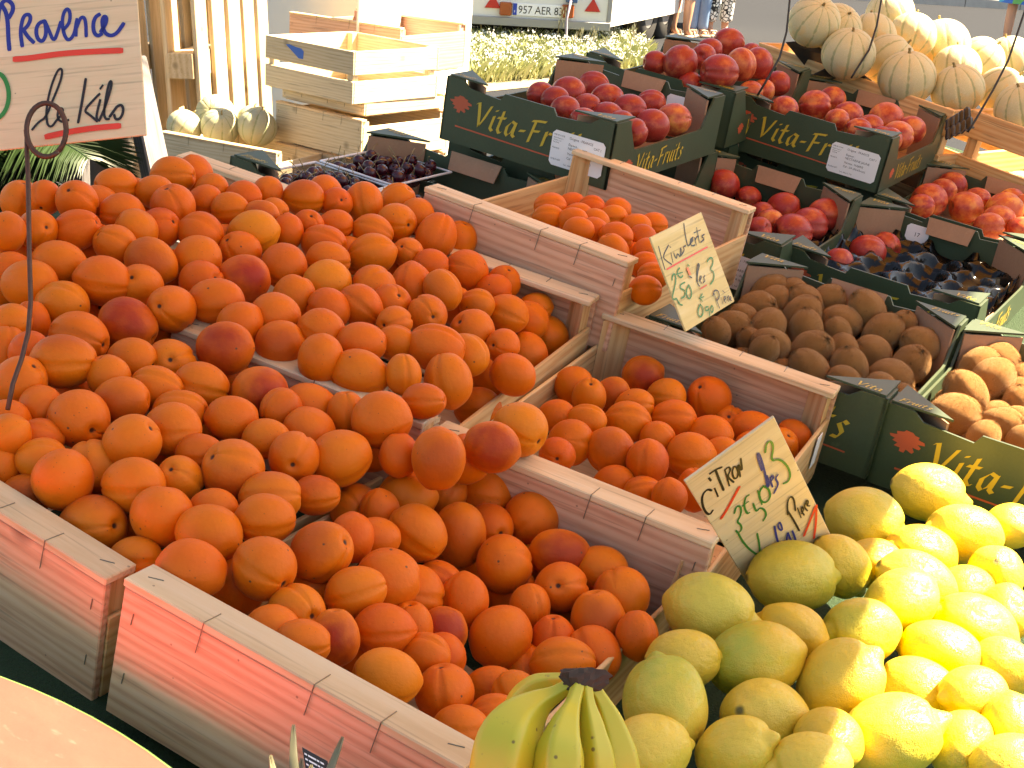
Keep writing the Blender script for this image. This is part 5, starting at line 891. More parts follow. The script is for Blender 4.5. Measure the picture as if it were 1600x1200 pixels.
KIW = [
(5, (-0.5394, 2.1349, -0.7002, 0.0292, 1.25, 0.15, -0.89, -2.93, 0, 0, 0, 'first kiwi from left, second row from back, in the shaded kiwi box')),
(5, (-0.5053, 2.1483, -0.6914, 0.0227, 1.12, -1.0, -1.09, -1.71, 0, 0, 0, 'first kiwi from left, back row, in the shaded kiwi box')),
(5, (-0.5167, 2.0963, -0.7008, 0.0249, 1.25, -0.76, -0.24, -0.61, 0, 0, 0, 'second kiwi from left, second row from back, in the shaded kiwi box')),
(5, (-0.5271, 2.0451, -0.7073, 0.032, 1.25, 0.05, 0.92, -0.37, 0, 0, 0, 'first kiwi from left, third row from back, in the shaded kiwi box')),
(5, (-0.4719, 2.118, -0.6948, 0.0298, 1.25, 0.93, -0.15, -1.1, 0, 0, 0, 'third kiwi from left, second row from back, in the shaded kiwi box')),
(5, (-0.4445, 2.1435, -0.6842, 0.0265, 1.18, -0.61, -0.36, -2.09, 0, 0, 0, 'second kiwi from left, back row, in the shaded kiwi box')),
(5, (-0.4616, 2.0704, -0.6983, 0.0307, 1.25, -0.45, 0.18, -0.51, 0, 0, 0, 'second kiwi from left, third row from back, in the shaded kiwi box')),
(5, (-0.3805, 2.1384, -0.6748, 0.0303, 1.25, -0.93, -0.29, 1.93, 0, 0, 0, 'fourth kiwi from left, back row, in the shaded kiwi box')),
(5, (-0.4867, 1.9836, -0.7063, 0.028, 1.25, 0.21, 0.67, 1.71, 0, 0, 0, 'second kiwi from left, fourth row from back, in the shaded kiwi box')),
(5, (-0.4064, 2.1041, -0.6982, 0.0293, 1.25, 1.64, -0.38, -1.2, 0, 0, 0, 'fourth kiwi from left, second row from back, in the shaded kiwi box')),
(5, (-0.3994, 2.1457, -0.7008, 0.0227, 1.12, -1.28, 0.31, -2.13, 0, 0, 0, 'third kiwi from left, back row, in the shaded kiwi box')),
(5, (-0.4383, 2.0252, -0.7038, 0.0298, 1.25, 0.36, 0.04, -1.74, 0, 0, 0, 'third kiwi from left, fourth row from back, in the shaded kiwi box')),
(5, (-0.3983, 2.0619, -0.7011, 0.0227, 1.25, 0.49, -0.55, -0.55, 0, 0, 0, 'third kiwi from left, third row from back, in the shaded kiwi box')),
(5, (-0.3403, 2.1087, -0.6937, 0.0313, 1.24, -0.2, -0.49, -2.37, 0, 0, 0, 'fifth kiwi from left, second row from back, in the shaded kiwi box')),
(5, (-0.3204, 2.1436, -0.6811, 0.0227, 1.12, -0.14, -0.17, 2.59, 0, 0, 0, 'fifth kiwi from left, back row, in the shaded kiwi box')),
(5, (-0.5282, 1.9397, -0.7123, 0.0291, 1.12, 0.64, 0.72, 0.9, 0, 0, 0, 'first kiwi from left, fifth row from back, in the shaded kiwi box')),
(5, (-0.5289, 1.9929, -0.7083, 0.0227, 1.25, 0.35, -1.14, -0.03, 0, 0, 0, 'first kiwi from left, fourth row from back, in the shaded kiwi box')),
(5, (-0.5351, 1.8885, -0.7073, 0.0227, 1.12, 0.41, -0.55, -0.07, 0, 0, 0, 'first kiwi from left, front row, in the shaded kiwi box')),
(5, (-0.4062, 1.9581, -0.7073, 0.032, 1.25, -0.49, 0.44, -1.45, 0, 0, 0, 'third kiwi from left, fifth row from back, in the shaded kiwi box')),
(5, (-0.336, 2.0492, -0.7073, 0.0282, 1.12, 1.31, 0.11, -0.87, 0, 0, 0, 'fourth kiwi from left, third row from back, in the shaded kiwi box')),
(5, (-0.2815, 2.1066, -0.6899, 0.0289, 1.25, 1.19, 0.64, -1.09, 0, 0, 0, 'sixth kiwi from left, second row from back, in the shaded kiwi box')),
(5, (-0.2656, 2.1423, -0.6842, 0.0227, 1.12, -1.09, -0.56, 2.0, 0, 0, 0, 'sixth kiwi from left, back row, in the shaded kiwi box')),
(5, (-0.4567, 1.9049, -0.7022, 0.0262, 1.25, 1.58, 0.4, -1.1, 0, 0, 0, 'third kiwi from left, front row, in the shaded kiwi box')),
(5, (-0.4896, 1.9207, -0.7152, 0.0227, 1.25, 0.56, -0.52, -0.25, 0, 0, 0, 'second kiwi from left, fifth row from back, in the shaded kiwi box')),
(5, (-0.453, 1.8648, -0.6995, 0.0227, 1.25, -0.26, 0.14, -1.23, 0, 0, 0, 'second kiwi from left, front row, in the shaded kiwi box')),
(5, (-0.3717, 2.0118, -0.7073, 0.0239, 1.25, 0.93, -0.19, -2.13, 0, 0, 0, 'fourth kiwi from left, fourth row from back, in the shaded kiwi box')),
(5, (-0.344, 1.9439, -0.7073, 0.0294, 1.23, 0.22, 0.34, -2.11, 0, 0, 0, 'fourth kiwi from left, fifth row from back, in the shaded kiwi box')),
(5, (-0.2782, 2.0519, -0.7073, 0.032, 1.25, -0.3, 0.48, -1.47, 0, 0, 0, 'fifth kiwi from left, third row from back, in the shaded kiwi box')),
(5, (-0.2885, 1.9709, -0.7073, 0.0288, 1.25, 1.81, -0.36, -1.29, 0, 0, 0, 'fifth kiwi from left, fourth row from back, in the shaded kiwi box')),
(5, (-0.3876, 1.8851, -0.7073, 0.0278, 1.25, -1.05, 0.18, 1.91, 0, 0, 0, 'fourth kiwi from left, front row, in the shaded kiwi box')),
(5, (-0.3351, 1.8877, -0.7073, 0.0227, 1.25, 1.44, 0.06, -1.51, 0, 0, 0, 'fifth kiwi from left, front row, in the shaded kiwi box')),
(5, (-0.2881, 1.9181, -0.7073, 0.0243, 1.25, 1.22, 0.32, -0.44, 0, 0, 0, 'fifth kiwi from left, fifth row from back, in the shaded kiwi box')),
(6, (-0.1709, 2.1456, -0.6821, 0.0288, 1.25, 1.29, 0.35, 1.41, 0, 0, 0, 'third kiwi from left, back row, in the sunlit kiwi box')),
(6, (-0.1882, 2.1058, -0.6894, 0.0291, 1.25, -0.79, -0.35, -1.08, 0, 0, 0, 'first kiwi from left, back row, in the sunlit kiwi box')),
(6, (-0.1608, 2.063, -0.6879, 0.032, 1.25, -0.64, -0.17, -1.06, 0, 0, 0, 'second kiwi from left, back row, in the sunlit kiwi box')),
(6, (-0.183, 1.9967, -0.6988, 0.032, 1.25, 0.34, -0.9, -0.24, 0, 0, 0, 'second kiwi from left, front row, in the sunlit kiwi box')),
(6, (-0.1308, 2.1382, -0.6967, 0.0227, 1.12, -0.02, 0.36, 2.91, 0, 0, 0, 'fifth kiwi from left, back row, in the sunlit kiwi box')),
(6, (-0.1171, 2.0876, -0.6988, 0.0227, 1.2, -1.05, -0.83, 1.44, 0, 0, 0, 'sixth kiwi from left, back row, in the sunlit kiwi box')),
(6, (-0.1788, 1.8956, -0.6988, 0.032, 1.25, -1.1, 0.35, -1.29, 0, 0, 0, 'first kiwi from left, front row, in the sunlit kiwi box')),
(6, (-0.1171, 1.9159, -0.7025, 0.0319, 1.25, -0.25, -0.81, -3.05, 0, 0, 0, 'fourth kiwi from left, front row, in the sunlit kiwi box')),
(6, (-0.1288, 1.8498, -0.6988, 0.0227, 1.25, 0.02, -0.44, -2.32, 0, 0, 0, 'third kiwi from left, front row, in the sunlit kiwi box')),
(6, (-0.1145, 2.0387, -0.6988, 0.0235, 1.14, 0.07, -0.25, -0.3, 0, 0, 0, 'fourth kiwi from left, back row, in the sunlit kiwi box')),
(6, (-0.101, 1.9619, -0.6988, 0.0227, 1.17, 1.6, -0.23, 1.98, 0, 0, 0, 'fifth kiwi from left, front row, in the sunlit kiwi box')),
(6, (-0.0808, 1.8885, -0.6952, 0.0227, 1.2, -2.23, -0.46, 1.92, 0, 0, 0, 'sixth kiwi from left, front row, in the sunlit kiwi box')),
(5, (-0.5563, 1.7676, -0.7411, 0.027, 1.15, 0.07, -0.62, 1.07, 0, 0, 0, "first kiwi from left, fifth row from back, in the shaded box's lower layer")),
(5, (-0.4886, 1.766, -0.7437, 0.027, 1.15, 0.65, -0.77, 0.14, 0, 0, 0, "first kiwi from left, front row, in the shaded box's lower layer")),
(5, (-0.4216, 1.7642, -0.7335, 0.027, 1.15, -0.6, 0.79, 0.51, 0, 0, 0, "second kiwi from left, front row, in the shaded box's lower layer")),
(5, (-0.354, 1.7625, -0.7344, 0.027, 1.15, -0.55, 0.66, 3.69, 0, 0, 0, "third kiwi from left, front row, in the shaded box's lower layer")),
(5, (-0.2866, 1.7608, -0.7298, 0.027, 1.15, 0.52, 0.74, 2.08, 0, 0, 0, "fourth kiwi from left, front row, in the shaded box's lower layer")),
(5, (-0.5368, 1.8272, -0.7414, 0.027, 1.15, -0.11, -0.78, 5.01, 0, 0, 0, "first kiwi from left, fourth row from back, in the shaded box's lower layer")),
(5, (-0.4693, 1.8254, -0.7383, 0.027, 1.15, 0.63, -0.59, 3.24, 0, 0, 0, "second kiwi from left, fifth row from back, in the shaded box's lower layer")),
(5, (-0.4019, 1.8237, -0.7362, 0.027, 1.15, 0.46, -0.85, 2.08, 0, 0, 0, "third kiwi from left, fifth row from back, in the shaded box's lower layer")),
(5, (-0.3345, 1.822, -0.733, 0.027, 1.15, -0.86, 0.11, 4.41, 0, 0, 0, "fourth kiwi from left, fifth row from back, in the shaded box's lower layer")),
(5, (-0.2671, 1.8203, -0.7303, 0.027, 1.15, 0.3, 0.21, 1.29, 0, 0, 0, "fifth kiwi from left, fifth row from back, in the shaded box's lower layer")),
(5, (-0.5531, 1.8876, -0.7438, 0.027, 1.15, 0.99, -0.33, 2.58, 0, 0, 0, "second kiwi from left, fourth row from back, in the shaded box's lower layer")),
(5, (-0.4856, 1.8859, -0.7428, 0.027, 1.15, -0.56, -0.67, 5.59, 0, 0, 0, "third kiwi from left, fourth row from back, in the shaded box's lower layer")),
(5, (-0.4185, 1.8842, -0.7346, 0.027, 1.15, 0.75, 0.97, 3.67, 0, 0, 0, "fourth kiwi from left, fourth row from back, in the shaded box's lower layer")),
(5, (-0.2836, 1.8807, -0.7298, 0.027, 1.15, -0.16, 0.9, 5.42, 0, 0, 0, "fifth kiwi from left, fourth row from back, in the shaded box's lower layer")),
(5, (-0.4663, 1.9454, -0.7384, 0.027, 1.15, 0.55, -0.19, 5.98, 0, 0, 0, "first kiwi from left, third row from back, in the shaded box's lower layer")),
(5, (-0.2642, 1.9402, -0.7254, 0.027, 1.15, -0.63, -0.81, 4.33, 0, 0, 0, "fifth kiwi from left, third row from back, in the shaded box's lower layer")),
(5, (-0.5501, 2.0076, -0.7434, 0.027, 1.15, 0.04, 0.28, 0.24, 0, 0, 0, "first kiwi from left, second row from back, in the shaded box's lower layer")),
(5, (-0.4828, 2.0058, -0.7367, 0.027, 1.15, -0.45, -0.14, 2.07, 0, 0, 0, "third kiwi from left, second row from back, in the shaded box's lower layer")),
(5, (-0.4154, 2.0041, -0.7336, 0.027, 1.15, 0.49, -0.43, 0.62, 0, 0, 0, "second kiwi from left, third row from back, in the shaded box's lower layer")),
(5, (-0.3479, 2.0024, -0.734, 0.027, 1.15, -0.18, -0.84, 0.92, 0, 0, 0, "third kiwi from left, third row from back, in the shaded box's lower layer")),
(5, (-0.2806, 2.0007, -0.7272, 0.027, 1.15, 0.4, 0.95, 5.88, 0, 0, 0, "fourth kiwi from left, third row from back, in the shaded box's lower layer")),
(5, (-0.5308, 2.0671, -0.7375, 0.027, 1.15, -0.25, -0.68, 1.87, 0, 0, 0, "second kiwi from left, second row from back, in the shaded box's lower layer")),
(5, (-0.4633, 2.0654, -0.7377, 0.027, 1.15, 0.05, 0.08, 2.16, 0, 0, 0, "fourth kiwi from left, second row from back, in the shaded box's lower layer")),
(5, (-0.396, 2.0636, -0.7315, 0.027, 1.15, -0.43, -0.07, 5.32, 0, 0, 0, "fifth kiwi from left, second row from back, in the shaded box's lower layer")),
(5, (-0.547, 2.1275, -0.743, 0.027, 1.15, 0.61, -0.98, 0.79, 0, 0, 0, "first kiwi from left, back row, in the shaded box's lower layer")),
(5, (-0.4797, 2.1258, -0.7376, 0.027, 1.15, 0.07, -0.67, 0.3, 0, 0, 0, "second kiwi from left, back row, in the shaded box's lower layer")),
(5, (-0.4122, 2.1241, -0.7371, 0.027, 1.15, 0.54, -0.07, 5.88, 0, 0, 0, "third kiwi from left, back row, in the shaded box's lower layer")),
(5, (-0.345, 2.1224, -0.7293, 0.027, 1.15, 0.96, -0.93, 1.11, 0, 0, 0, "fourth kiwi from left, back row, in the shaded box's lower layer")),
(5, (-0.2773, 2.1207, -0.7323, 0.027, 1.15, -0.14, -0.32, 0.31, 0, 0, 0, "fifth kiwi from left, back row, in the shaded box's lower layer")),
(6, (-0.2064, 1.7707, -0.7335, 0.027, 1.15, -0.81, -0.38, 1.48, 0, 0, 0, "first kiwi from left, front row, in the sunlit box's lower layer")),
(6, (-0.1393, 1.768, -0.7272, 0.027, 1.15, -0.16, -0.48, 0.26, 0, 0, 0, "second kiwi from left, front row, in the sunlit box's lower layer")),
(6, (-0.0718, 1.7654, -0.7258, 0.027, 1.15, 0.25, 0.35, 5.48, 0, 0, 0, "third kiwi from left, front row, in the sunlit box's lower layer")),
(6, (-0.186, 1.83, -0.7346, 0.027, 1.15, 0.52, 0.58, 3.05, 0, 0, 0, "first kiwi from left, third row from back, in the sunlit box's lower layer")),
(6, (-0.1191, 1.8273, -0.7247, 0.027, 1.15, 0.1, -0.44, 1.01, 0, 0, 0, "fourth kiwi from left, third row from back, in the sunlit box's lower layer")),
(6, (-0.0513, 1.8247, -0.7269, 0.027, 1.15, 0.29, 0.79, 5.44, 0, 0, 0, "fourth kiwi from left, front row, in the sunlit box's lower layer")),
(6, (-0.2021, 1.8905, -0.7284, 0.027, 1.15, 0.63, 0.21, 2.49, 0, 0, 0, "second kiwi from left, third row from back, in the sunlit box's lower layer")),
(6, (-0.1346, 1.8879, -0.7273, 0.027, 1.15, -0.66, -0.63, 4.1, 0, 0, 0, "third kiwi from left, third row from back, in the sunlit box's lower layer")),
(6, (-0.1816, 1.9498, -0.7308, 0.027, 1.15, -0.09, 0.61, 2.72, 0, 0, 0, "first kiwi from left, second row from back, in the sunlit box's lower layer")),
(6, (-0.1146, 1.9471, -0.7216, 0.027, 1.15, -0.69, -0.37, 3.13, 0, 0, 0, "third kiwi from left, second row from back, in the sunlit box's lower layer")),
(6, (-0.047, 1.9446, -0.7217, 0.027, 1.15, 0.7, 0.66, 5.59, 0, 0, 0, "fifth kiwi from left, second row from back, in the sunlit box's lower layer")),
(6, (-0.1974, 2.0105, -0.7291, 0.027, 1.15, 0.1, -0.02, 1.68, 0, 0, 0, "first kiwi from left, back row, in the sunlit box's lower layer")),
(6, (-0.1301, 2.0078, -0.7237, 0.027, 1.15, 0.82, -0.8, 4.01, 0, 0, 0, "second kiwi from left, second row from back, in the sunlit box's lower layer")),
(6, (-0.0626, 2.0052, -0.7221, 0.027, 1.15, 0.03, 0.79, 5.76, 0, 0, 0, "fourth kiwi from left, second row from back, in the sunlit box's lower layer")),
(6, (-0.1773, 2.0697, -0.7242, 0.027, 1.15, -0.64, -0.23, 4.97, 0, 0, 0, "third kiwi from left, back row, in the sunlit box's lower layer")),
(6, (-0.1097, 2.0671, -0.7247, 0.027, 1.15, -0.46, 0.9, 5.66, 0, 0, 0, "fifth kiwi from left, back row, in the sunlit box's lower layer")),
(6, (-0.1926, 2.1304, -0.7306, 0.027, 1.15, -0.5, 0.96, 0.48, 0, 0, 0, "second kiwi from left, back row, in the sunlit box's lower layer")),
(6, (-0.1253, 2.1278, -0.7255, 0.027, 1.15, -0.6, -0.84, 3.16, 0, 0, 0, "fourth kiwi from left, back row, in the sunlit box's lower layer"))]
stk = []
for i, (gi, row) in enumerate(KIW): stk.append(put('kiwi', ME_KIW[i % 4], row, 'kiwi', GRP[gi]))
NEC = [
(7, (-1.1067, 2.3321, -0.5584, 0.026, 1.15, -1.48, -0.57, -0.85, 0, 0, 0.0, 'first nectarine from left, second row from back, in the leftmost upper box')),
(7, (-1.0654, 2.3092, -0.5536, 0.026, 1.15, -1.36, -0.65, -1.12, 0, 0, 0.0, 'first nectarine from left, front row, in the leftmost upper box')),
(7, (-1.0861, 2.404, -0.556, 0.0324, 1.15, 1.97, 0.47, -1.28, 0, 0, 0.0, 'second nectarine from left, second row from back, in the leftmost upper box')),
(7, (-1.0879, 2.5179, -0.556, 0.0314, 1.15, 2.27, -1.02, -2.05, 0, 0, 0.0, 'first nectarine from left, back row, in the leftmost upper box')),
(7, (-1.025, 2.4512, -0.556, 0.0319, 1.15, -1.37, -0.9, -1.05, 0, 0, 0.0, 'second nectarine from left, back row, in the leftmost upper box')),
(7, (-1.0232, 2.3603, -0.5614, 0.0273, 1.15, -1.25, -0.49, -1.42, 0, 0, 0.0, 'third nectarine from left, second row from back, in the leftmost upper box')),
(7, (-1.0245, 2.2708, -0.556, 0.0268, 1.15, 1.53, 0.31, 2.41, 0, 0, 0.0, 'second nectarine from left, front row, in the leftmost upper box')),
(7, (-0.9644, 2.4218, -0.556, 0.032, 1.15, 1.87, -0.28, -1.37, 0, 0, 0.0, 'third nectarine from left, back row, in the leftmost upper box')),
(7, (-0.9648, 2.527, -0.556, 0.0295, 1.15, -0.88, -1.08, -1.94, 0, 0, 0.0, 'fourth nectarine from left, back row, in the leftmost upper box')),
(7, (-0.974, 2.3474, -0.5645, 0.0302, 1.15, 1.73, -0.59, -1.01, 0, 0, 0.0, 'fourth nectarine from left, second row from back, in the leftmost upper box')),
(7, (-0.9004, 2.3876, -0.5622, 0.0321, 1.15, 1.82, 1.25, -0.57, 0, 0, 0.0, 'fifth nectarine from left, second row from back, in the leftmost upper box')),
(7, (-0.8963, 2.4803, -0.5609, 0.0331, 1.15, 1.89, -0.24, -1.4, 0, 0, 0.7, 'fifth nectarine from left, back row, in the leftmost upper box')),
(7, (-0.8991, 2.3038, -0.5643, 0.026, 1.03, 1.68, -0.74, -0.03, 0, 0, 0.0, 'fifth nectarine from left, front row, in the leftmost upper box')),
(7, (-0.9669, 2.229, -0.556, 0.026, 1.15, 1.68, 0.29, -0.83, 0, 0, 0.0, 'third nectarine from left, front row, in the leftmost upper box')),
(7, (-0.9344, 2.3224, -0.5623, 0.026, 1.15, -2.05, -0.74, 2.03, 0, 0, 0.0, 'fourth nectarine from left, front row, in the leftmost upper box')),
(8, (-1.0239, 2.7892, -0.5122, 0.0376, 1.08, -0.47, -0.79, -1.09, 0, 0, 0.0, 'second nectarine from left, front row, in the farthest heaped box')),
(8, (-0.9351, 2.7875, -0.5077, 0.0392, 1.15, 1.67, -0.18, -0.86, 0, 0, 0.0, 'fourth nectarine from left, front row, in the farthest heaped box')),
(8, (-1.017, 2.9003, -0.5069, 0.0286, 1.05, 1.34, 0.52, -0.02, 0, 0, 0.0, 'first nectarine from left, second row from back, in the farthest heaped box')),
(8, (-1.0391, 2.9947, -0.5069, 0.0298, 1.15, 1.33, 0.21, 1.94, 0, 0, 0.0, 'second nectarine from left, second row from back, in the farthest heaped box')),
(8, (-1.0556, 3.1556, -0.5061, 0.0372, 1.15, 1.7, -0.86, -0.92, 0, 0, 0.0, 'first nectarine from left, back row, in the farthest heaped box')),
(8, (-0.9428, 2.9383, -0.5069, 0.0354, 1.15, -3.04, -0.18, -0.29, 0, 0, 0.7, 'third nectarine from left, second row from back, in the farthest heaped box')),
(8, (-0.977, 3.0998, -0.5069, 0.0264, 1.13, 3.09, -0.32, -0.25, 0, 0, 0.0, 'second nectarine from left, back row, in the farthest heaped box')),
(8, (-1.0753, 2.7804, -0.5258, 0.026, 1.15, 1.73, 0.57, -0.83, 0, 0, 0.0, 'first nectarine from left, front row, in the farthest heaped box')),
(8, (-0.9872, 2.7779, -0.5454, 0.026, 1.15, 1.44, -0.2, 2.26, 0, 0, 0.0, 'third nectarine from left, front row, in the farthest heaped box')),
(8, (-0.8955, 3.0862, -0.5482, 0.029, 1.15, -1.27, 0.78, -0.87, 0, 0, 0.0, 'fifth nectarine from left, back row, in the farthest heaped box')),
(8, (-0.8959, 2.9933, -0.5552, 0.026, 1.13, -1.23, 0.93, -0.79, 0, 0, 0.7, 'fourth nectarine from left, back row, in the farthest heaped box')),
(8, (-0.8987, 2.9167, -0.5527, 0.026, 1.15, 2.16, -1.18, -1.65, 0, 0, 0.7, 'fourth nectarine from left, second row from back, in the farthest heaped box')),
(8, (-0.9288, 3.0117, -0.5069, 0.0348, 1.15, 2.87, 0.02, 1.38, 0, 0, 0.0, 'third nectarine from left, back row, in the farthest heaped box')),
(9, (-0.8212, 2.9292, -0.5677, 0.0299, 1.15, 1.73, 0.43, -0.88, 0, 0, 0.35, 'first nectarine from left, front row, in the box beside the melons')),
(9, (-0.7945, 3.0689, -0.5677, 0.0355, 1.15, -1.35, -0.52, -1.17, 0, 0, 0.35, 'first nectarine from left, back row, in the box beside the melons')),
(9, (-0.7941, 3.1993, -0.5677, 0.0308, 1.15, 1.98, 0.68, -1.09, 0, 0, 0.35, 'second nectarine from left, back row, in the box beside the melons')),
(9, (-0.7176, 2.9847, -0.5677, 0.026, 1.15, -1.35, -0.75, -1.12, 0, 0, 0.7, 'second nectarine from left, front row, in the box beside the melons')),
(9, (-0.7148, 3.0603, -0.5677, 0.0334, 1.15, -1.39, 0.53, -0.87, 0, 0, 0.35, 'third nectarine from left, back row, in the box beside the melons')),
(9, (-0.6567, 2.9371, -0.5677, 0.0282, 1.15, 1.95, -1.08, -1.34, 0, 0, 0.35, 'third nectarine from left, front row, in the box beside the melons')),
(9, (-0.6543, 3.0275, -0.5721, 0.0303, 1.15, 1.07, 1.07, 1.56, 0, 0, 0.35, 'fourth nectarine from left, front row, in the box beside the melons')),
(9, (-0.6542, 3.1602, -0.5686, 0.0399, 1.15, -1.51, 0.5, -0.73, 0, 0, 0.7, 'fourth nectarine from left, back row, in the box beside the melons')),
(9, (-0.596, 3.0454, -0.574, 0.034, 1.15, -1.38, -0.29, -1.08, 0, 0, 0.7, 'fifth nectarine from left, back row, in the box beside the melons')),
(9, (-0.5906, 3.1397, -0.5712, 0.0326, 1.15, 1.47, -0.63, 2.38, 0, 0, 0.35, 'sixth nectarine from left, back row, in the box beside the melons')),
(9, (-0.592, 2.9627, -0.5706, 0.026, 1.07, -2.23, -0.27, 1.49, 0, 0, 0.35, 'sixth nectarine from left, front row, in the box beside the melons')),
(9, (-0.617, 2.9946, -0.5786, 0.026, 1.15, 2.32, 1.13, -0.59, 0, 0, 0.35, 'fifth nectarine from left, front row, in the box beside the melons')),
(10, (-0.8316, 2.6852, -0.7021, 0.0333, 1.15, 1.73, 1.09, -0.65, 0, 0, 0.0, 'first nectarine from left, back row, in the low dark box')),
(10, (-0.7748, 2.6911, -0.7138, 0.026, 1.15, 1.67, 0.07, -0.84, 0, 0, 0.0, 'second nectarine from left, back row, in the low dark box')),
(10, (-0.6961, 2.6805, -0.7077, 0.0346, 1.15, -1.19, 0.6, -1.11, 0, 0, 0.0, 'third nectarine from left, back row, in the low dark box')),
(10, (-0.6878, 2.5785, -0.715, 0.0274, 1.15, -1.51, 0.04, -0.76, 0, 0, 0.7, 'third nectarine from left, front row, in the low dark box')),
(10, (-0.6216, 2.618, -0.7049, 0.0352, 1.15, -1.52, -0.25, -0.76, 0, 0, 0.0, 'fourth nectarine from left, back row, in the low dark box')),
(10, (-0.6116, 2.6773, -0.6929, 0.0349, 1.15, 1.7, -0.06, -0.91, 0, 0, 0.0, 'fifth nectarine from left, back row, in the low dark box')),
(10, (-0.6339, 2.5521, -0.7123, 0.0378, 1.15, 1.67, -0.23, -0.86, 0, 0, 0.0, 'fourth nectarine from left, front row, in the low dark box')),
(10, (-0.685, 2.5029, -0.7152, 0.026, 1.07, -0.98, 0.04, -1.82, 0, 0, 0.0, 'first nectarine from left, front row, in the low dark box')),
(10, (-0.7178, 2.6174, -0.7168, 0.026, 1.05, -0.94, 0.75, 0.04, 0, 0, 0.0, 'second nectarine from left, front row, in the low dark box')),
(11, (-0.5043, 2.6417, -0.7267, 0.0352, 1.15, 2.49, -1.16, -2.26, 0, 0, 0.0, 'second nectarine from left, back row, in the black tray box')),
(11, (-0.4873, 2.7146, -0.7267, 0.0314, 1.05, -1.35, -1.06, -2.18, 0, 0, 0.0, 'third nectarine from left, back row, in the black tray box')),
(11, (-0.5249, 2.5192, -0.7267, 0.0263, 1.15, -1.8, -1.21, 2.55, 0, 0, 0.0, 'first nectarine from left, back row, in the black tray box')),
(12, (-0.4874, 2.9608, -0.6836, 0.0274, 1.15, 1.92, -0.52, -1.51, 0, 0, 0.35, 'first nectarine from left, front row, in the box at the right edge')),
(12, (-0.4879, 3.0371, -0.6836, 0.0384, 1.15, 1.66, 0.2, -0.8, 0, 0, 0.35, 'second nectarine from left, front row, in the box at the right edge')),
(12, (-0.4852, 3.1564, -0.6836, 0.0314, 1.15, -1.39, -0.21, -1.06, 0, 0, 0.35, 'first nectarine from left, back row, in the box at the right edge')),
(12, (-0.4823, 3.2425, -0.6836, 0.0338, 1.15, -1.39, 0.86, -0.75, 0, 0, 0.35, 'second nectarine from left, back row, in the box at the right edge')),
(12, (-0.4156, 3.0796, -0.6836, 0.0361, 1.15, -2.19, -1.31, 2.79, 0, 0, 0.7, 'third nectarine from left, front row, in the box at the right edge')),
(12, (-0.4119, 3.1816, -0.6853, 0.0313, 1.15, 1.71, -0.79, -0.94, 0, 0, 0.35, 'third nectarine from left, back row, in the box at the right edge')),
(12, (-0.3444, 2.9725, -0.6836, 0.0316, 1.15, -1.32, -0.25, -1.21, 0, 0, 0.7, 'fourth nectarine from left, front row, in the box at the right edge')),
(12, (-0.3401, 3.0551, -0.6843, 0.0355, 1.15, 1.72, -0.02, -0.96, 0, 0, 0.7, 'fifth nectarine from left, front row, in the box at the right edge')),
(12, (-0.3484, 3.1633, -0.6819, 0.0408, 1.15, -1.24, -1.32, -1.13, 0, 0, 1.0, 'fourth nectarine from left, back row, in the box at the right edge')),
(12, (-0.3493, 3.2477, -0.6768, 0.0304, 1.15, 2.15, -1.32, -1.49, 0, 0, 1.0, 'fifth nectarine from left, back row, in the box at the right edge')),
(12, (-0.3163, 3.2158, -0.6694, 0.026, 1.15, 1.77, 0.57, -0.88, 0, 0, 1.0, 'sixth nectarine from left, back row, in the box at the right edge')),
(12, (-0.2867, 3.0242, -0.6829, 0.0311, 1.15, -2.69, 1.2, 0.64, 0, 0, 0.7, 'sixth nectarine from left, front row, in the box at the right edge'))]
for i, (gi, row) in enumerate(NEC): put('nectarine', ME_NEC[i % 4], row, 'nectarine', GRP[gi])
STICK = [62, 64]
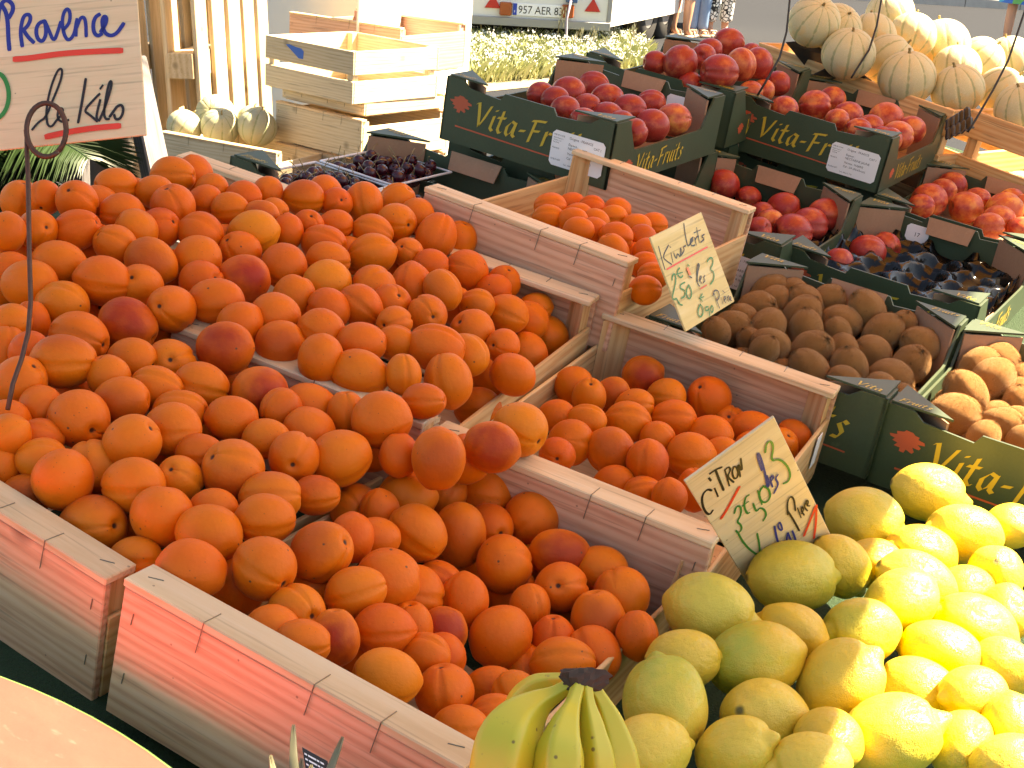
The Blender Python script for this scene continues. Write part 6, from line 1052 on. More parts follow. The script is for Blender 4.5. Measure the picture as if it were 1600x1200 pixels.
MEL = [
(-0.9181, 3.319, -0.4285, 0.062, 1.0, -0.32, 0.54, -1.57, 0.14, 0, 0, 'first melon from left, front row, in the sunlit melon heap'),
(-0.8908, 3.4299, -0.4452, 0.062, 1.0, -0.46, 0.48, -1.57, 0.13, 0, 0, 'second melon from left, front row, in the sunlit melon heap'),
(-0.8137, 3.3046, -0.4756, 0.062, 1.0, 0.02, 0.27, -1.57, 0.27, 0, 0, 'third melon from left, front row, in the sunlit melon heap'),
(-0.8608, 3.8025, -0.42, 0.0639, 1.0, 0.48, 0.31, -1.57, 0.48, 0, 0, 'first melon from left, back row, in the sunlit melon heap'),
(-0.8274, 3.5307, -0.456, 0.062, 1.0, 0.37, -0.45, -1.57, 0.09, 0, 0, 'first melon from left, second row from back, in the sunlit melon heap'),
(-0.7498, 3.4489, -0.4839, 0.062, 1.0, -0.52, -0.21, -1.57, 0.32, 0, 0, 'second melon from left, second row from back, in the sunlit melon heap'),
(-0.6762, 3.3525, -0.499, 0.0672, 1.0, 0.17, 0.18, -1.57, 0.07, 0, 0, 'big netted melon with a curled stalk behind the yellow nectarine box'),
(-0.7115, 3.8362, -0.4669, 0.0723, 1.0, 0.47, -0.3, -1.57, 0.09, 0, 0, 'third melon from left, back row, in the sunlit melon heap'),
(-0.6386, 3.7243, -0.498, 0.062, 1.0, 0.33, -0.37, -1.57, 0.44, 0, 0, 'third melon from left, second row from back, in the sunlit melon heap'),
(-0.5658, 3.4055, -0.5002, 0.062, 1.0, 0.41, 0.21, -1.57, 0.02, 0, 0, 'fourth melon from left, second row from back, in the sunlit melon heap'),
(-0.6189, 3.9227, -0.4852, 0.062, 1.0, -0.5, -0.04, -1.57, 0.19, 0, 0, 'fourth melon from left, back row, in the sunlit melon heap'),
(-0.5771, 4.1011, -0.4824, 0.062, 1.0, 0.44, 0.13, -1.57, 0.49, 0, 0, 'fifth melon from left, back row, in the sunlit melon heap'),
(-0.4916, 3.5694, -0.5, 0.062, 1.0, -0.48, -0.05, -1.57, 0.14, 0, 0, 'fifth melon from left, second row from back, in the sunlit melon heap'),
(-0.4132, 3.3976, -0.5, 0.062, 1.0, 0.39, 0.4, -1.57, 0.06, 0, 0, 'fifth melon from left, front row, in the sunlit melon heap'),
(-0.7729, 3.727, -0.4496, 0.062, 1.0, 0.16, -0.46, -1.57, 0.04, 0, 0, 'second melon from left, back row, in the sunlit melon heap')]
SIGN = {'provence': {'o': [-1.0414, 1.0245, -0.3387], 'S': [[0.8257, -0.4793, 0.2975], [0.4804, 0.321, -0.8162], [0.2957, 0.8169, 0.4953]], 'w': 0.2044, 'h': 0.2384, 'strokes': [['blue', 0.00435, [[-0.0279, -0.0188], [-0.0284, -0.0064], [-0.028, 0.008], [-0.029, 0.0205], [-0.0339, 0.0293]]], ['blue', 0.00435, [[-0.0379, 0.0112], [-0.0361, 0.0254], [-0.0296, 0.034], [-0.0225, 0.0291], [-0.0217, 0.0218], [-0.0267, 0.0141]]], ['blue', 0.00396, [[-0.0149, -0.0165], [-0.0161, -0.0015], [-0.0134, 0.0105], [-0.0106, 0.0154], [-0.0059, 0.0155], [-0.0048, 0.0106], [-0.0082, 0.0038], [-0.0128, 0.0002]]], ['blue', 0.00396, [[-0.0128, 0.0002], [-0.0088, -0.0075], [-0.0032, -0.0139]]], ['blue', 0.00396, [[0.009, 0.007], [0.0029, 0.0056], [-0.0005, -0.0012], [0.0006, -0.0106], [0.0052, -0.0142], [0.0087, -0.0094], [0.0099, -0.0023], [0.009, 0.007]]], ['blue', 0.00356, [[0.009, 0.007], [0.0125, -0.0026], [0.0167, -0.0158], [0.0213, -0.0056], [0.0249, 0.0043]]], ['blue', 0.00356, [[0.027, -0.0042], [0.0338, 0.0023], [0.0349, 0.0135], [0.0317, 0.018], [0.0273, 0.0112], [0.0261, 0.0], [0.028, -0.0115], [0.0317, -0.016], [0.0375, -0.0105], [0.041, 0.0046]]], ['blue', 0.00356, [[0.041, 0.0056], [0.0394, -0.0117]]], ['blue', 0.00356, [[0.0403, -0.0036], [0.0445, 0.0062], [0.0481, 0.0069], [0.0498, 0.0015], [0.0493, -0.0134]]], ['blue', 0.00396, [[0.0642, 0.0078], [0.0597, 0.0056], [0.0568, -0.0013], [0.0571, -0.0106], [0.0608, -0.0145], [0.0649, -0.0125]]], ['blue', 0.00396, [[0.0641, -0.0103], [0.0695, -0.0027], [0.0709, 0.0033], [0.0685, 0.0057], [0.0658, 0.0008], [0.067, -0.0106], [0.0727, -0.0158], [0.0798, -0.0141], [0.0874, -0.0042]]], ['red', 0.00593, [[-0.0236, -0.0289], [-0.0121, -0.0295], [0.002, -0.029], [0.022, -0.0283], [0.042, -0.0289], [0.0619, -0.03], [0.0837, -0.0316]]], ['black', 0.00237, [[-0.0098, -0.1024], [-0.0028, -0.095], [0.0044, -0.0917], [0.0116, -0.0762], [0.0202, -0.0588], [0.0239, -0.047], [0.0222, -0.0427], [0.018, -0.0463], [0.0118, -0.0599], [0.0069, -0.0757], [0.0049, -0.0897], [0.0059, -0.1], [0.0102, -0.1015], [0.0151, -0.0949], [0.0208, -0.0904], [0.0223, -0.0845], [0.0188, -0.0831], [0.0161, -0.0889], [0.0165, -0.095], [0.0209, -0.0979], [0.027, -0.0962]]], ['black', 0.00277, [[0.0463, -0.0565], [0.044, -0.0675], [0.0403, -0.0834], [0.0361, -0.1002]]], ['black', 0.00257, [[0.0592, -0.0732], [0.0529, -0.0786], [0.0423, -0.0887], [0.048, -0.0933], [0.0551, -0.1008]]], ['black', 0.00257, [[0.0594, -0.0793], [0.0562, -0.0891], [0.0541, -0.098], [0.0575, -0.1004]]], ['black', 0.00277, [[0.0601, -0.0682], [0.0627, -0.065]]], ['black', 0.00257, [[0.0576, -0.0994], [0.0644, -0.086], [0.0715, -0.0664], [0.0715, -0.0607], [0.0687, -0.0641], [0.0647, -0.0799], [0.0619, -0.0938], [0.0635, -0.0997], [0.0671, -0.0996]]], ['black', 0.00277, [[0.0676, -0.0975], [0.073, -0.0909], [0.0762, -0.0872], [0.0806, -0.0867], [0.0818, -0.0929], [0.0783, -0.1006], [0.0733, -0.1011], [0.0721, -0.0959]]], ['red', 0.00593, [[0.0037, -0.1109], [0.0213, -0.1087], [0.0412, -0.1074], [0.0591, -0.1071], [0.0769, -0.1076]]], ['green', 0.00435, [[-0.0513, -0.0531], [-0.0458, -0.0435], [-0.0387, -0.0412], [-0.0331, -0.049], [-0.0302, -0.0615], [-0.0322, -0.0756], [-0.0391, -0.086], [-0.0472, -0.0882]]]]}, 'kiwi': {'o': [-0.5378, 1.711, -0.5699], 'S': [[0.0896, -0.6007, 0.7944], [0.9913, -0.0231, -0.1293], [0.0961, 0.7991, 0.5934]], 'w': 0.1414, 'h': 0.1312, 'strokes': [['black', 0.00213, [[-0.0603, 0.0503], [-0.0638, 0.0337], [-0.0656, 0.0195]]], ['black', 0.00213, [[-0.0367, 0.0459], [-0.0608, 0.0357], [-0.0548, 0.0285], [-0.0461, 0.0213]]], ['black', 0.00187, [[-0.0381, 0.0351], [-0.0417, 0.0229]]], ['black', 0.00187, [[-0.0352, 0.0436], [-0.0344, 0.0417]]], ['black', 0.00187, [[-0.0318, 0.0334], [-0.0319, 0.0236], [-0.023, 0.0319], [-0.0214, 0.0229], [-0.0123, 0.0352]]], ['black', 0.0016, [[-0.0143, 0.0272], [-0.0109, 0.0348]]], ['black', 0.00187, [[0.0024, 0.0347], [-0.0056, 0.0345], [-0.0043, 0.0302], [-0.0175, 0.0258]]], ['black', 0.00213, [[0.0171, 0.0622], [0.0099, 0.0464], [0.0055, 0.0298], [0.027, 0.0405]]], ['black', 0.00187, [[0.015, 0.0342], [0.0253, 0.0366], [0.0236, 0.0405], [0.0163, 0.0375], [0.0148, 0.0302], [0.0246, 0.0296]]], ['black', 0.00187, [[0.0299, 0.0389], [0.028, 0.0287]]], ['black', 0.00187, [[0.0288, 0.0351], [0.0352, 0.0383], [0.0414, 0.0381]]], ['black', 0.00187, [[0.0437, 0.0497], [0.0375, 0.0299]]], ['black', 0.0016, [[0.0326, 0.0448], [0.0512, 0.0443]]], ['black', 0.00187, [[0.0565, 0.0365], [0.0469, 0.0361], [0.0533, 0.0307], [0.0404, 0.0291]]], ['red', 0.00213, [[-0.0621, 0.0185], [-0.0379, 0.0191], [-0.0048, 0.019], [0.0528, 0.0192]]], ['green', 0.00213, [[-0.0596, 0.0028], [-0.0528, 0.0092], [-0.047, 0.0081], [-0.0503, 0.0007], [-0.0633, -0.0096], [-0.0744, -0.0174], [-0.0717, -0.021], [-0.0642, -0.0204], [-0.063, -0.0298], [-0.0574, -0.0326]]], ['green', 0.00213, [[-0.0319, 0.0123], [-0.04, 0.0103], [-0.0424, 0.004], [-0.0369, -0.0004], [-0.0312, 0.0014]]], ['green', 0.00187, [[-0.0456, 0.0072], [-0.0293, 0.0054]]], ['green', 0.00213, [[-0.0325, -0.0079], [-0.0454, -0.0075], [-0.0481, -0.0126], [-0.039, -0.0167], [-0.0433, -0.0239], [-0.0543, -0.024]]], ['green', 0.00213, [[-0.0256, -0.0135], [-0.0363, -0.0175], [-0.0404, -0.0275], [-0.034, -0.0309], [-0.0243, -0.0238], [-0.0256, -0.0135]]], ['black', 0.00187, [[-0.0046, -0.0148], [0.0063, -0.0041], [0.0172, 0.0029], [0.0152, 0.0063], [0.0043, -0.0021], [-0.0043, -0.0183], [-0.0018, -0.0225]]], ['black', 0.0016, [[0.003, -0.0161], [0.0113, -0.0127], [0.0097, -0.0103], [0.0034, -0.0148], [0.0054, -0.0205]]], ['black', 0.0016, [[0.0201, -0.0132], [0.0142, -0.015], [0.0168, -0.0192], [0.0086, -0.0209]]], ['green', 0.00213, [[0.0372, 0.0016], [0.048, 0.0051], [0.0551, 0.002], [0.0499, -0.0048], [0.0371, -0.0093], [0.0446, -0.015], [0.0392, -0.0236], [0.0256, -0.0275]]], ['red', 0.00213, [[-0.0028, -0.0262], [0.0153, -0.0257]]], ['green', 0.00213, [[-0.0166, -0.0438], [-0.0288, -0.0495], [-0.03, -0.0585], [-0.0209, -0.0585], [-0.0132, -0.0514], [-0.0166, -0.0438]]], ['green', 0.00187, [[-0.0028, -0.033], [-0.012, -0.036], [-0.0095, -0.0419]]], ['green', 0.00187, [[-0.0132, -0.0362], [-0.0016, -0.0374]]], ['green', 0.00187, [[-0.0003, -0.0525], [-0.0068, -0.0505], [-0.0113, -0.0549], [-0.0023, -0.0567], [-0.0003, -0.0525], [-0.0053, -0.0653]]], ['green', 0.00187, [[0.0095, -0.0534], [0.0012, -0.0567], [0.0024, -0.0628], [0.0102, -0.0586], [0.0095, -0.0534]]], ['black', 0.00213, [[0.025, -0.0407], [0.0251, -0.0622]]], ['black', 0.00187, [[0.02, -0.0427], [0.0292, -0.0367], [0.038, -0.0407], [0.0354, -0.0487], [0.025, -0.0515]]], ['black', 0.0016, [[0.0378, -0.0503], [0.0364, -0.0598]]], ['black', 0.0016, [[0.0424, -0.0567], [0.0504, -0.0541], [0.048, -0.051], [0.0424, -0.0552], [0.0443, -0.0605]]], ['black', 0.0016, [[0.0477, -0.0436], [0.0517, -0.0477]]], ['black', 0.0016, [[0.0578, -0.0539], [0.0501, -0.0561], [0.0527, -0.0606]]], ['black', 0.0016, [[0.0557, -0.0598], [0.0629, -0.0584], [0.0604, -0.0553], [0.0561, -0.0593], [0.0613, -0.062]]], ['orange', 0.00693, [[-0.0154, 0.0062], [-0.0151, -0.0009]]], ['green', 0.0032, [[-0.0119, 0.011], [-0.01, 0.009]]], ['black', 0.00267, [[-0.0191, -0.0041], [-0.014, -0.0069]]]]}, 'citron': {'o': [-0.26, 1.2729, -0.6418], 'S': [[0.4822, -0.2447, 0.8412], [0.5453, -0.6677, -0.5068], [0.6856, 0.7031, -0.1885]], 'w': 0.1045, 'h': 0.2635, 'strokes': [['black', 0.00265, [[-0.0346, 0.0927], [-0.0374, 0.0995], [-0.0449, 0.0961], [-0.0494, 0.0832], [-0.0508, 0.0683], [-0.0486, 0.0592], [-0.0434, 0.0631]]], ['black', 0.00244, [[-0.031, 0.0932], [-0.0322, 0.0774]]], ['black', 0.00326, [[-0.0308, 0.113], [-0.0303, 0.1077]]], ['black', 0.00285, [[-0.028, 0.1183], [-0.0203, 0.1181], [-0.0149, 0.1154]]], ['black', 0.00265, [[-0.0215, 0.1167], [-0.0231, 0.0996], [-0.0243, 0.0808]]], ['black', 0.00244, [[-0.0136, 0.108], [-0.0174, 0.0813]]], ['black', 0.00224, [[-0.014, 0.1084], [-0.0084, 0.1095], [-0.0089, 0.1023], [-0.015, 0.0969], [-0.0119, 0.0819]]], ['black', 0.00224, [[-0.0045, 0.1041], [-0.0088, 0.0982], [-0.0101, 0.087], [-0.0072, 0.0843], [-0.003, 0.0912], [-0.0024, 0.1016], [-0.0045, 0.1041]]], ['black', 0.00224, [[-0.0037, 0.0832], [0.0007, 0.1084], [-0.0001, 0.0856], [0.0052, 0.1089]]], ['red', 0.00366, [[-0.0409, 0.042], [-0.032, 0.0487], [-0.0213, 0.0586], [-0.0092, 0.0696]]], ['green', 0.00224, [[-0.0266, 0.0354], [-0.0224, 0.043], [-0.0186, 0.0425], [-0.0185, 0.0338], [-0.023, 0.0244], [-0.029, 0.0198], [-0.0266, 0.0106], [-0.0282, 0.0025], [-0.0335, 0.0003], [-0.034, 0.0077]]], ['green', 0.00224, [[-0.0335, 0.0003], [-0.0339, -0.0173], [-0.0319, -0.0385], [-0.0282, -0.0551], [-0.0256, -0.0609], [-0.0202, -0.0422], [-0.0167, -0.0214]]], ['green', 0.00224, [[-0.0047, 0.0475], [-0.0094, 0.0479], [-0.0149, 0.0357], [-0.0158, 0.0205], [-0.0129, 0.0203]]], ['green', 0.00203, [[-0.0159, 0.0378], [-0.0084, 0.0382]]], ['green', 0.00224, [[-0.0053, 0.0301], [-0.0069, 0.0127], [-0.0016, 0.0168], [0.0019, 0.0081], [0.0008, -0.0036], [-0.005, -0.0083]]], ['green', 0.00224, [[0.0048, 0.0449], [0.002, 0.0188]]], ['green', 0.00244, [[0.0118, 0.0454], [0.0049, 0.0406], [0.0022, 0.0249], [0.0069, 0.0161], [0.0137, 0.0213], [0.0155, 0.0359], [0.0118, 0.0454]]], ['blue', 0.00244, [[0.018, 0.0698], [0.02, 0.0913], [0.0218, 0.1001], [0.0232, 0.0953], [0.0203, 0.067], [0.0146, 0.037], [0.0179, 0.0413], [0.0198, 0.0575]]], ['blue', 0.00224, [[0.0196, 0.0434], [0.0251, 0.047], [0.025, 0.0532], [0.0206, 0.0484], [0.0198, 0.0339]]], ['blue', 0.00224, [[0.0304, 0.0467], [0.0257, 0.0442], [0.027, 0.0323], [0.0177, 0.0227]]], ['green', 0.00244, [[0.0289, 0.0924], [0.0336, 0.1043], [0.0389, 0.1038], [0.0389, 0.0923], [0.0297, 0.0738], [0.0381, 0.0697], [0.0426, 0.0523], [0.0422, 0.0344], [0.0368, 0.0244], [0.031, 0.0274]]], ['blue', 0.00244, [[0.0026, -0.0297], [-0.0015, -0.0527], [-0.0034, -0.0761]]], ['blue', 0.00203, [[0.0094, -0.0293], [0.0058, -0.031], [0.0054, -0.0409], [0.008, -0.0466], [0.0095, -0.0358], [0.0094, -0.0293]]], ['blue', 0.00224, [[0.0117, -0.056], [0.0062, -0.0675], [0.005, -0.0873], [0.0108, -0.0782], [0.0117, -0.056]]], ['blue', 0.00224, [[0.0168, -0.058], [0.0163, -0.0713], [0.0133, -0.0933]]], ['black', 0.00224, [[0.022, -0.0195], [0.0232, -0.0388], [0.0236, -0.0668]]], ['black', 0.00203, [[0.0205, -0.0264], [0.0254, -0.0063], [0.0316, 0.0011], [0.0339, -0.0082], [0.0294, -0.0289]]], ['black', 0.00183, [[0.0327, -0.0264], [0.0314, -0.047]]], ['black', 0.00183, [[0.0336, -0.0409], [0.0378, -0.0372], [0.0378, -0.0283], [0.0347, -0.0355], [0.0356, -0.0465]]], ['black', 0.00183, [[0.0425, -0.0277], [0.0392, -0.0323], [0.0407, -0.0431]]], ['black', 0.00183, [[0.043, -0.0349], [0.0461, -0.0277], [0.0443, -0.0233], [0.0423, -0.034], [0.0453, -0.0377]]], ['red', 0.00326, [[0.0253, -0.0807], [0.0374, -0.0638], [0.0517, -0.0444]]], ['red', 0.00285, [[0.0517, -0.0444], [0.0431, -0.0734], [0.0337, -0.0977]]]]}}
ORDW = ('first', 'second', 'third', 'fourth', 'fifth', 'sixth', 'seventh', 'eighth')
# stickers on two kiwis
def sticker(k):
    o = stk[k]; loc = o.matrix_world.translation if False else (S4 @ Vector(KIW[k][1][:3])); d = (CAMPOS-loc).normalized(); r = KIW[k][1][3]
    n_ = (d+Vector((.15, 0, -.25))).normalized(); q = n_.to_track_quat('Z', 'Y').to_matrix().to_4x4(); base = Matrix.Translation(loc+n_*r*1.0) @ q
    g = MB(); n = 20; v = [(0, 0, .0016)]+[(.0115*math.cos(2*PI*i/n), .0095*math.sin(2*PI*i/n), -.0008) for i in range(n)]
    g.add(v, [[0, 1+i, 1+(i+1) % n] for i in range(n)])
    s = g.obj('sticker', M_WHITE, o, True, MW[o.name].inverted() @ base)
    link('sticker_word', text_mesh('Zespri', .0062, INK['red'], 'CENTER'), s, tm(0, 0, .3, (0, -.004, .0019)))
    m = MB()
    for a in range(-3, 4): m.add([(0, .001, .0018), (.007*math.sin(a*.38)-.0006, .001+.007*math.cos(a*.38), .0008), (.007*math.sin(a*.38)+.0006, .001+.007*math.cos(a*.38), .0008)], [[0, 1, 2]])
    m.obj('sticker_rays', INK['green'], s)
for k in STICK: sticker(k)
# ------------------------------------------------------------------ melons
for i, row in enumerate(MEL):
    o = put('melon', ME_MEL[i % 3], row, 'melon', 'melons heaped beside the street'); link('stalk', ME_STK, o)
def slat_crate(mw, L, W, H, label, slats=((0, .30), (.42, .62), (.78, 1.0)), mat=None, group='slatted melon crates', th=.008, blue=False):
    e = empty('slatted_crate', mw, label, 'crate', group); mt = mat or M_PINE
    for a, b_ in slats:
        MB().box(.0, L, 0, th, a*H, b_*H).obj('slat', mt, e); MB().box(.0, L, W-th, W, a*H, b_*H).obj('slat', mt, e)
        for x in (0, L-th): MB().box(0, W-2*th-.001, 0, th, 0, (b_-a)*H).obj('slat', mt, e, mw=tm(0, 0, PI/2, (x+th, th+.0005, a*H)))
    for x in (th+.001, L-th-.026):
        for y in (th+.001, W-th-.026): MB().box(0, H*.99, 0, .025, 0, .025).obj('corner_post', mt, e, mw=Matrix(((0, 0, 1, x), (0, 1, 0, y), (1, 0, 0, 0), (0, 0, 0, 1))))
    for i in range(4): MB().box(.009, L-.009, .012+i*(W-.02)/4, .012+(i+1)*(W-.02)/4-.012, .0, .006).obj('bottom_slat', mt, e)
    return e
m1 = son(1186, 66, -.525); m1b = son(1491, 173, -.525); y1 = math.atan2(m1b.y-m1.y, m1b.x-m1.x)
slat_crate(S4 @ Matrix.Translation((m1.x, m1.y, -.805)) @ Matrix.Rotation(y1, 4, 'Z'), (m1b-m1).length, .55, .28, 'pine slatted crate under the melons, its pale corner behind the heaped nectarines')
m2 = son(1519, 171, -.525)
slat_crate(S4 @ Matrix.Translation((m2.x, m2.y-.0, -.805)) @ Matrix.Rotation(y1, 4, 'Z'), .5, .55, .28, 'orange pine slatted crate with a wide gap at the right edge under the melons')
for (u, v_, zz, lab) in ((.12, .14, -.715, 'melon seen through the gap of the right slatted crate'), (.32, .15, -.715, 'melon deeper in the right slatted crate near the photo edge')):
    p = Vector((m2.x, m2.y, 0))+Matrix.Rotation(y1, 3, 'Z') @ Vector((u, v_, 0))
    o = put('melon', ME_MEL[1], (p.x, p.y, zz, .072, 1.0, 1.2, .3, u*9, .1, 0, 0, lab), 'melon', 'melons inside the slatted crate'); link('stalk', ME_STK, o)
# ------------------------------------------------------------------ price signs
def sign(k, name, label, mat, th=.003):
    s = SIGN[k]; R = Matrix(s['S']).to_4x4(); mw = S4 @ Matrix.Translation(s['o']) @ R
    e = empty(name, mw, label, 'sign', 'handwritten price signs'); w_, h_ = s['w']/2, s['h']/2
    MB().box(-w_, w_, -h_, h_, -th, 0, .0006).obj('plywood_card', mat, e)
    for j, (c, wd, pts) in enumerate(s['strokes']): MB().ribbon(pts, wd, .0003+j*.00004).obj('pen_stroke', INK[c], e)
    return e
sign('provence', 'price_sign', 'large plywood sign held up by a wire rod, reading Provence and le kilo', M_PLY)
sign('kiwi', 'price_sign', 'small yellow plywood sign for kiwis stuck between crate and kiwi box', M_PLYY)
sign('citron', 'price_sign', 'plywood lemon price sign leaning over the lemons', M_PLY)
# rod with ring that carries the big sign
e = empty('sign_holder', S4 @ Matrix.Translation(sat(20, 600, 1.32)), 'rusty wire rod with a coiled ring standing in the apricots', 'sign holder'); inv = MW[e.name].inverted()
MB().tube([inv @ at(*p) for p in ((12, 640, 1.30), (20, 600, 1.31), (34, 560, 1.32), (44, 520, 1.33), (48, 470, 1.335), (46, 400, 1.34), (45, 340, 1.345), (44, 280, 1.348), (42, 235, 1.35), (42, 205, 1.35))], .0023, 8).obj('rod', M_WIRE, e, True)
g = MB(); g.tube([inv @ at(72+31*math.cos(a)+.05*a, 203-42*math.sin(a), 1.348-.0025*(a-3)) for a in [PI+i*2*PI*1.35/40 for i in range(41)]], .0026, 8); g.obj('ring', M_WIRE, e, True)
for pts, d, lab in ((((1237, -40), (1234, 0), (1229, 50), (1218, 90), (1200, 122), (1180, 155)), 2.95, 'thin black wire curving down into the heaped nectarine box'),
                    (((1384, -40), (1377, 0), (1370, 40), (1358, 78), (1336, 112), (1330, 122)), 3.2, 'thin black wire bent in front of the middle melons'),
                    (((1610, -10), (1592, 45), (1575, 95), (1552, 140), (1518, 198), (1512, 206)), 3.0, 'thin black wire at the right edge before the melons')):
    b0 = at(*pts[-1], d); e = empty('wire_holder', Matrix.Translation(b0), lab, 'wire', 'black wire sign holders')
    P = [at(*p, d)-b0 for p in pts]; P = [P[0]+Vector((.02, 0, .25)), P[0]+Vector((.01, 0, .1))]+P
    MB().tube(P, .0024, 8).obj('rod', M_BLACKW, e, True); MB().tube([P[0], P[0]+Vector((.012, 0, .02)), P[0]+Vector((.0, 0, .04)), P[0]+Vector((-.012, 0, .02)), P[0]], .002, 6).obj('loop', M_BLACKW, e, True)
# black ribbed strap at the crate corner
g = MB(); c4 = [at(1478, 190, 3.06), at(1514, 168, 3.1), at(1523, 202, 3.06), at(1478, 222, 3.02)]; n = 14
for j in range(n+1):
    for i in range(n+1):
        a, b_ = i/n, j/n; p = (c4[0]*(1-a)+c4[1]*a)*(1-b_)+(c4[3]*(1-a)+c4[2]*a)*b_; g.v.append(p+Vector((0, -.006*math.sin(i*2.2), .004*math.sin(i*2.2)+.004*math.sin(j))))
g.f = [[j*(n+1)+i, j*(n+1)+i+1, (j+1)*(n+1)+i+1, (j+1)*(n+1)+i] for j in range(n) for i in range(n)]
o = g.obj('strap', M_BLACKW, None, True); tag(o, 'black ribbed strap hanging at the corner of the upper right box', 'strap'); sm = o.modifiers.new('t', 'SOLIDIFY'); sm.thickness = .003
# ------------------------------------------------------------------ cherries in clear punnets
def clear_mat():
    m, n, L, b = nt('clear_plastic'); n.remove(b); out = n['Material Output']
    t = N(n, 'BsdfTransparent'); gl = N(n, 'BsdfGlossy'); gl.inputs['Roughness'].default_value = .06; fr = N(n, 'LayerWeight'); fr.inputs['Blend'].default_value = .35
    mx = N(n, 'MixShader'); L.new(math_(n, L, 'ADD', math_(n, L, 'MULTIPLY', fr.outputs[0], .6), .06), mx.inputs[0]); L.new(t.outputs[0], mx.inputs[1]); L.new(gl.outputs[0], mx.inputs[2]); L.new(mx.outputs[0], out.inputs[0]); return m
M_CLEAR = clear_mat()
M_CHERRY = plain('cherry_skin', (.045, .004, .010), .16, 0, .5, 40)
def ch_fn(ph, th):
    st = math.sin(th); ct = math.cos(th); rh = st; z = ct-.22*math.exp(-(rh/.28)**2)*(ct > 0)
    return (st*math.cos(ph)*(1-.03*math.exp(-(adiff(ph)/.2)**2)), st*math.sin(ph), z)
ME_CH = sphere(24, 16, ch_fn, M_CHERRY, 'cherry_shape')
ME_CST = [(lambda g: mesh('stem', g.v, g.f, M_STALK, True))(MB().tube([(0, 0, .75), (.1*s, .1, 1.4), (.5*s, .3, 2.3), (1.2*s, .5, 3.0)], [.09, .05, .05, .08], 5)) for s in (-1, 1, .4)]
vx = VF['V10']; BM = stall_m(vx[0], vx[1], vx[2]-BH, *vx[3:])
for pi_, (u, v_, lab, cl) in enumerate(((.012, .03, 'clear plastic punnet of cherries at the box front left', 'front left'), (.012, .235, 'clear plastic punnet of cherries at the box back left', 'back left'), (.175, .03, 'clear plastic punnet of cherries at the box front right', 'front right'))):
    pw, pl, ph_ = .155, .19, .075; e = empty('cherry_punnet', BM @ Matrix.Translation((u, v_, .006)), lab, 'punnet', 'clear punnets of cherries')
    g = MB(); t0, t1 = .012, 0
    lo = [(t0, t0, 0), (pw-t0, t0, 0), (pw-t0, pl-t0, 0), (t0, pl-t0, 0)]; hi = [(t1, t1, ph_), (pw-t1, t1, ph_), (pw-t1, pl-t1, ph_), (t1, pl-t1, ph_)]
    g.add(lo+hi, [[0, 1, 2, 3], [0, 1, 5, 4], [1, 2, 6, 5], [2, 3, 7, 6], [3, 0, 4, 7]]); g.obj('tub', M_CLEAR, e)
    MB().tube([hi[0], hi[1], hi[2], hi[3], hi[0]], .0022, 6).obj('rim', plain('rim_plastic', (.75, .78, .8), .2), e)
    spots = []; 
    for _ in range(900):
        if len(spots) >= 34: break
        p = Vector((random.uniform(.02, pw-.02), random.uniform(.02, pl-.02), ph_-.012+random.uniform(-.006, .010)+(.008 if random.random() < .25 else 0)))
        if all((p-q).length > .0205 for q in spots): spots.append(p)
    spots.sort(key=lambda p: -p.y); rws = [spots[i:i+7] for i in range(0, len(spots), 7)]; lb = {}
    for ri, rw in enumerate(rws):
        for ci, p in enumerate(sorted(rw, key=lambda p: p.x)): lb[tuple(p)] = '%s dark cherry from left, %s row from the back, in the %s punnet' % (ORDW[ci], ORDW[ri], cl)
    for p in spots:
        Mx = BM @ Matrix.Translation((u, v_, .006)) @ Matrix.Translation(p) @ Euler((random.uniform(-.9, .9), random.uniform(-.9, .9), random.uniform(0, 6))).to_matrix().to_4x4() @ Matrix.Scale(random.uniform(.0108, .0125), 4)
        c = link('cherry', ME_CH, None, Mx); tag(c, lb[tuple(p)], 'cherry', 'cherries in the '+cl+' punnet')
        if random.random() < .6: link('stem', random.choice(ME_CST), c)
# ------------------------------------------------------------------ bananas, pineapple crown, cut watermelon
def banana_mat():
    m, n, L, b, P, sx, sc, oi, tc = fruit('banana_peel')
    n1 = noise(n, L, tc.outputs['Object'], 14, 3); c = mixc(n, L, n1, (.40, .38, .025), (.60, .48, .04))
    c = mixc(n, L, math_(n, L, 'MULTIPLY', sstep(n, L, noise(n, L, tc.outputs['Object'], 55, 6, .75), .60, .70), .85), c, (.13, .07, .025))
    c = mixc(n, L, math_(n, L, 'MULTIPLY', speckle(n, L, tc.outputs['Object'], 110, .2, .35), .8), c, (.10, .05, .02))
    L.new(c, b.inputs['Base Color']); b.inputs['Roughness'].default_value = .42; bump(n, L, b, noise(n, L, tc.outputs['Object'], 60, 4), .1, .002); return m
M_BAN = banana_mat(); M_CROWN = plain('banana_crown', (.05, .028, .018), .8, 0, .5, 120)
BD = .94
bc = at(908, 1062, BD); e = empty('banana_bunch', Matrix.Translation(bc), 'bunch of green yellow bananas with dark crown at the bottom edge', 'bananas')
def zp(x, y, d): return at(700+x/3.2, 825+y/3.2, d)-bc
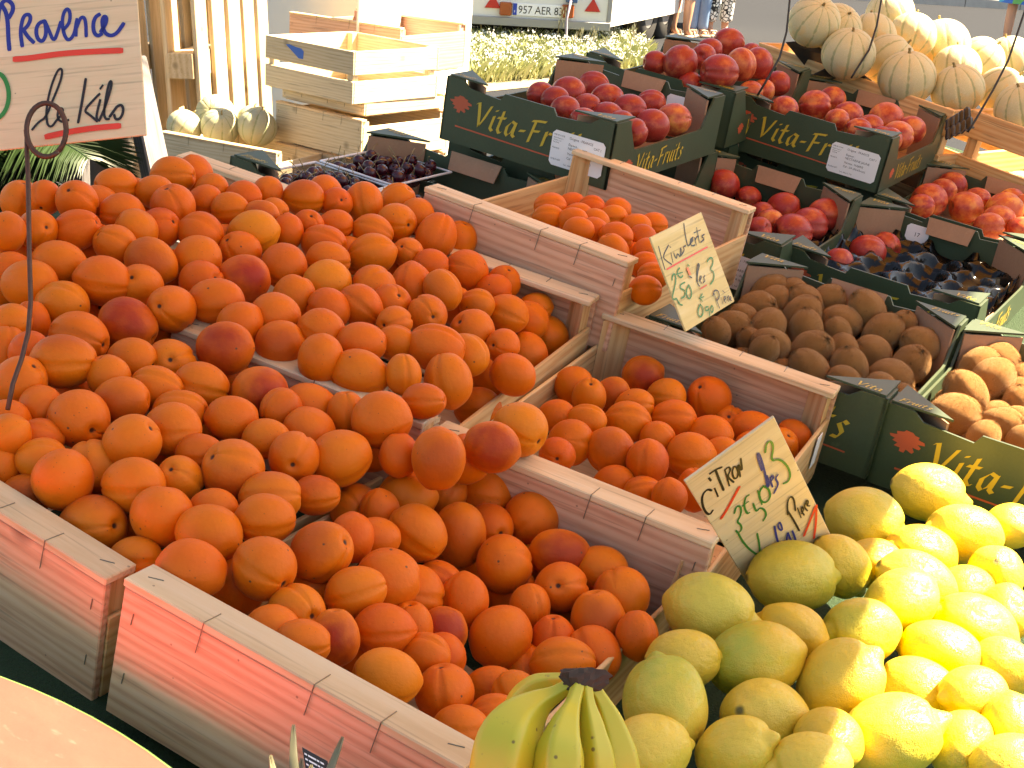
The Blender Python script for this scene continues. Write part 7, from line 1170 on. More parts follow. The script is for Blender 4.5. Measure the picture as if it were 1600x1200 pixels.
def banana(pts, rads):
    P = [zp(*p) for p in pts]; Q = []; Rr = []; k = 26
    def cat(a, b_, c, d, t): return .5*((2*b_)+(c-a)*t+(2*a-5*b_+4*c-d)*t*t+(3*b_-a-3*c+d)*t**3)
    for i in range(k+1):
        s = i/k*(len(P)-1); j = min(int(s), len(P)-2); t = s-j; I = lambda L_, z: L_[max(0, min(len(L_)-1, z))]
        Q.append(cat(I(P, j-1), P[j], P[j+1], I(P, j+2), t)); Rr.append(cat(I(rads, j-1), rads[j], rads[j+1], I(rads, j+2), t)/3.2*BD/F_PX)
    g = MB(); g.tube(Q, Rr, 30); n = 30
    for i in range(k+1):                      # five soft ridges
        for j in range(n):
            v = g.v[i*n+j]; a = 2*PI*j/n; g.v[i*n+j] = Q[i]+(v-Q[i])*(1+.085*math.cos(5*a)+.025*math.cos(10*a)+.02*math.sin(3*i*.3))
    return g.obj('banana', M_BAN, e, True)
banana([(640, 770, BD+.005), (540, 830, BD+.005), (440, 890, BD), (345, 990, BD-.01), (285, 1130, BD-.02), (270, 1320, BD-.02), (300, 1480, BD-.01)], [34, 42, 75, 135, 165, 165, 110])
banana([(655, 780, BD), (625, 880, BD-.01), (590, 980, BD-.02), (565, 1120, BD-.03), (560, 1320, BD-.035), (590, 1500, BD-.03)], [34, 40, 72, 112, 120, 90])
banana([(690, 790, BD), (700, 880, BD-.003), (720, 1000, BD-.008), (740, 1150, BD-.012), (750, 1350, BD-.01), (740, 1500, BD)], [30, 36, 60, 85, 95, 70])
banana([(715, 780, BD+.006), (765, 860, BD+.008), (815, 990, BD+.008), (850, 1150, BD+.006), (860, 1350, BD+.01), (830, 1500, BD+.02)], [32, 42, 75, 105, 110, 80])
banana([(610, 760, BD+.025), (520, 765, BD+.035), (430, 800, BD+.04), (370, 890, BD+.045), (340, 1050, BD+.05), (350, 1250, BD+.05)], [30, 40, 62, 90, 100, 80])
banana([(660, 800, BD+.03), (640, 900, BD+.035), (570, 1020, BD+.04), (480, 1200, BD+.05), (460, 1400, BD+.05)], [28, 40, 70, 90, 60])
g = MB(); n = 22
rr_ = [(-.1, 62), (.3, 92), (.7, 104), (1.05, 90), (1.25, 55)]
for k_, (t, r_) in enumerate(rr_):
    c = zp(672, 800-70*t, BD+.003*t)
    for j in range(n):
        a = 2*PI*j/n; jit = 1+.18*math.sin(3*a+k_)+.13*math.sin(7*a+2*k_)+random.uniform(-.06, .06); u_ = A @ Vector((1, 0, 0)); v2 = A @ Vector((.15, .62, .75))
        g.v.append(c+(u_*math.cos(a)*1.18+v2*math.sin(a)*.62)*(r_*jit/3.2*BD/F_PX))
g.f = [[i*n+j, i*n+(j+1) % n, (i+1)*n+(j+1) % n, (i+1)*n+j] for i in range(len(rr_)-1) for j in range(n)]+[list(range(n))[::-1], [(len(rr_)-1)*n+j for j in range(n)]]
g.obj('crown', M_CROWN, e, False)
def leaf_mat():
    m, n, L, b = nt('pineapple_leaf'); tc = N(n, 'TexCoord'); a = noise(n, L, tc.outputs['Object'], 40, 4)
    L.new(mixc(n, L, a, (.10, .11, .05), (.24, .20, .12)), b.inputs['Base Color']); b.inputs['Roughness'].default_value = .5; return m
M_PLEAF = leaf_mat(); PD = .93
pc = at(478, 1262, PD); e = empty('pineapple_crown', Matrix.Translation(pc), 'tips of a pineapple crown with a black tag in front of the crate', 'pineapple')
for k_, (tx, ty, dz, w0) in enumerate(((457, 1137, -.005, 11), (534, 1156, .0, 10), (421, 1185, -.01, 9), (485, 1200, -.02, 12), (510, 1215, -.025, 12), (445, 1215, -.03, 12), (560, 1225, .01, 10), (395, 1235, .0, 10), (470, 1190, .02, 9), (500, 1190, .02, 9))):
    tip = at(tx, ty, PD+dz)-pc; base = Vector(((tx-478)*.00008, 0, -.01)); g = MB(); sidev = (A @ Vector((1, .1, 0)))
    for i in range(9):
        t = i/8; p = base.lerp(tip, t)+(A @ Vector((0, 0, -1)))*(.018*math.sin(t*PI)); w_ = (w0/F_PX*PD)*(1-t)**.7*1.2+.0002
        g.v += [p-sidev*w_+Vector((0, .004, 0)), p+(A @ Vector((0, 0, 1)))*.004, p+sidev*w_+Vector((0, .004, 0))]
    for i in range(8): g.f += [[3*i, 3*i+1, 3*i+4, 3*i+3], [3*i+1, 3*i+2, 3*i+5, 3*i+4]]
    lo = g.obj('leaf', M_PLEAF, e, True); s_ = lo.modifiers.new('t', 'SOLIDIFY'); s_.thickness = .0012
inv = pc; g = MB(); T4 = [at(472, 1168, PD+.012)-pc, at(512, 1190, PD+.012)-pc, at(516, 1225, PD+.005)-pc, at(478, 1205, PD+.005)-pc]; nn = (A @ Vector((0, 0, 1)))*.001
g.add(T4+[p+nn for p in T4], [[0, 1, 2, 3], [7, 6, 5, 4], [0, 4, 5, 1], [1, 5, 6, 2], [2, 6, 7, 3], [3, 7, 4, 0]]); tg = g.obj('tag', M_INK, e)
g = MB(); ux = (T4[1]-T4[0]); vy = (T4[3]-T4[0]); nf = (A @ Vector((0, 0, -1)))*.0008
for r_ in range(3):
    for c_ in range(5):
        a, b_ = .12+c_*.16, .2+r_*.22; hw, hh = .05+.02*((c_*7+r_*3) % 3), .04
        g.add([T4[0]+ux*(a+dx*hw)+vy*(b_+dy*hh)+nf for dx, dy in ((-1, -1), (1, -1), (1, 1), (-1, 1))], [[0, 1, 2, 3]])
g.obj('tag_marks', M_WHITE, tg)
pb = S4 @ Vector((0, 0, TZ)); g = MB(); n = 20
for i in range(13):
    t = i/12; c = Vector((.0, -.0, -.012-.13*t)); r_ = .058*math.sin(PI*(.12+.8*t))**.5
    for j in range(n): g.v.append(c+Vector((r_*math.cos(2*PI*j/n), r_*math.sin(2*PI*j/n), 0))*(1+.03*math.cos(6*2*PI*j/n+i*2)))
g.f = [[i*n+j, i*n+(j+1) % n, (i+1)*n+(j+1) % n, (i+1)*n+j] for i in range(12) for j in range(n)]+[list(range(n))[::-1], [12*n+j for j in range(n)]]
g.obj('fruit_body', plain('pineapple_skin', (.28, .17, .04), .7, 0, .4, 80), e, True)
# watermelon half with its cut face up
WZ = -.753
wa, wb = son(0, 1047, WZ), son(285, 1200, WZ); wd_ = (wb-wa).normalized(); wn_ = Vector((wd_.y, -wd_.x, 0)); wn_ = wn_ if wn_.y < 0 else -wn_
aa, bb = .30, .19; yw = math.atan2(wd_.y, wd_.x)
def flesh_mat():
    m, n, L, b = nt('watermelon_flesh'); tc = N(n, 'TexCoord'); P = tc.outputs['Object']
    mp = N(n, 'Mapping'); mp.inputs['Scale'].default_value = (1, 2.5, 1); L.new(P, mp.inputs[0])
    c = mixc(n, L, noise(n, L, mp.outputs[0], 16, 5), (.55, .052, .043), (.60, .074, .058)); c = mixc(n, L, sstep(n, L, noise(n, L, mp.outputs[0], 40, 4), .62, .74), c, (.62, .090, .072))
    L.new(c, b.inputs['Base Color']); b.inputs['Roughness'].default_value = .35; b.inputs['Specular IOR Level'].default_value = .2; b.inputs['Coat Weight'].default_value = .0; b.inputs['Coat Roughness'].default_value = .08
    bump(n, L, b, noise(n, L, P, 30, 5), .35, .004); return m
g = MB(); n = 64; rows = 14; v = [(0, 0, .003)]
for k_ in range(1, rows+1):
    for j in range(n): a = 2*PI*j/n; t = k_/rows; v.append((aa*.993*t*math.cos(a), bb*.988*t*math.sin(a), .003*(1-t)+.0012*math.sin(j*1.7+k_*2.1)*(t < .99)))
f = [[0, 1+j, 1+(j+1) % n] for j in range(n)]+[[1+(k_-1)*n+j, 1+k_*n+j, 1+k_*n+(j+1) % n, 1+(k_-1)*n+(j+1) % n] for k_ in range(1, rows) for j in range(n)]
g.add(v, f); ME_FL = mesh('flesh', g.v, g.f, flesh_mat(), True)
g = MB()
for t0, z in ((.993, 0), (1.0, -.001), (1.0, -.015)):
    for j in range(n): a = 2*PI*j/n; g.v.append((aa*t0*math.cos(a), bb*(t0 if t0 == 1 else .988)*math.sin(a), z))
for k_ in range(1, 8):
    t = math.cos(k_/8*PI/2)
    for j in range(n): a = 2*PI*j/n; g.v.append((aa*t*math.cos(a), bb*t*math.sin(a), -.015-.026*math.sin(k_/8*PI/2)))
g.f = [[i*n+j, i*n+(j+1) % n, (i+1)*n+(j+1) % n, (i+1)*n+j] for i in range(9) for j in range(n)]+[[9*n+j for j in range(n)]]
ME_RI = mesh('rind', g.v, g.f, plain('watermelon_rind', (.10, .20, .06), .4, 0, .5, 12), True)
for off_, lab in ((0, 'sunlit pink slice of watermelon lying face up in the bottom left corner'), (-.62, 'second sunlit watermelon slice added unseen past the left edge to bounce pink light'), (.60, 'third sunlit watermelon slice added unseen below the bottom edge to bounce pink light')):  # last two are added out of view to bounce pink light onto front boards
    wc = (wa+wb)/2+wn_*(bb-.004)+wd_*off_+wn_*(.0 if off_ == 0 else -.03 if off_ < 0 else .06)
    e = empty('cut_watermelon', S4 @ Matrix.Translation((wc.x, wc.y, WZ)) @ Matrix.Rotation(yw, 4, 'Z'), lab, 'watermelon', 'cut watermelon slices'); link('flesh', ME_FL, e); link('rind', ME_RI, e)
# small white plastic tag on the right crate
gm = stall_m(*WOOD['G'])
tagm = gm @ Matrix.Translation((CL+.0015, CW-.07, .045))
o = MB().box(0, .0012, 0, .022, 0, .045, .0004).obj('plastic_tag', M_WHITE, None, mw=tagm); tag(o, 'small white plastic tag on the outer side of the half filled crate', 'tag')
# ------------------------------------------------------------------ translucent orange awning over the stall (above the picture)
SH = [(-1.75, .785), (-.430, .778), (-.425, .64), (-.03, .60), (-.085, 1.05), (-.20, 1.8), (-.245, 2.1), (-.30, 2.95), (-.31, 3.42), (-1.75, 3.55)]
AZ = 2.35
def lift(p): q = S4 @ Vector((p[0], p[1], -.63)); return q+sdir*((AZ-q.z)/sdir.z)
g = MB(); top = [lift(p) for p in SH]
m, n_, L, b = nt('orange_awning_fabric'); n_.remove(b); df = N(n_, 'BsdfDiffuse'); tr = N(n_, 'BsdfTranslucent'); mx = N(n_, 'MixShader')
df.inputs[0].default_value = (.62, .36, .18, 1); tr.inputs[0].default_value = (.54, .25, .085, 1); mx.inputs[0].default_value = .5
L.new(df.outputs[0], mx.inputs[1]); L.new(tr.outputs[0], mx.inputs[2]); L.new(mx.outputs[0], n_['Material Output'].inputs[0])
g.add(top, [list(range(len(top)))])
aw = empty('awning', Matrix.Translation((0, 0, 0)), 'orange translucent awning stretched above the stall', 'awning'); g.obj('canopy', m, aw)
MB().tube(top+[top[0]], .012, 6).obj('frame', M_GREYW, aw)
# ------------------------------------------------------------------ left background: props, palm, pallets, crates
def beam(p0, p1, w_, d_, mat, name, label, cat, group=None):
    ax = (p1-p0); ln = ax.length; q = ax.to_track_quat('X', 'Z').to_matrix().to_4x4()
    o = MB().box(0, ln, -w_/2, w_/2, -d_/2, d_/2, .004).obj(name, mat, None, mw=Matrix.Translation(p0) @ q); return tag(o, label, cat, group)
pt = at(112, 60, 3.4); pf = Vector((pt.x, pt.y, 0)); beam(pf, Vector((pt.x, pt.y, 1.75)), .055, .055, M_GREYW, 'awning_post', 'upright grey wooden post behind the big plywood sign', 'post')
beam(at(205, 90, 3.3), Vector((at(262, 290, 3.15).x+.12, at(262, 290, 3.15).y, 0)), .06, .045, M_GREYW, 'slanted_prop', 'slanted grey wooden beam right of the big plywood sign', 'beam')
M_BARK = plain('palm_bark', (.10, .085, .07), .95, 0, .55, 30)
tp = at(168, 240, 3.9); e = empty('palm_tree', Matrix.Translation((tp.x, tp.y, 0)), 'small palm with rough grey trunk and dark fronds behind the apricots', 'tree')
g = MB(); n = 18
for i in range(26):
    t = i/25; r_ = .068+.006*math.sin(i*2.6)
    for j in range(n): a = 2*PI*j/n; g.v.append(Vector((r_*math.cos(a)*(1+.05*math.sin(5*a+i)), r_*math.sin(a)*(1+.05*math.cos(4*a+2*i)), t*1.9)))
g.f = [[i*n+j, i*n+(j+1) % n, (i+1)*n+(j+1) % n, (i+1)*n+j] for i in range(25) for j in range(n)]; g.obj('trunk', M_BARK, e)
M_FROND = plain('palm_frond', (.018, .040, .010), .45, 0, .5, 8)
def frond(o, d, ln, mat, e, droop=.45, lw=.011):
    g = MB(); P = []
    for i in range(15): t = i/14; P.append(o+d*ln*t+Vector((0, 0, -droop*ln*t*t)))
    g.tube(P, [.006*(1-.8*i/14) for i in range(15)], 5); side = d.cross(Vector((0, 0, 1))).normalized()
    for i in range(1, 120):
        t = i/120; s = t*14; j = min(int(s), 13); p = P[j].lerp(P[j+1], s-j); tg_ = (P[j+1]-P[j]).normalized(); l_ = ln*.42*math.sin(PI*min(1, t*.85+.12))**.7
        for sg in (-1, 1):
            dr = (side*sg*.8+tg_*.6+Vector((0, 0, -.2+random.uniform(-.15, .15)))).normalized(); mid = p+dr*l_*.5; tip = p+dr*l_+Vector((0, 0, -.12*l_)); wv = tg_*lw*.5
            g.add([p-wv*.6, p+wv*.6, mid+wv, tip, mid-wv], [[0, 1, 2, 3, 4]])
    g.obj('frond', mat, e)
for k_ in range(9):
    a = 2*PI*k_/9+.2; d = Vector((math.cos(a), math.sin(a), .55)).normalized(); frond(Vector((0, 0, 1.88)), d, random.uniform(.9, 1.3), M_FROND, e, .5)
sp = at(40, 300, 3.0); e = empty('palm_shrub', Matrix.Translation((sp.x-.30, sp.y+.15, 0)), 'dense dark green palm leaves at the left edge behind the heap', 'shrub')
MB().tube([(0, 0, 0), (.02, 0, .4), (0, 0, .75)], [.05, .045, .04], 10).obj('stem', M_BARK, e, True)
for k_ in range(44):
    a = 2*PI*k_/44+random.uniform(-.2, .2); d = Vector((math.cos(a)*.8, math.sin(a)*.8, random.uniform(.25, 1.2))).normalized(); frond(Vector((random.uniform(-.1, .1), random.uniform(-.1, .1), random.uniform(.55, .8))), d, random.uniform(.4, .62), M_FROND, e, .45, .009)
def pallet(p0, p1, hgt, lean, label, n=7):
    # leaning pallet: base from p0 to p1 on the ground
    dx = (p1-p0); ln = dx.length; d = dx.normalized(); back = Vector((-d.y, d.x, 0)); upv = (Vector((0, 0, 1))*math.cos(lean)+back*math.sin(lean)); nv = d.cross(upv)
    Mx = Matrix((d, upv, nv)).transposed().to_4x4(); e = empty('pallet', Matrix.Translation(p0) @ Mx, label, 'pallet', 'pallets stood upright behind the stall'); V = Matrix(((0, -1, 0, 0), (1, 0, 0, 0), (0, 0, 1, 0), (0, 0, 0, 1)))
    w_ = ln/n
    for i in range(n): 
        ww = w_*random.uniform(.62, .8); x = i*w_; MB().box(0, hgt, 0, ww, 0, .018, .002).obj('slat', M_PALLET, e, mw=Matrix.Translation((x+ww, 0, .0)) @ V)
    for y in (.06, hgt*.5, hgt-.14): MB().box(-.01, ln-.01, y, y+.095, -.10, -.001, .003).obj('stringer', M_PALLET, e)
    for i in range(0, n, 2): MB().box(0, hgt, 0, w_*.7, 0, .018, .002).obj('slat', M_PALLET, e, mw=Matrix.Translation((i*w_+w_*.7, 0, -.119)) @ V)
    return e
def gp(px, d): p = at(px, 300, d); return Vector((p.x, p.y, 0))
pallet(gp(150, 5.2), gp(330, 5.85), 1.2, .10, 'sunlit upright pallet just right of the big plywood sign')
pallet(gp(322, 5.4), gp(432, 6.3), 1.2, .07, 'sunlit upright pallet behind the stacked crates', 5)
# crate of pale melons on the ground level shelf
def low_crate(c0, c1, W, H, zt, label, mats=None, grp='wooden crates behind the stall', closed=True, thk=.008):
    d = (c1-c0); L = d.length; yaw = math.atan2(d.y, d.x); mw = Matrix.Translation((c0.x, c0.y, zt-H)) @ Matrix.Rotation(yaw, 4, 'Z')
    return crate(mw, label, grp, L, W, H, .03, .8, 'wooden_crate', 'crate', mats), mw, L
M_NEW = wood('fresh_wood', (.58, .44, .27), (.68, .55, .36), (.74, .62, .44)); M_PINK = wood('pink_wood', (.50, .27, .18), (.62, .36, .25), (.68, .44, .32))
NW = (M_NEW, M_RAIL, M_NEW, M_NEW)
a0, a1 = at(250, 205, 4.6), at(432, 226, 4.4); zt = a0.z
e, mw, L = low_crate(Vector((a0.x, a0.y, 0)), Vector((a1.x, a1.y, 0)), .42, .20, zt, 'pale wooden crate of green melons on the ground left of the crate stack', NW)
for px, py, r_, gr, lab in ((337, 180, 32, 0, 'yellowish melon at the back of the left melon crate'), (288, 198, 28, .9, 'pale green melon at the left end of the left melon crate'), (344, 198, 30, .8, 'green striped melon in the middle of the left melon crate'), (402, 199, 31, 1, 'blue green melon at the right end of the left melon crate'), (396, 188, 25, .2, 'tan melon behind the blue green one in the left melon crate')):
    d_ = 4.72 if py > 190 else 4.9; p = SI @ at(px, py, d_)
    o = put('melon', ME_MEL[px % 3], (p.x, p.y, p.z, r_*d_/F_PX, 1.0, random.uniform(-1, 1), random.uniform(-1, 1), random.uniform(0, 6), gr, 0, 0, lab), 'melon', 'melons in the left crate'); link('stalk', ME_STK, o)
bs = empty('crate_stand', Matrix.Translation((a0.x, a0.y, 0)), 'rough wooden stand under the left melon crate', 'stand'); MB().box(.02, .36, .05, .4, 0, zt-.21, .003).obj('block', M_GREYW, bs, mw=Matrix.Rotation(math.atan2(a1.y-a0.y, a1.x-a0.x), 4, 'Z'))
# stack of empty crates: each row (left px,right px,top py,depth,height)
SD = 4.6; prev = None
def stacked(pl, pr, H, W, lab, mats, dl, dr, side=.8):
    a, b_ = at(*pl, dl), at(*pr, dr); L = math.hypot(b_.x-a.x, b_.y-a.y); yaw = math.atan2(b_.y-a.y, b_.x-a.x)
    return crate(Matrix.Translation((a.x, a.y, a.z-H)) @ Matrix.Rotation(yaw, 4, 'Z'), lab, 'stacked empty crates', L, W, H, .025, side, 'wooden_crate', 'crate', mats)
stacked((431, 157), (566, 177), .135, .42, 'fresh pale crate with a round knot in the middle of the stack', NW, 4.75, 4.5)
stacked((430, 221), (565, 238), .10, .42, 'shallow pale crate under the knotty one in the stack', NW, 4.77, 4.52)
stacked((425, 252), (568, 272), .16, .42, 'lowest visible crate of the stack behind the cherries', NW, 4.78, 4.53)
lowa = at(425, 252, 4.53); stacked((427, 330), (570, 350), .24, .42, 'crate at the hidden bottom of the stack', NW, 4.78, 4.53)
stacked((441, 131), (570, 148), .05, .40, 'thin pale tray crate above the knotty one in the stack', NW, 4.76, 4.52)
a, b_ = at(415, 52, 4.68), at(553, 66, 4.42); yaw = math.atan2(b_.y-a.y, b_.x-a.x); L = math.hypot(b_.x-a.x, b_.y-a.y)
e = slat_crate(Matrix.Translation((a.x, a.y, a.z-.175)) @ Matrix.Rotation(yaw, 4, 'Z'), L, .4, .17, 'slatted crate with a blue paper label on top of the stack', ((.02, .44), (.56, 1.0)), M_NEW, 'stacked empty crates')
g = MB(); g.prism([(.115*L/.29, .115), (.19, .115), (.192, .14), (.18, .148), (.15, .150), (.12, .155), (.105, .152)], Matrix.Identity(4), .0008); g.obj('paper_label', plain('blue_label', (.02, .13, .55), .5), e, mw=tm(PI/2, 0, 0, (0, -.0004, 0)))
stacked((452, 18), (626, 42), .17, .42, 'pinkish crate standing behind the blue labelled one', (M_PINK, M_RAIL, M_PINK, M_PINK), 5.2, 4.95)
stacked((590, 80), (665, 72), .09, .35, 'crate with an orange side board in full sun right of the stack', (M_PINK, M_RAIL, M_PINK, M_PINK), 5.1, 5.5)
# white sheet hanging in the sun
w0, w1 = at(556, 60, 5.05), at(728, 60, 6.3); g = MB(); n = 30
for j in range(11):
    for i in range(n+1):
        t = i/n; p = w0.lerp(w1, t); g.v.append(Vector((p.x+.015*math.sin(i*.9), p.y+.02*math.sin(i*.7+j*.1), 1.06-1.06*j/10)))
g.f = [[j*(n+1)+i, j*(n+1)+i+1, (j+1)*(n+1)+i+1, (j+1)*(n+1)+i] for j in range(10) for i in range(n)]
o = g.obj('white_sheet', plain('white_tarpaulin', (.80, .78, .72), .6, 0, .08, 3), None, True); tag(o, 'blank white sheet standing in full sun right of the crate stack', 'sheet'); s_ = o.modifiers.new('t', 'SOLIDIFY'); s_.thickness = .006
w2, w3 = at(395, 60, 6.6), at(560, 60, 6.2); g = MB(); g.box(0, (w3-w2).length, 0, .03, 0, 1.15, .004); o = g.obj('white_board', plain('cream_board', (.78, .75, .66), .6), None, mw=Matrix.Translation((w2.x, w2.y, 0)) @ Matrix.Rotation(math.atan2(w3.y-w2.y, w3.x-w2.x), 4, 'Z')); tag(o, 'cream white board standing behind the crate stack', 'board')
# ------------------------------------------------------------------ verge grass
def grass_mat(name, c1, c2):
    m, n, L, b = nt(name); tc = N(n, 'TexCoord'); a = noise(n, L, tc.outputs['Object'], 3, 4)
    L.new(mixc(n, L, a, c1, c2), b.inputs['Base Color']); b.inputs['Roughness'].default_value = .6; return m
gv = [onz(722, 133, 0), onz(1000, 112, 0), onz(1012, 88, 0), onz(960, 66, 0), onz(700, 44, 0)]
def inpoly(p, q):
    c = False
    for i in range(len(q)):
        a, b_ = q[i], q[i-1]
        if (a.y > p[1]) != (b_.y > p[1]) and p[0] < (b_.x-a.x)*(p[1]-a.y)/(b_.y-a.y)+a.x: c = not c
    return c
x0, x1 = min(p.x for p in gv), max(p.x for p in gv); y0, y1_ = min(p.y for p in gv), max(p.y for p in gv)
g = MB(); fl = MB(); cnt = 0
while cnt < 7000:
    p = (random.uniform(x0, x1), random.uniform(y0, y1_))
    if not inpoly(p, gv): continue
    cnt += 1; hgt = random.uniform(.05, .15)*(1.3 if random.random() < .15 else 1)
    for _ in range(3):
        a = random.uniform(0, 2*PI); d = Vector((math.cos(a), math.sin(a), 0)); s = Vector((-d.y, d.x, 0))*random.uniform(.004, .009); b0 = Vector((p[0], p[1], 0))+d*random.uniform(0, .05); m_ = b0+d*hgt*.25+Vector((0, 0, hgt*.65)); t_ = b0+d*hgt*random.uniform(.4, .8)+Vector((0, 0, hgt))
        g.add([b0-s, b0+s, m_+s, t_, m_-s], [[0, 1, 2, 3, 4]])
    if random.random() < .16:
        c = Vector((p[0], p[1], hgt+.02))
        for _ in range(5):
            q = c+Vector((random.uniform(-.03, .03), random.uniform(-.03, .03), random.uniform(-.01, .02))); r_ = random.uniform(.004, .008); fl.add([q+Vector((r_, 0, 0)), q+Vector((0, r_*.5, r_)), q-Vector((r_, 0, 0)), q-Vector((0, r_*.5, r_))], [[0, 1, 2, 3]])
tag(g.obj('verge_grass', grass_mat('grass_blades', (.26, .30, .12), (.48, .48, .26))), 'sunlit long grass on the verge before the trailer', 'grass', None, 'stuff')
tag(fl.obj('verge_flowers', plain('white_petals', (.8, .8, .74), .6)), 'tiny white flowers scattered through the verge grass', 'flowers', None, 'stuff')
for i, (px, py, hh) in enumerate(((748, 62, .42), (868, 70, .40), (895, 78, .26), (918, 80, .28), (980, 88, .34), (936, 84, .22))):
    b0 = onz(px, py+14, 0); e = empty('wild_oat', Matrix.Translation(b0), ('tall wild oat stalk at the left end of the verge', 'tall wild oat stalk below the trailer plate', 'short grass stalk right of the tall one below the plate', 'grass stalk in front of the trailer shadow', 'tall grass stalk at the right end of the verge', 'shortest grass stalk before the trailer corner')[i], 'plant', 'tall grass stalks on the verge')
    MB().tube([(0, 0, 0), (.01, 0, hh*.6), (.04, 0, hh)], [.006, .004, .002], 5).obj('stalk', M_STALK, e)
    g = MB()
    for k_ in range(14):
        t = .6+.4*k_/14; c = Vector((.04*t, 0, hh*t))+Vector((random.uniform(-.035, .035), random.uniform(-.03, .03), 0)); g.add([c+Vector((.006, 0, 0)), c+Vector((0, 0, .022)), c-Vector((.006, 0, 0)), c-Vector((0, .004, .022))], [[0, 1, 2, 3]])
    tag(g.obj('seed_head', plain('dry_seed', (.55, .48, .30), .8), e), kind='stuff')
# ------------------------------------------------------------------ trailer
TB = .24; r0 = onz(733, 31, TB); r1 = onz(950, 43, TB); r2 = onz(1040, 24, TB)
dr = (r1-r0); dr.z = 0; yaw = math.atan2(dr.y, dr.x); mw = Matrix.Translation((r1.x, r1.y, 0)) @ Matrix.Rotation(yaw, 4, 'Z')
RW = 2.1; RL = 4.2
e = empty('trailer', mw, 'white market trailer with number plate 957 AER 83 parked behind the verge', 'trailer')
ang = math.atan2((r2-r1).y, (r2-r1).x)-yaw
M_TRW = plain('trailer_white', (.70, .69, .64), .35, 0, .05, 2); M_GREYM = plain('grey_metal', (.30, .30, .30), .45, .6); M_TYRE = plain('tyre_rubber', (.015, .015, .016), .85)
g = MB(); sv = Vector((math.cos(ang), math.sin(ang), 0)); P = [Vector((-RW, 0, 0)), Vector((0, 0, 0)), sv*RL, Vector((-RW, 0, 0))+sv*RL]
g.add([p+Vector((0, 0, TB)) for p in P]+[p+Vector((0, 0, 2.3)) for p in P], [[3, 2, 1, 0], [4, 5, 6, 7], [0, 1, 5, 4], [1, 2, 6, 5], [2, 3, 7, 6], [3, 0, 4, 7]]); g.obj('body', M_TRW, e)
MB().box(-RW-.01, .012, -.03, -.002, TB-.03, TB+.04, .004).obj('bumper_rail', M_GREYM, e)
MB().box(-.02, .02, -.012, .02, TB+.042, 2.3, .004).obj('corner_trim', M_GREYM, e)
IT = (Matrix.Translation((r1.x, r1.y, 0)) @ Matrix.Rotation(yaw, 4, 'Z')).inverted()
def onrear(px, py):
    r = IT.to_3x3() @ ray(px, py); o_ = IT @ CAMPOS; t = -o_.y/r.y; return o_+r*t
pc0, pc1 = onrear(800, 14), onrear(882, 18); pw = (pc1.x-pc0.x); ph_ = pw*.22; zc = (pc0.z+pc1.z)/2
pl = MB().box(pc0.x, pc1.x, -.012, -.003, zc-ph_/2, zc+ph_/2, .002).obj('number_plate', M_WHITE, e)
MB().box(pc0.x+.004, pc0.x+pw*.085, -.0155, -.0125, zc-ph_/2+.003, zc+ph_/2-.003, .0005).obj('blue_band', plain('plate_blue', (.01, .05, .4), .4), pl)
tmm = text_mesh('957 AER 83', ph_*.92, M_INK, 'CENTER'); xs = [v.co.x for v in tmm.vertices]; sc_ = pw*.84/(max(xs)-min(xs))
link('plate_number', tmm, pl, tm(PI/2, 0, 0, (pc0.x+pw*.54, -.0135, zc-ph_*.32)) @ Matrix.Diagonal((sc_, 1, 1, 1)))
link('plate_letter', text_mesh('F', ph_*.3, M_WHITE, 'CENTER'), pl, tm(PI/2, 0, 0, (pc0.x+pw*.045, -.0165, zc-ph_*.3)))
M_RFL = plain('red_reflector', (.50, .03, .02), .25); M_AMB = plain('lamp_amber', (.34, .08, .02), .25)
for px, py in ((770, 4), (926, 10)):
    c = onrear(px, py); s_ = .07; g = MB(); g.prism([(-s_, -s_*.62), (s_, -s_*.62), (0, s_*.95)], tm(PI/2, 0, 0, (c.x, -.003, c.z)), .012); g.obj('reflector', M_RFL, e)
for px, py in ((789, 13), (886, 17)):
    c = onrear(px, py); MB().box(c.x-.05, c.x+.05, -.05, -.003, c.z-.055, c.z+.055, .008).obj('tail_lamp', M_AMB, e)
c = onrear(893, 0); MB().box(c.x-.05, c.x+.04, -.06, -.003, c.z-.02, c.z+.06, .006).obj('socket', plain('socket_blue', (.03, .08, .2), .4), e)
MB().tube([(c.x-.02, -.06, c.z), (c.x-.05, -.08, c.z-.15), (c.x-.05, -.12, .15), (c.x-.02, -.2, .02)], .012, 6).obj('cable', plain('cable_grey', (.25, .22, .28), .6), e, True)
for t in (.36, .5):
    for sd in (0, 1):
        wp = sv*RL*t+Vector((-.16 if sd == 0 else -RW+.16, 0, .30)); rot = Matrix.Translation(wp) @ Matrix.Rotation(ang, 4, 'Z') @ Matrix.Rotation(PI/2, 4, 'X')
        g = MB()
        for rr2, zz in ((.17, -.09), (.29, -.09), (.31, -.05), (.31, .05), (.29, .09), (.17, .09)):
            for j in range(28): g.v.append(Vector((rr2*math.cos(2*PI*j/28), rr2*math.sin(2*PI*j/28), zz)))
        g.f = [[i*28+j, i*28+(j+1) % 28, (i+1)*28+(j+1) % 28, (i+1)*28+j] for i in range(5) for j in range(28)]; wh = g.obj('wheel', M_TYRE, e, True, rot)
        MB().tube([(0, 0, -.085), (0, 0, -.05), (0, 0, .05), (0, 0, .085)], [.165, .168, .168, .165], 24).obj('rim', M_GREYM, wh)
MB().box(-RW+.3, -.3, .3, RL*.8, TB-.10, TB-.005).obj('chassis', M_TYRE, e)
o = link('red_bucket', None, None, Matrix.Translation(onz(830, 58, 0))); o.empty_display_size = .05; tag(o, 'red plastic bucket with white handle in the grass under the plate', 'bucket')
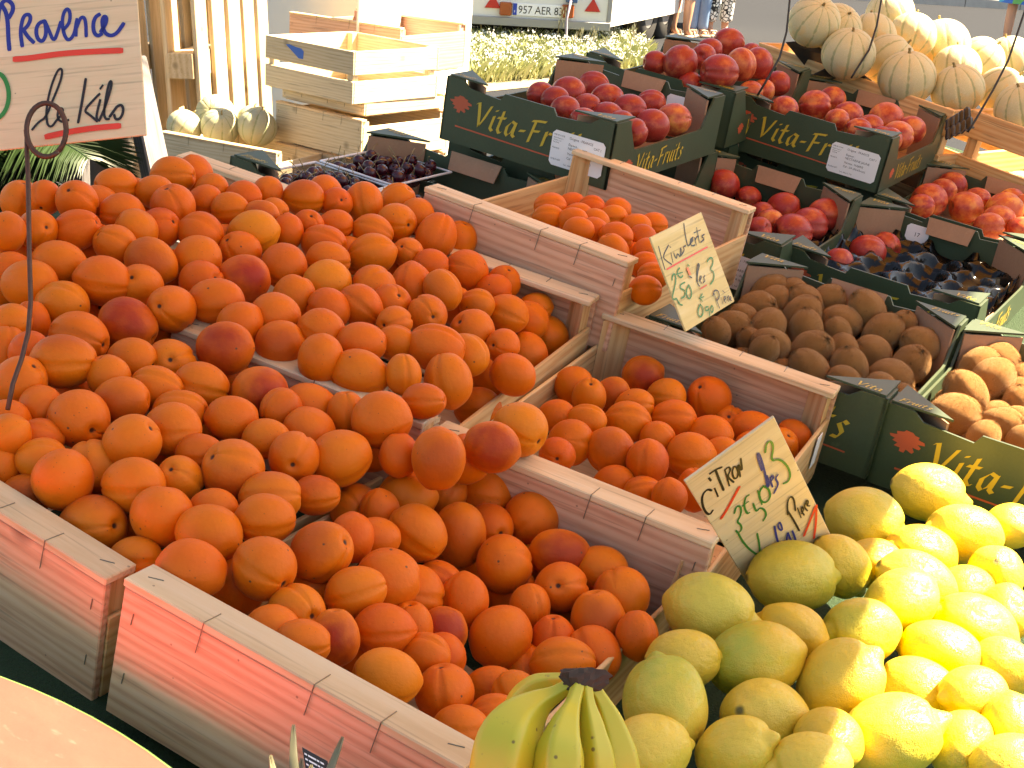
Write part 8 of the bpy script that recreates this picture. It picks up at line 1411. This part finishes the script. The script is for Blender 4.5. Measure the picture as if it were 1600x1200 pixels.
MB().tube([(0, 0, 0), (0, 0, .17), (0, 0, .19)], [.10, .13, .137], 20).obj('pail', plain('bucket_red', (.6, .05, .04), .4), o, True); MB().tube([(-.13, 0, .18)]+[(-.13*math.cos(a), 0, .18+.13*math.sin(a)) for a in (.5, 1, 1.57, 2.1, 2.6)]+[(.13, 0, .18)], .006, 6).obj('handle', M_WHITE, o, True)
# ------------------------------------------------------------------ passers-by
def skin(name, verts, edges, rad, root, mat, parent, sub=2):
    me = bpy.data.meshes.new(name); me.from_pydata(verts, edges, []); o = bpy.data.objects.new(name, me); COL.objects.link(o)
    sm = o.modifiers.new('s', 'SKIN'); sm.use_smooth_shade = True
    for i, r_ in enumerate(rad): sv_ = me.skin_vertices[0].data[i]; sv_.radius = (r_, r_) if not isinstance(r_, tuple) else r_; sv_.use_root = (i == root)
    ss = o.modifiers.new('u', 'SUBSURF'); ss.levels = sub; ss.render_levels = sub
    dg = bpy.context.evaluated_depsgraph_get(); m2_ = bpy.data.meshes.new_from_object(o.evaluated_get(dg)); bpy.data.objects.remove(o)
    m2_.materials.clear(); m2_.materials.append(mat); m2_.polygons.foreach_set('use_smooth', [True]*len(m2_.polygons)); return link(name, m2_, parent)
M_SKIN = plain('skin', (.48, .24, .15), .5, 0, .08, 6); M_HAIR = plain('hair', (.06, .035, .02), .6)
def person(px, py, label, yaw, legcol, leg_to, topcol, skirt=False, shoe=(.35, .28, .22), stance=.10, h=1.66, top_mat=None):
    p = onz(px, py, 0); e = empty('person', Matrix.Translation(p) @ Matrix.Rotation(yaw, 4, 'Z') @ Matrix.Scale(h/1.66, 4), label, 'person')
    s = stance; V = [(0, 0, .93), (0, .01, 1.12), (0, .0, 1.34), (0, .01, 1.44), (0, -.01, 1.53), (0, 0, 1.62)]; Rr = [(.15, .11), (.125, .09), (.14, .09), .055, .075, .07]; E = [(0, 1), (1, 2), (2, 3), (3, 4), (4, 5)]
    for sg in (-1, 1):
        b_ = len(V); V += [(sg*.09, 0, .86), (sg*s*.95, -.01, .48), (sg*s, .02, .28), (sg*s, .03, .09), (sg*s, -.04, .035), (sg*s, -.13, .025)]; Rr += [.088, .058, .054, .036, .038, .028]; E += [(0, b_), (b_, b_+1), (b_+1, b_+2), (b_+2, b_+3), (b_+3, b_+4), (b_+4, b_+5)]
        b_ = len(V); V += [(sg*.18, 0, 1.36), (sg*.23, .02, 1.1), (sg*.22, -.06, .88), (sg*.215, -.08, .80), (sg*.21, -.09, .74)]; Rr += [.055, .042, .032, .03, .02]; E += [(2, b_), (b_, b_+1), (b_+1, b_+2), (b_+2, b_+3), (b_+3, b_+4)]
    skin('body', V, E, Rr, 0, M_SKIN, e)
    lm = legcol if not isinstance(legcol, tuple) else plain('cloth', legcol, .8, 0, .12, 40)
    if skirt:
        g = MB(); n = 28
        for z, r_ in ((1.02, .15), (.9, .19), (.7, .22), (leg_to, .27)):
            for j in range(n): a = 2*PI*j/n; q = r_*(1+.05*math.sin(7*a)*(1.1-z)); g.v.append(Vector((q*math.cos(a), q*.75*math.sin(a), z)))
        g.f = [[i*n+j, i*n+(j+1) % n, (i+1)*n+(j+1) % n, (i+1)*n+j] for i in range(3) for j in range(n)]; g.obj('skirt', lm, e, True)
    else:
        V = [(0, 0, .98), (0, 0, .92)]; Rr = [(.16, .12), (.165, .125)]; E = [(0, 1)]
        for sg in (-1, 1):
            b_ = len(V); V += [(sg*.09, 0, .84), (sg*s*.95, -.01, .48), (sg*s, .012, max(leg_to+.05, .2)), (sg*s, .02, leg_to)]; Rr += [.10, .078, .072, .074]; E += [(1, b_), (b_, b_+1), (b_+1, b_+2), (b_+2, b_+3)]
        skin('trousers', V, E, Rr, 1, lm, e)
    V = [(0, 0, .95), (0, .01, 1.15), (0, 0, 1.36), (0, .01, 1.42)]; Rr = [(.165, .125), (.145, .11), (.155, .105), .075]; E = [(0, 1), (1, 2), (2, 3)]
    for sg in (-1, 1): b_ = len(V); V += [(sg*.19, 0, 1.36), (sg*.225, .02, 1.18)]; Rr += [.066, .06]; E += [(2, b_), (b_, b_+1)]
    skin('shirt', V, E, Rr, 0, plain('shirt', topcol, .8, 0, .1, 30), e)
    skin('hair', [(0, .03, 1.6), (0, .02, 1.66), (0, .06, 1.5)], [(0, 1), (0, 2)], [.085, .07, .06], 0, M_HAIR, e, 1)
    for sg in (-1, 1):
        g = MB(); g.box(-.047, .047, -.17, .075, .0, .028, .01); g.obj('shoe', plain('shoe', shoe, .6), e, mw=Matrix.Translation((sg*s, 0, 0)))
        g = MB(); g.tube([(-.045, -.09, .02), (-.03, -.09, .065), (.03, -.09, .065), (.045, -.09, .02)], .010, 6); g.obj('strap', plain('shoe_strap', [c*.8 for c in shoe], .6), e, mw=Matrix.Translation((sg*s, 0, 0)))
    return e
def spotted():
    m, n, L, b = nt('black_white_print'); tc = N(n, 'TexCoord'); v = N(n, 'TexVoronoi'); v.feature = 'DISTANCE_TO_EDGE'; v.inputs['Scale'].default_value = 26; L.new(tc.outputs['Object'], v.inputs[0])
    L.new(mixc(n, L, math_(n, L, 'GREATER_THAN', v.outputs[0], .1), (.015, .015, .015), (.75, .74, .70)), b.inputs['Base Color']); b.inputs['Roughness'].default_value = .8; return m
def floral():
    m, n, L, b = nt('floral_print'); tc = N(n, 'TexCoord'); v = N(n, 'TexVoronoi'); v.inputs['Scale'].default_value = 14; L.new(tc.outputs['Object'], v.inputs[0]); s_ = N(n, 'SeparateColor'); L.new(v.outputs['Color'], s_.inputs[0]); r_ = ramp(n, [(0, (.02, .12, .45)), (.4, (.03, .30, .45)), (.6, (.6, .05, .05)), (.8, (.1, .35, .1)), (1, (.7, .5, .1))]); r_.color_ramp.interpolation = 'CONSTANT'
    L.new(s_.outputs[0], r_.inputs[0]); L.new(r_.outputs[0], b.inputs['Base Color']); b.inputs['Roughness'].default_value = .8; return m
person(1062, 58, 'person in pale grey cropped trousers with bare calves beside the trailer', 2.6, (.38, .38, .37), .36, (.5, .5, .5), stance=.075)
person(1087, 56, 'person in light blue trousers standing between two others by the trailer', .2, (.16, .26, .42), .05, (.6, .6, .62), stance=.06)
person(1120, 57, 'person in black and white patterned trousers and pale sandals', .3, spotted(), .14, (.05, .05, .05), shoe=(.45, .36, .3), stance=.085)
person(1586, 82, 'person with bare legs in a colourful printed dress at the top right', 2.9, floral(), .52, (.1, .2, .4), skirt=True, stance=.12)
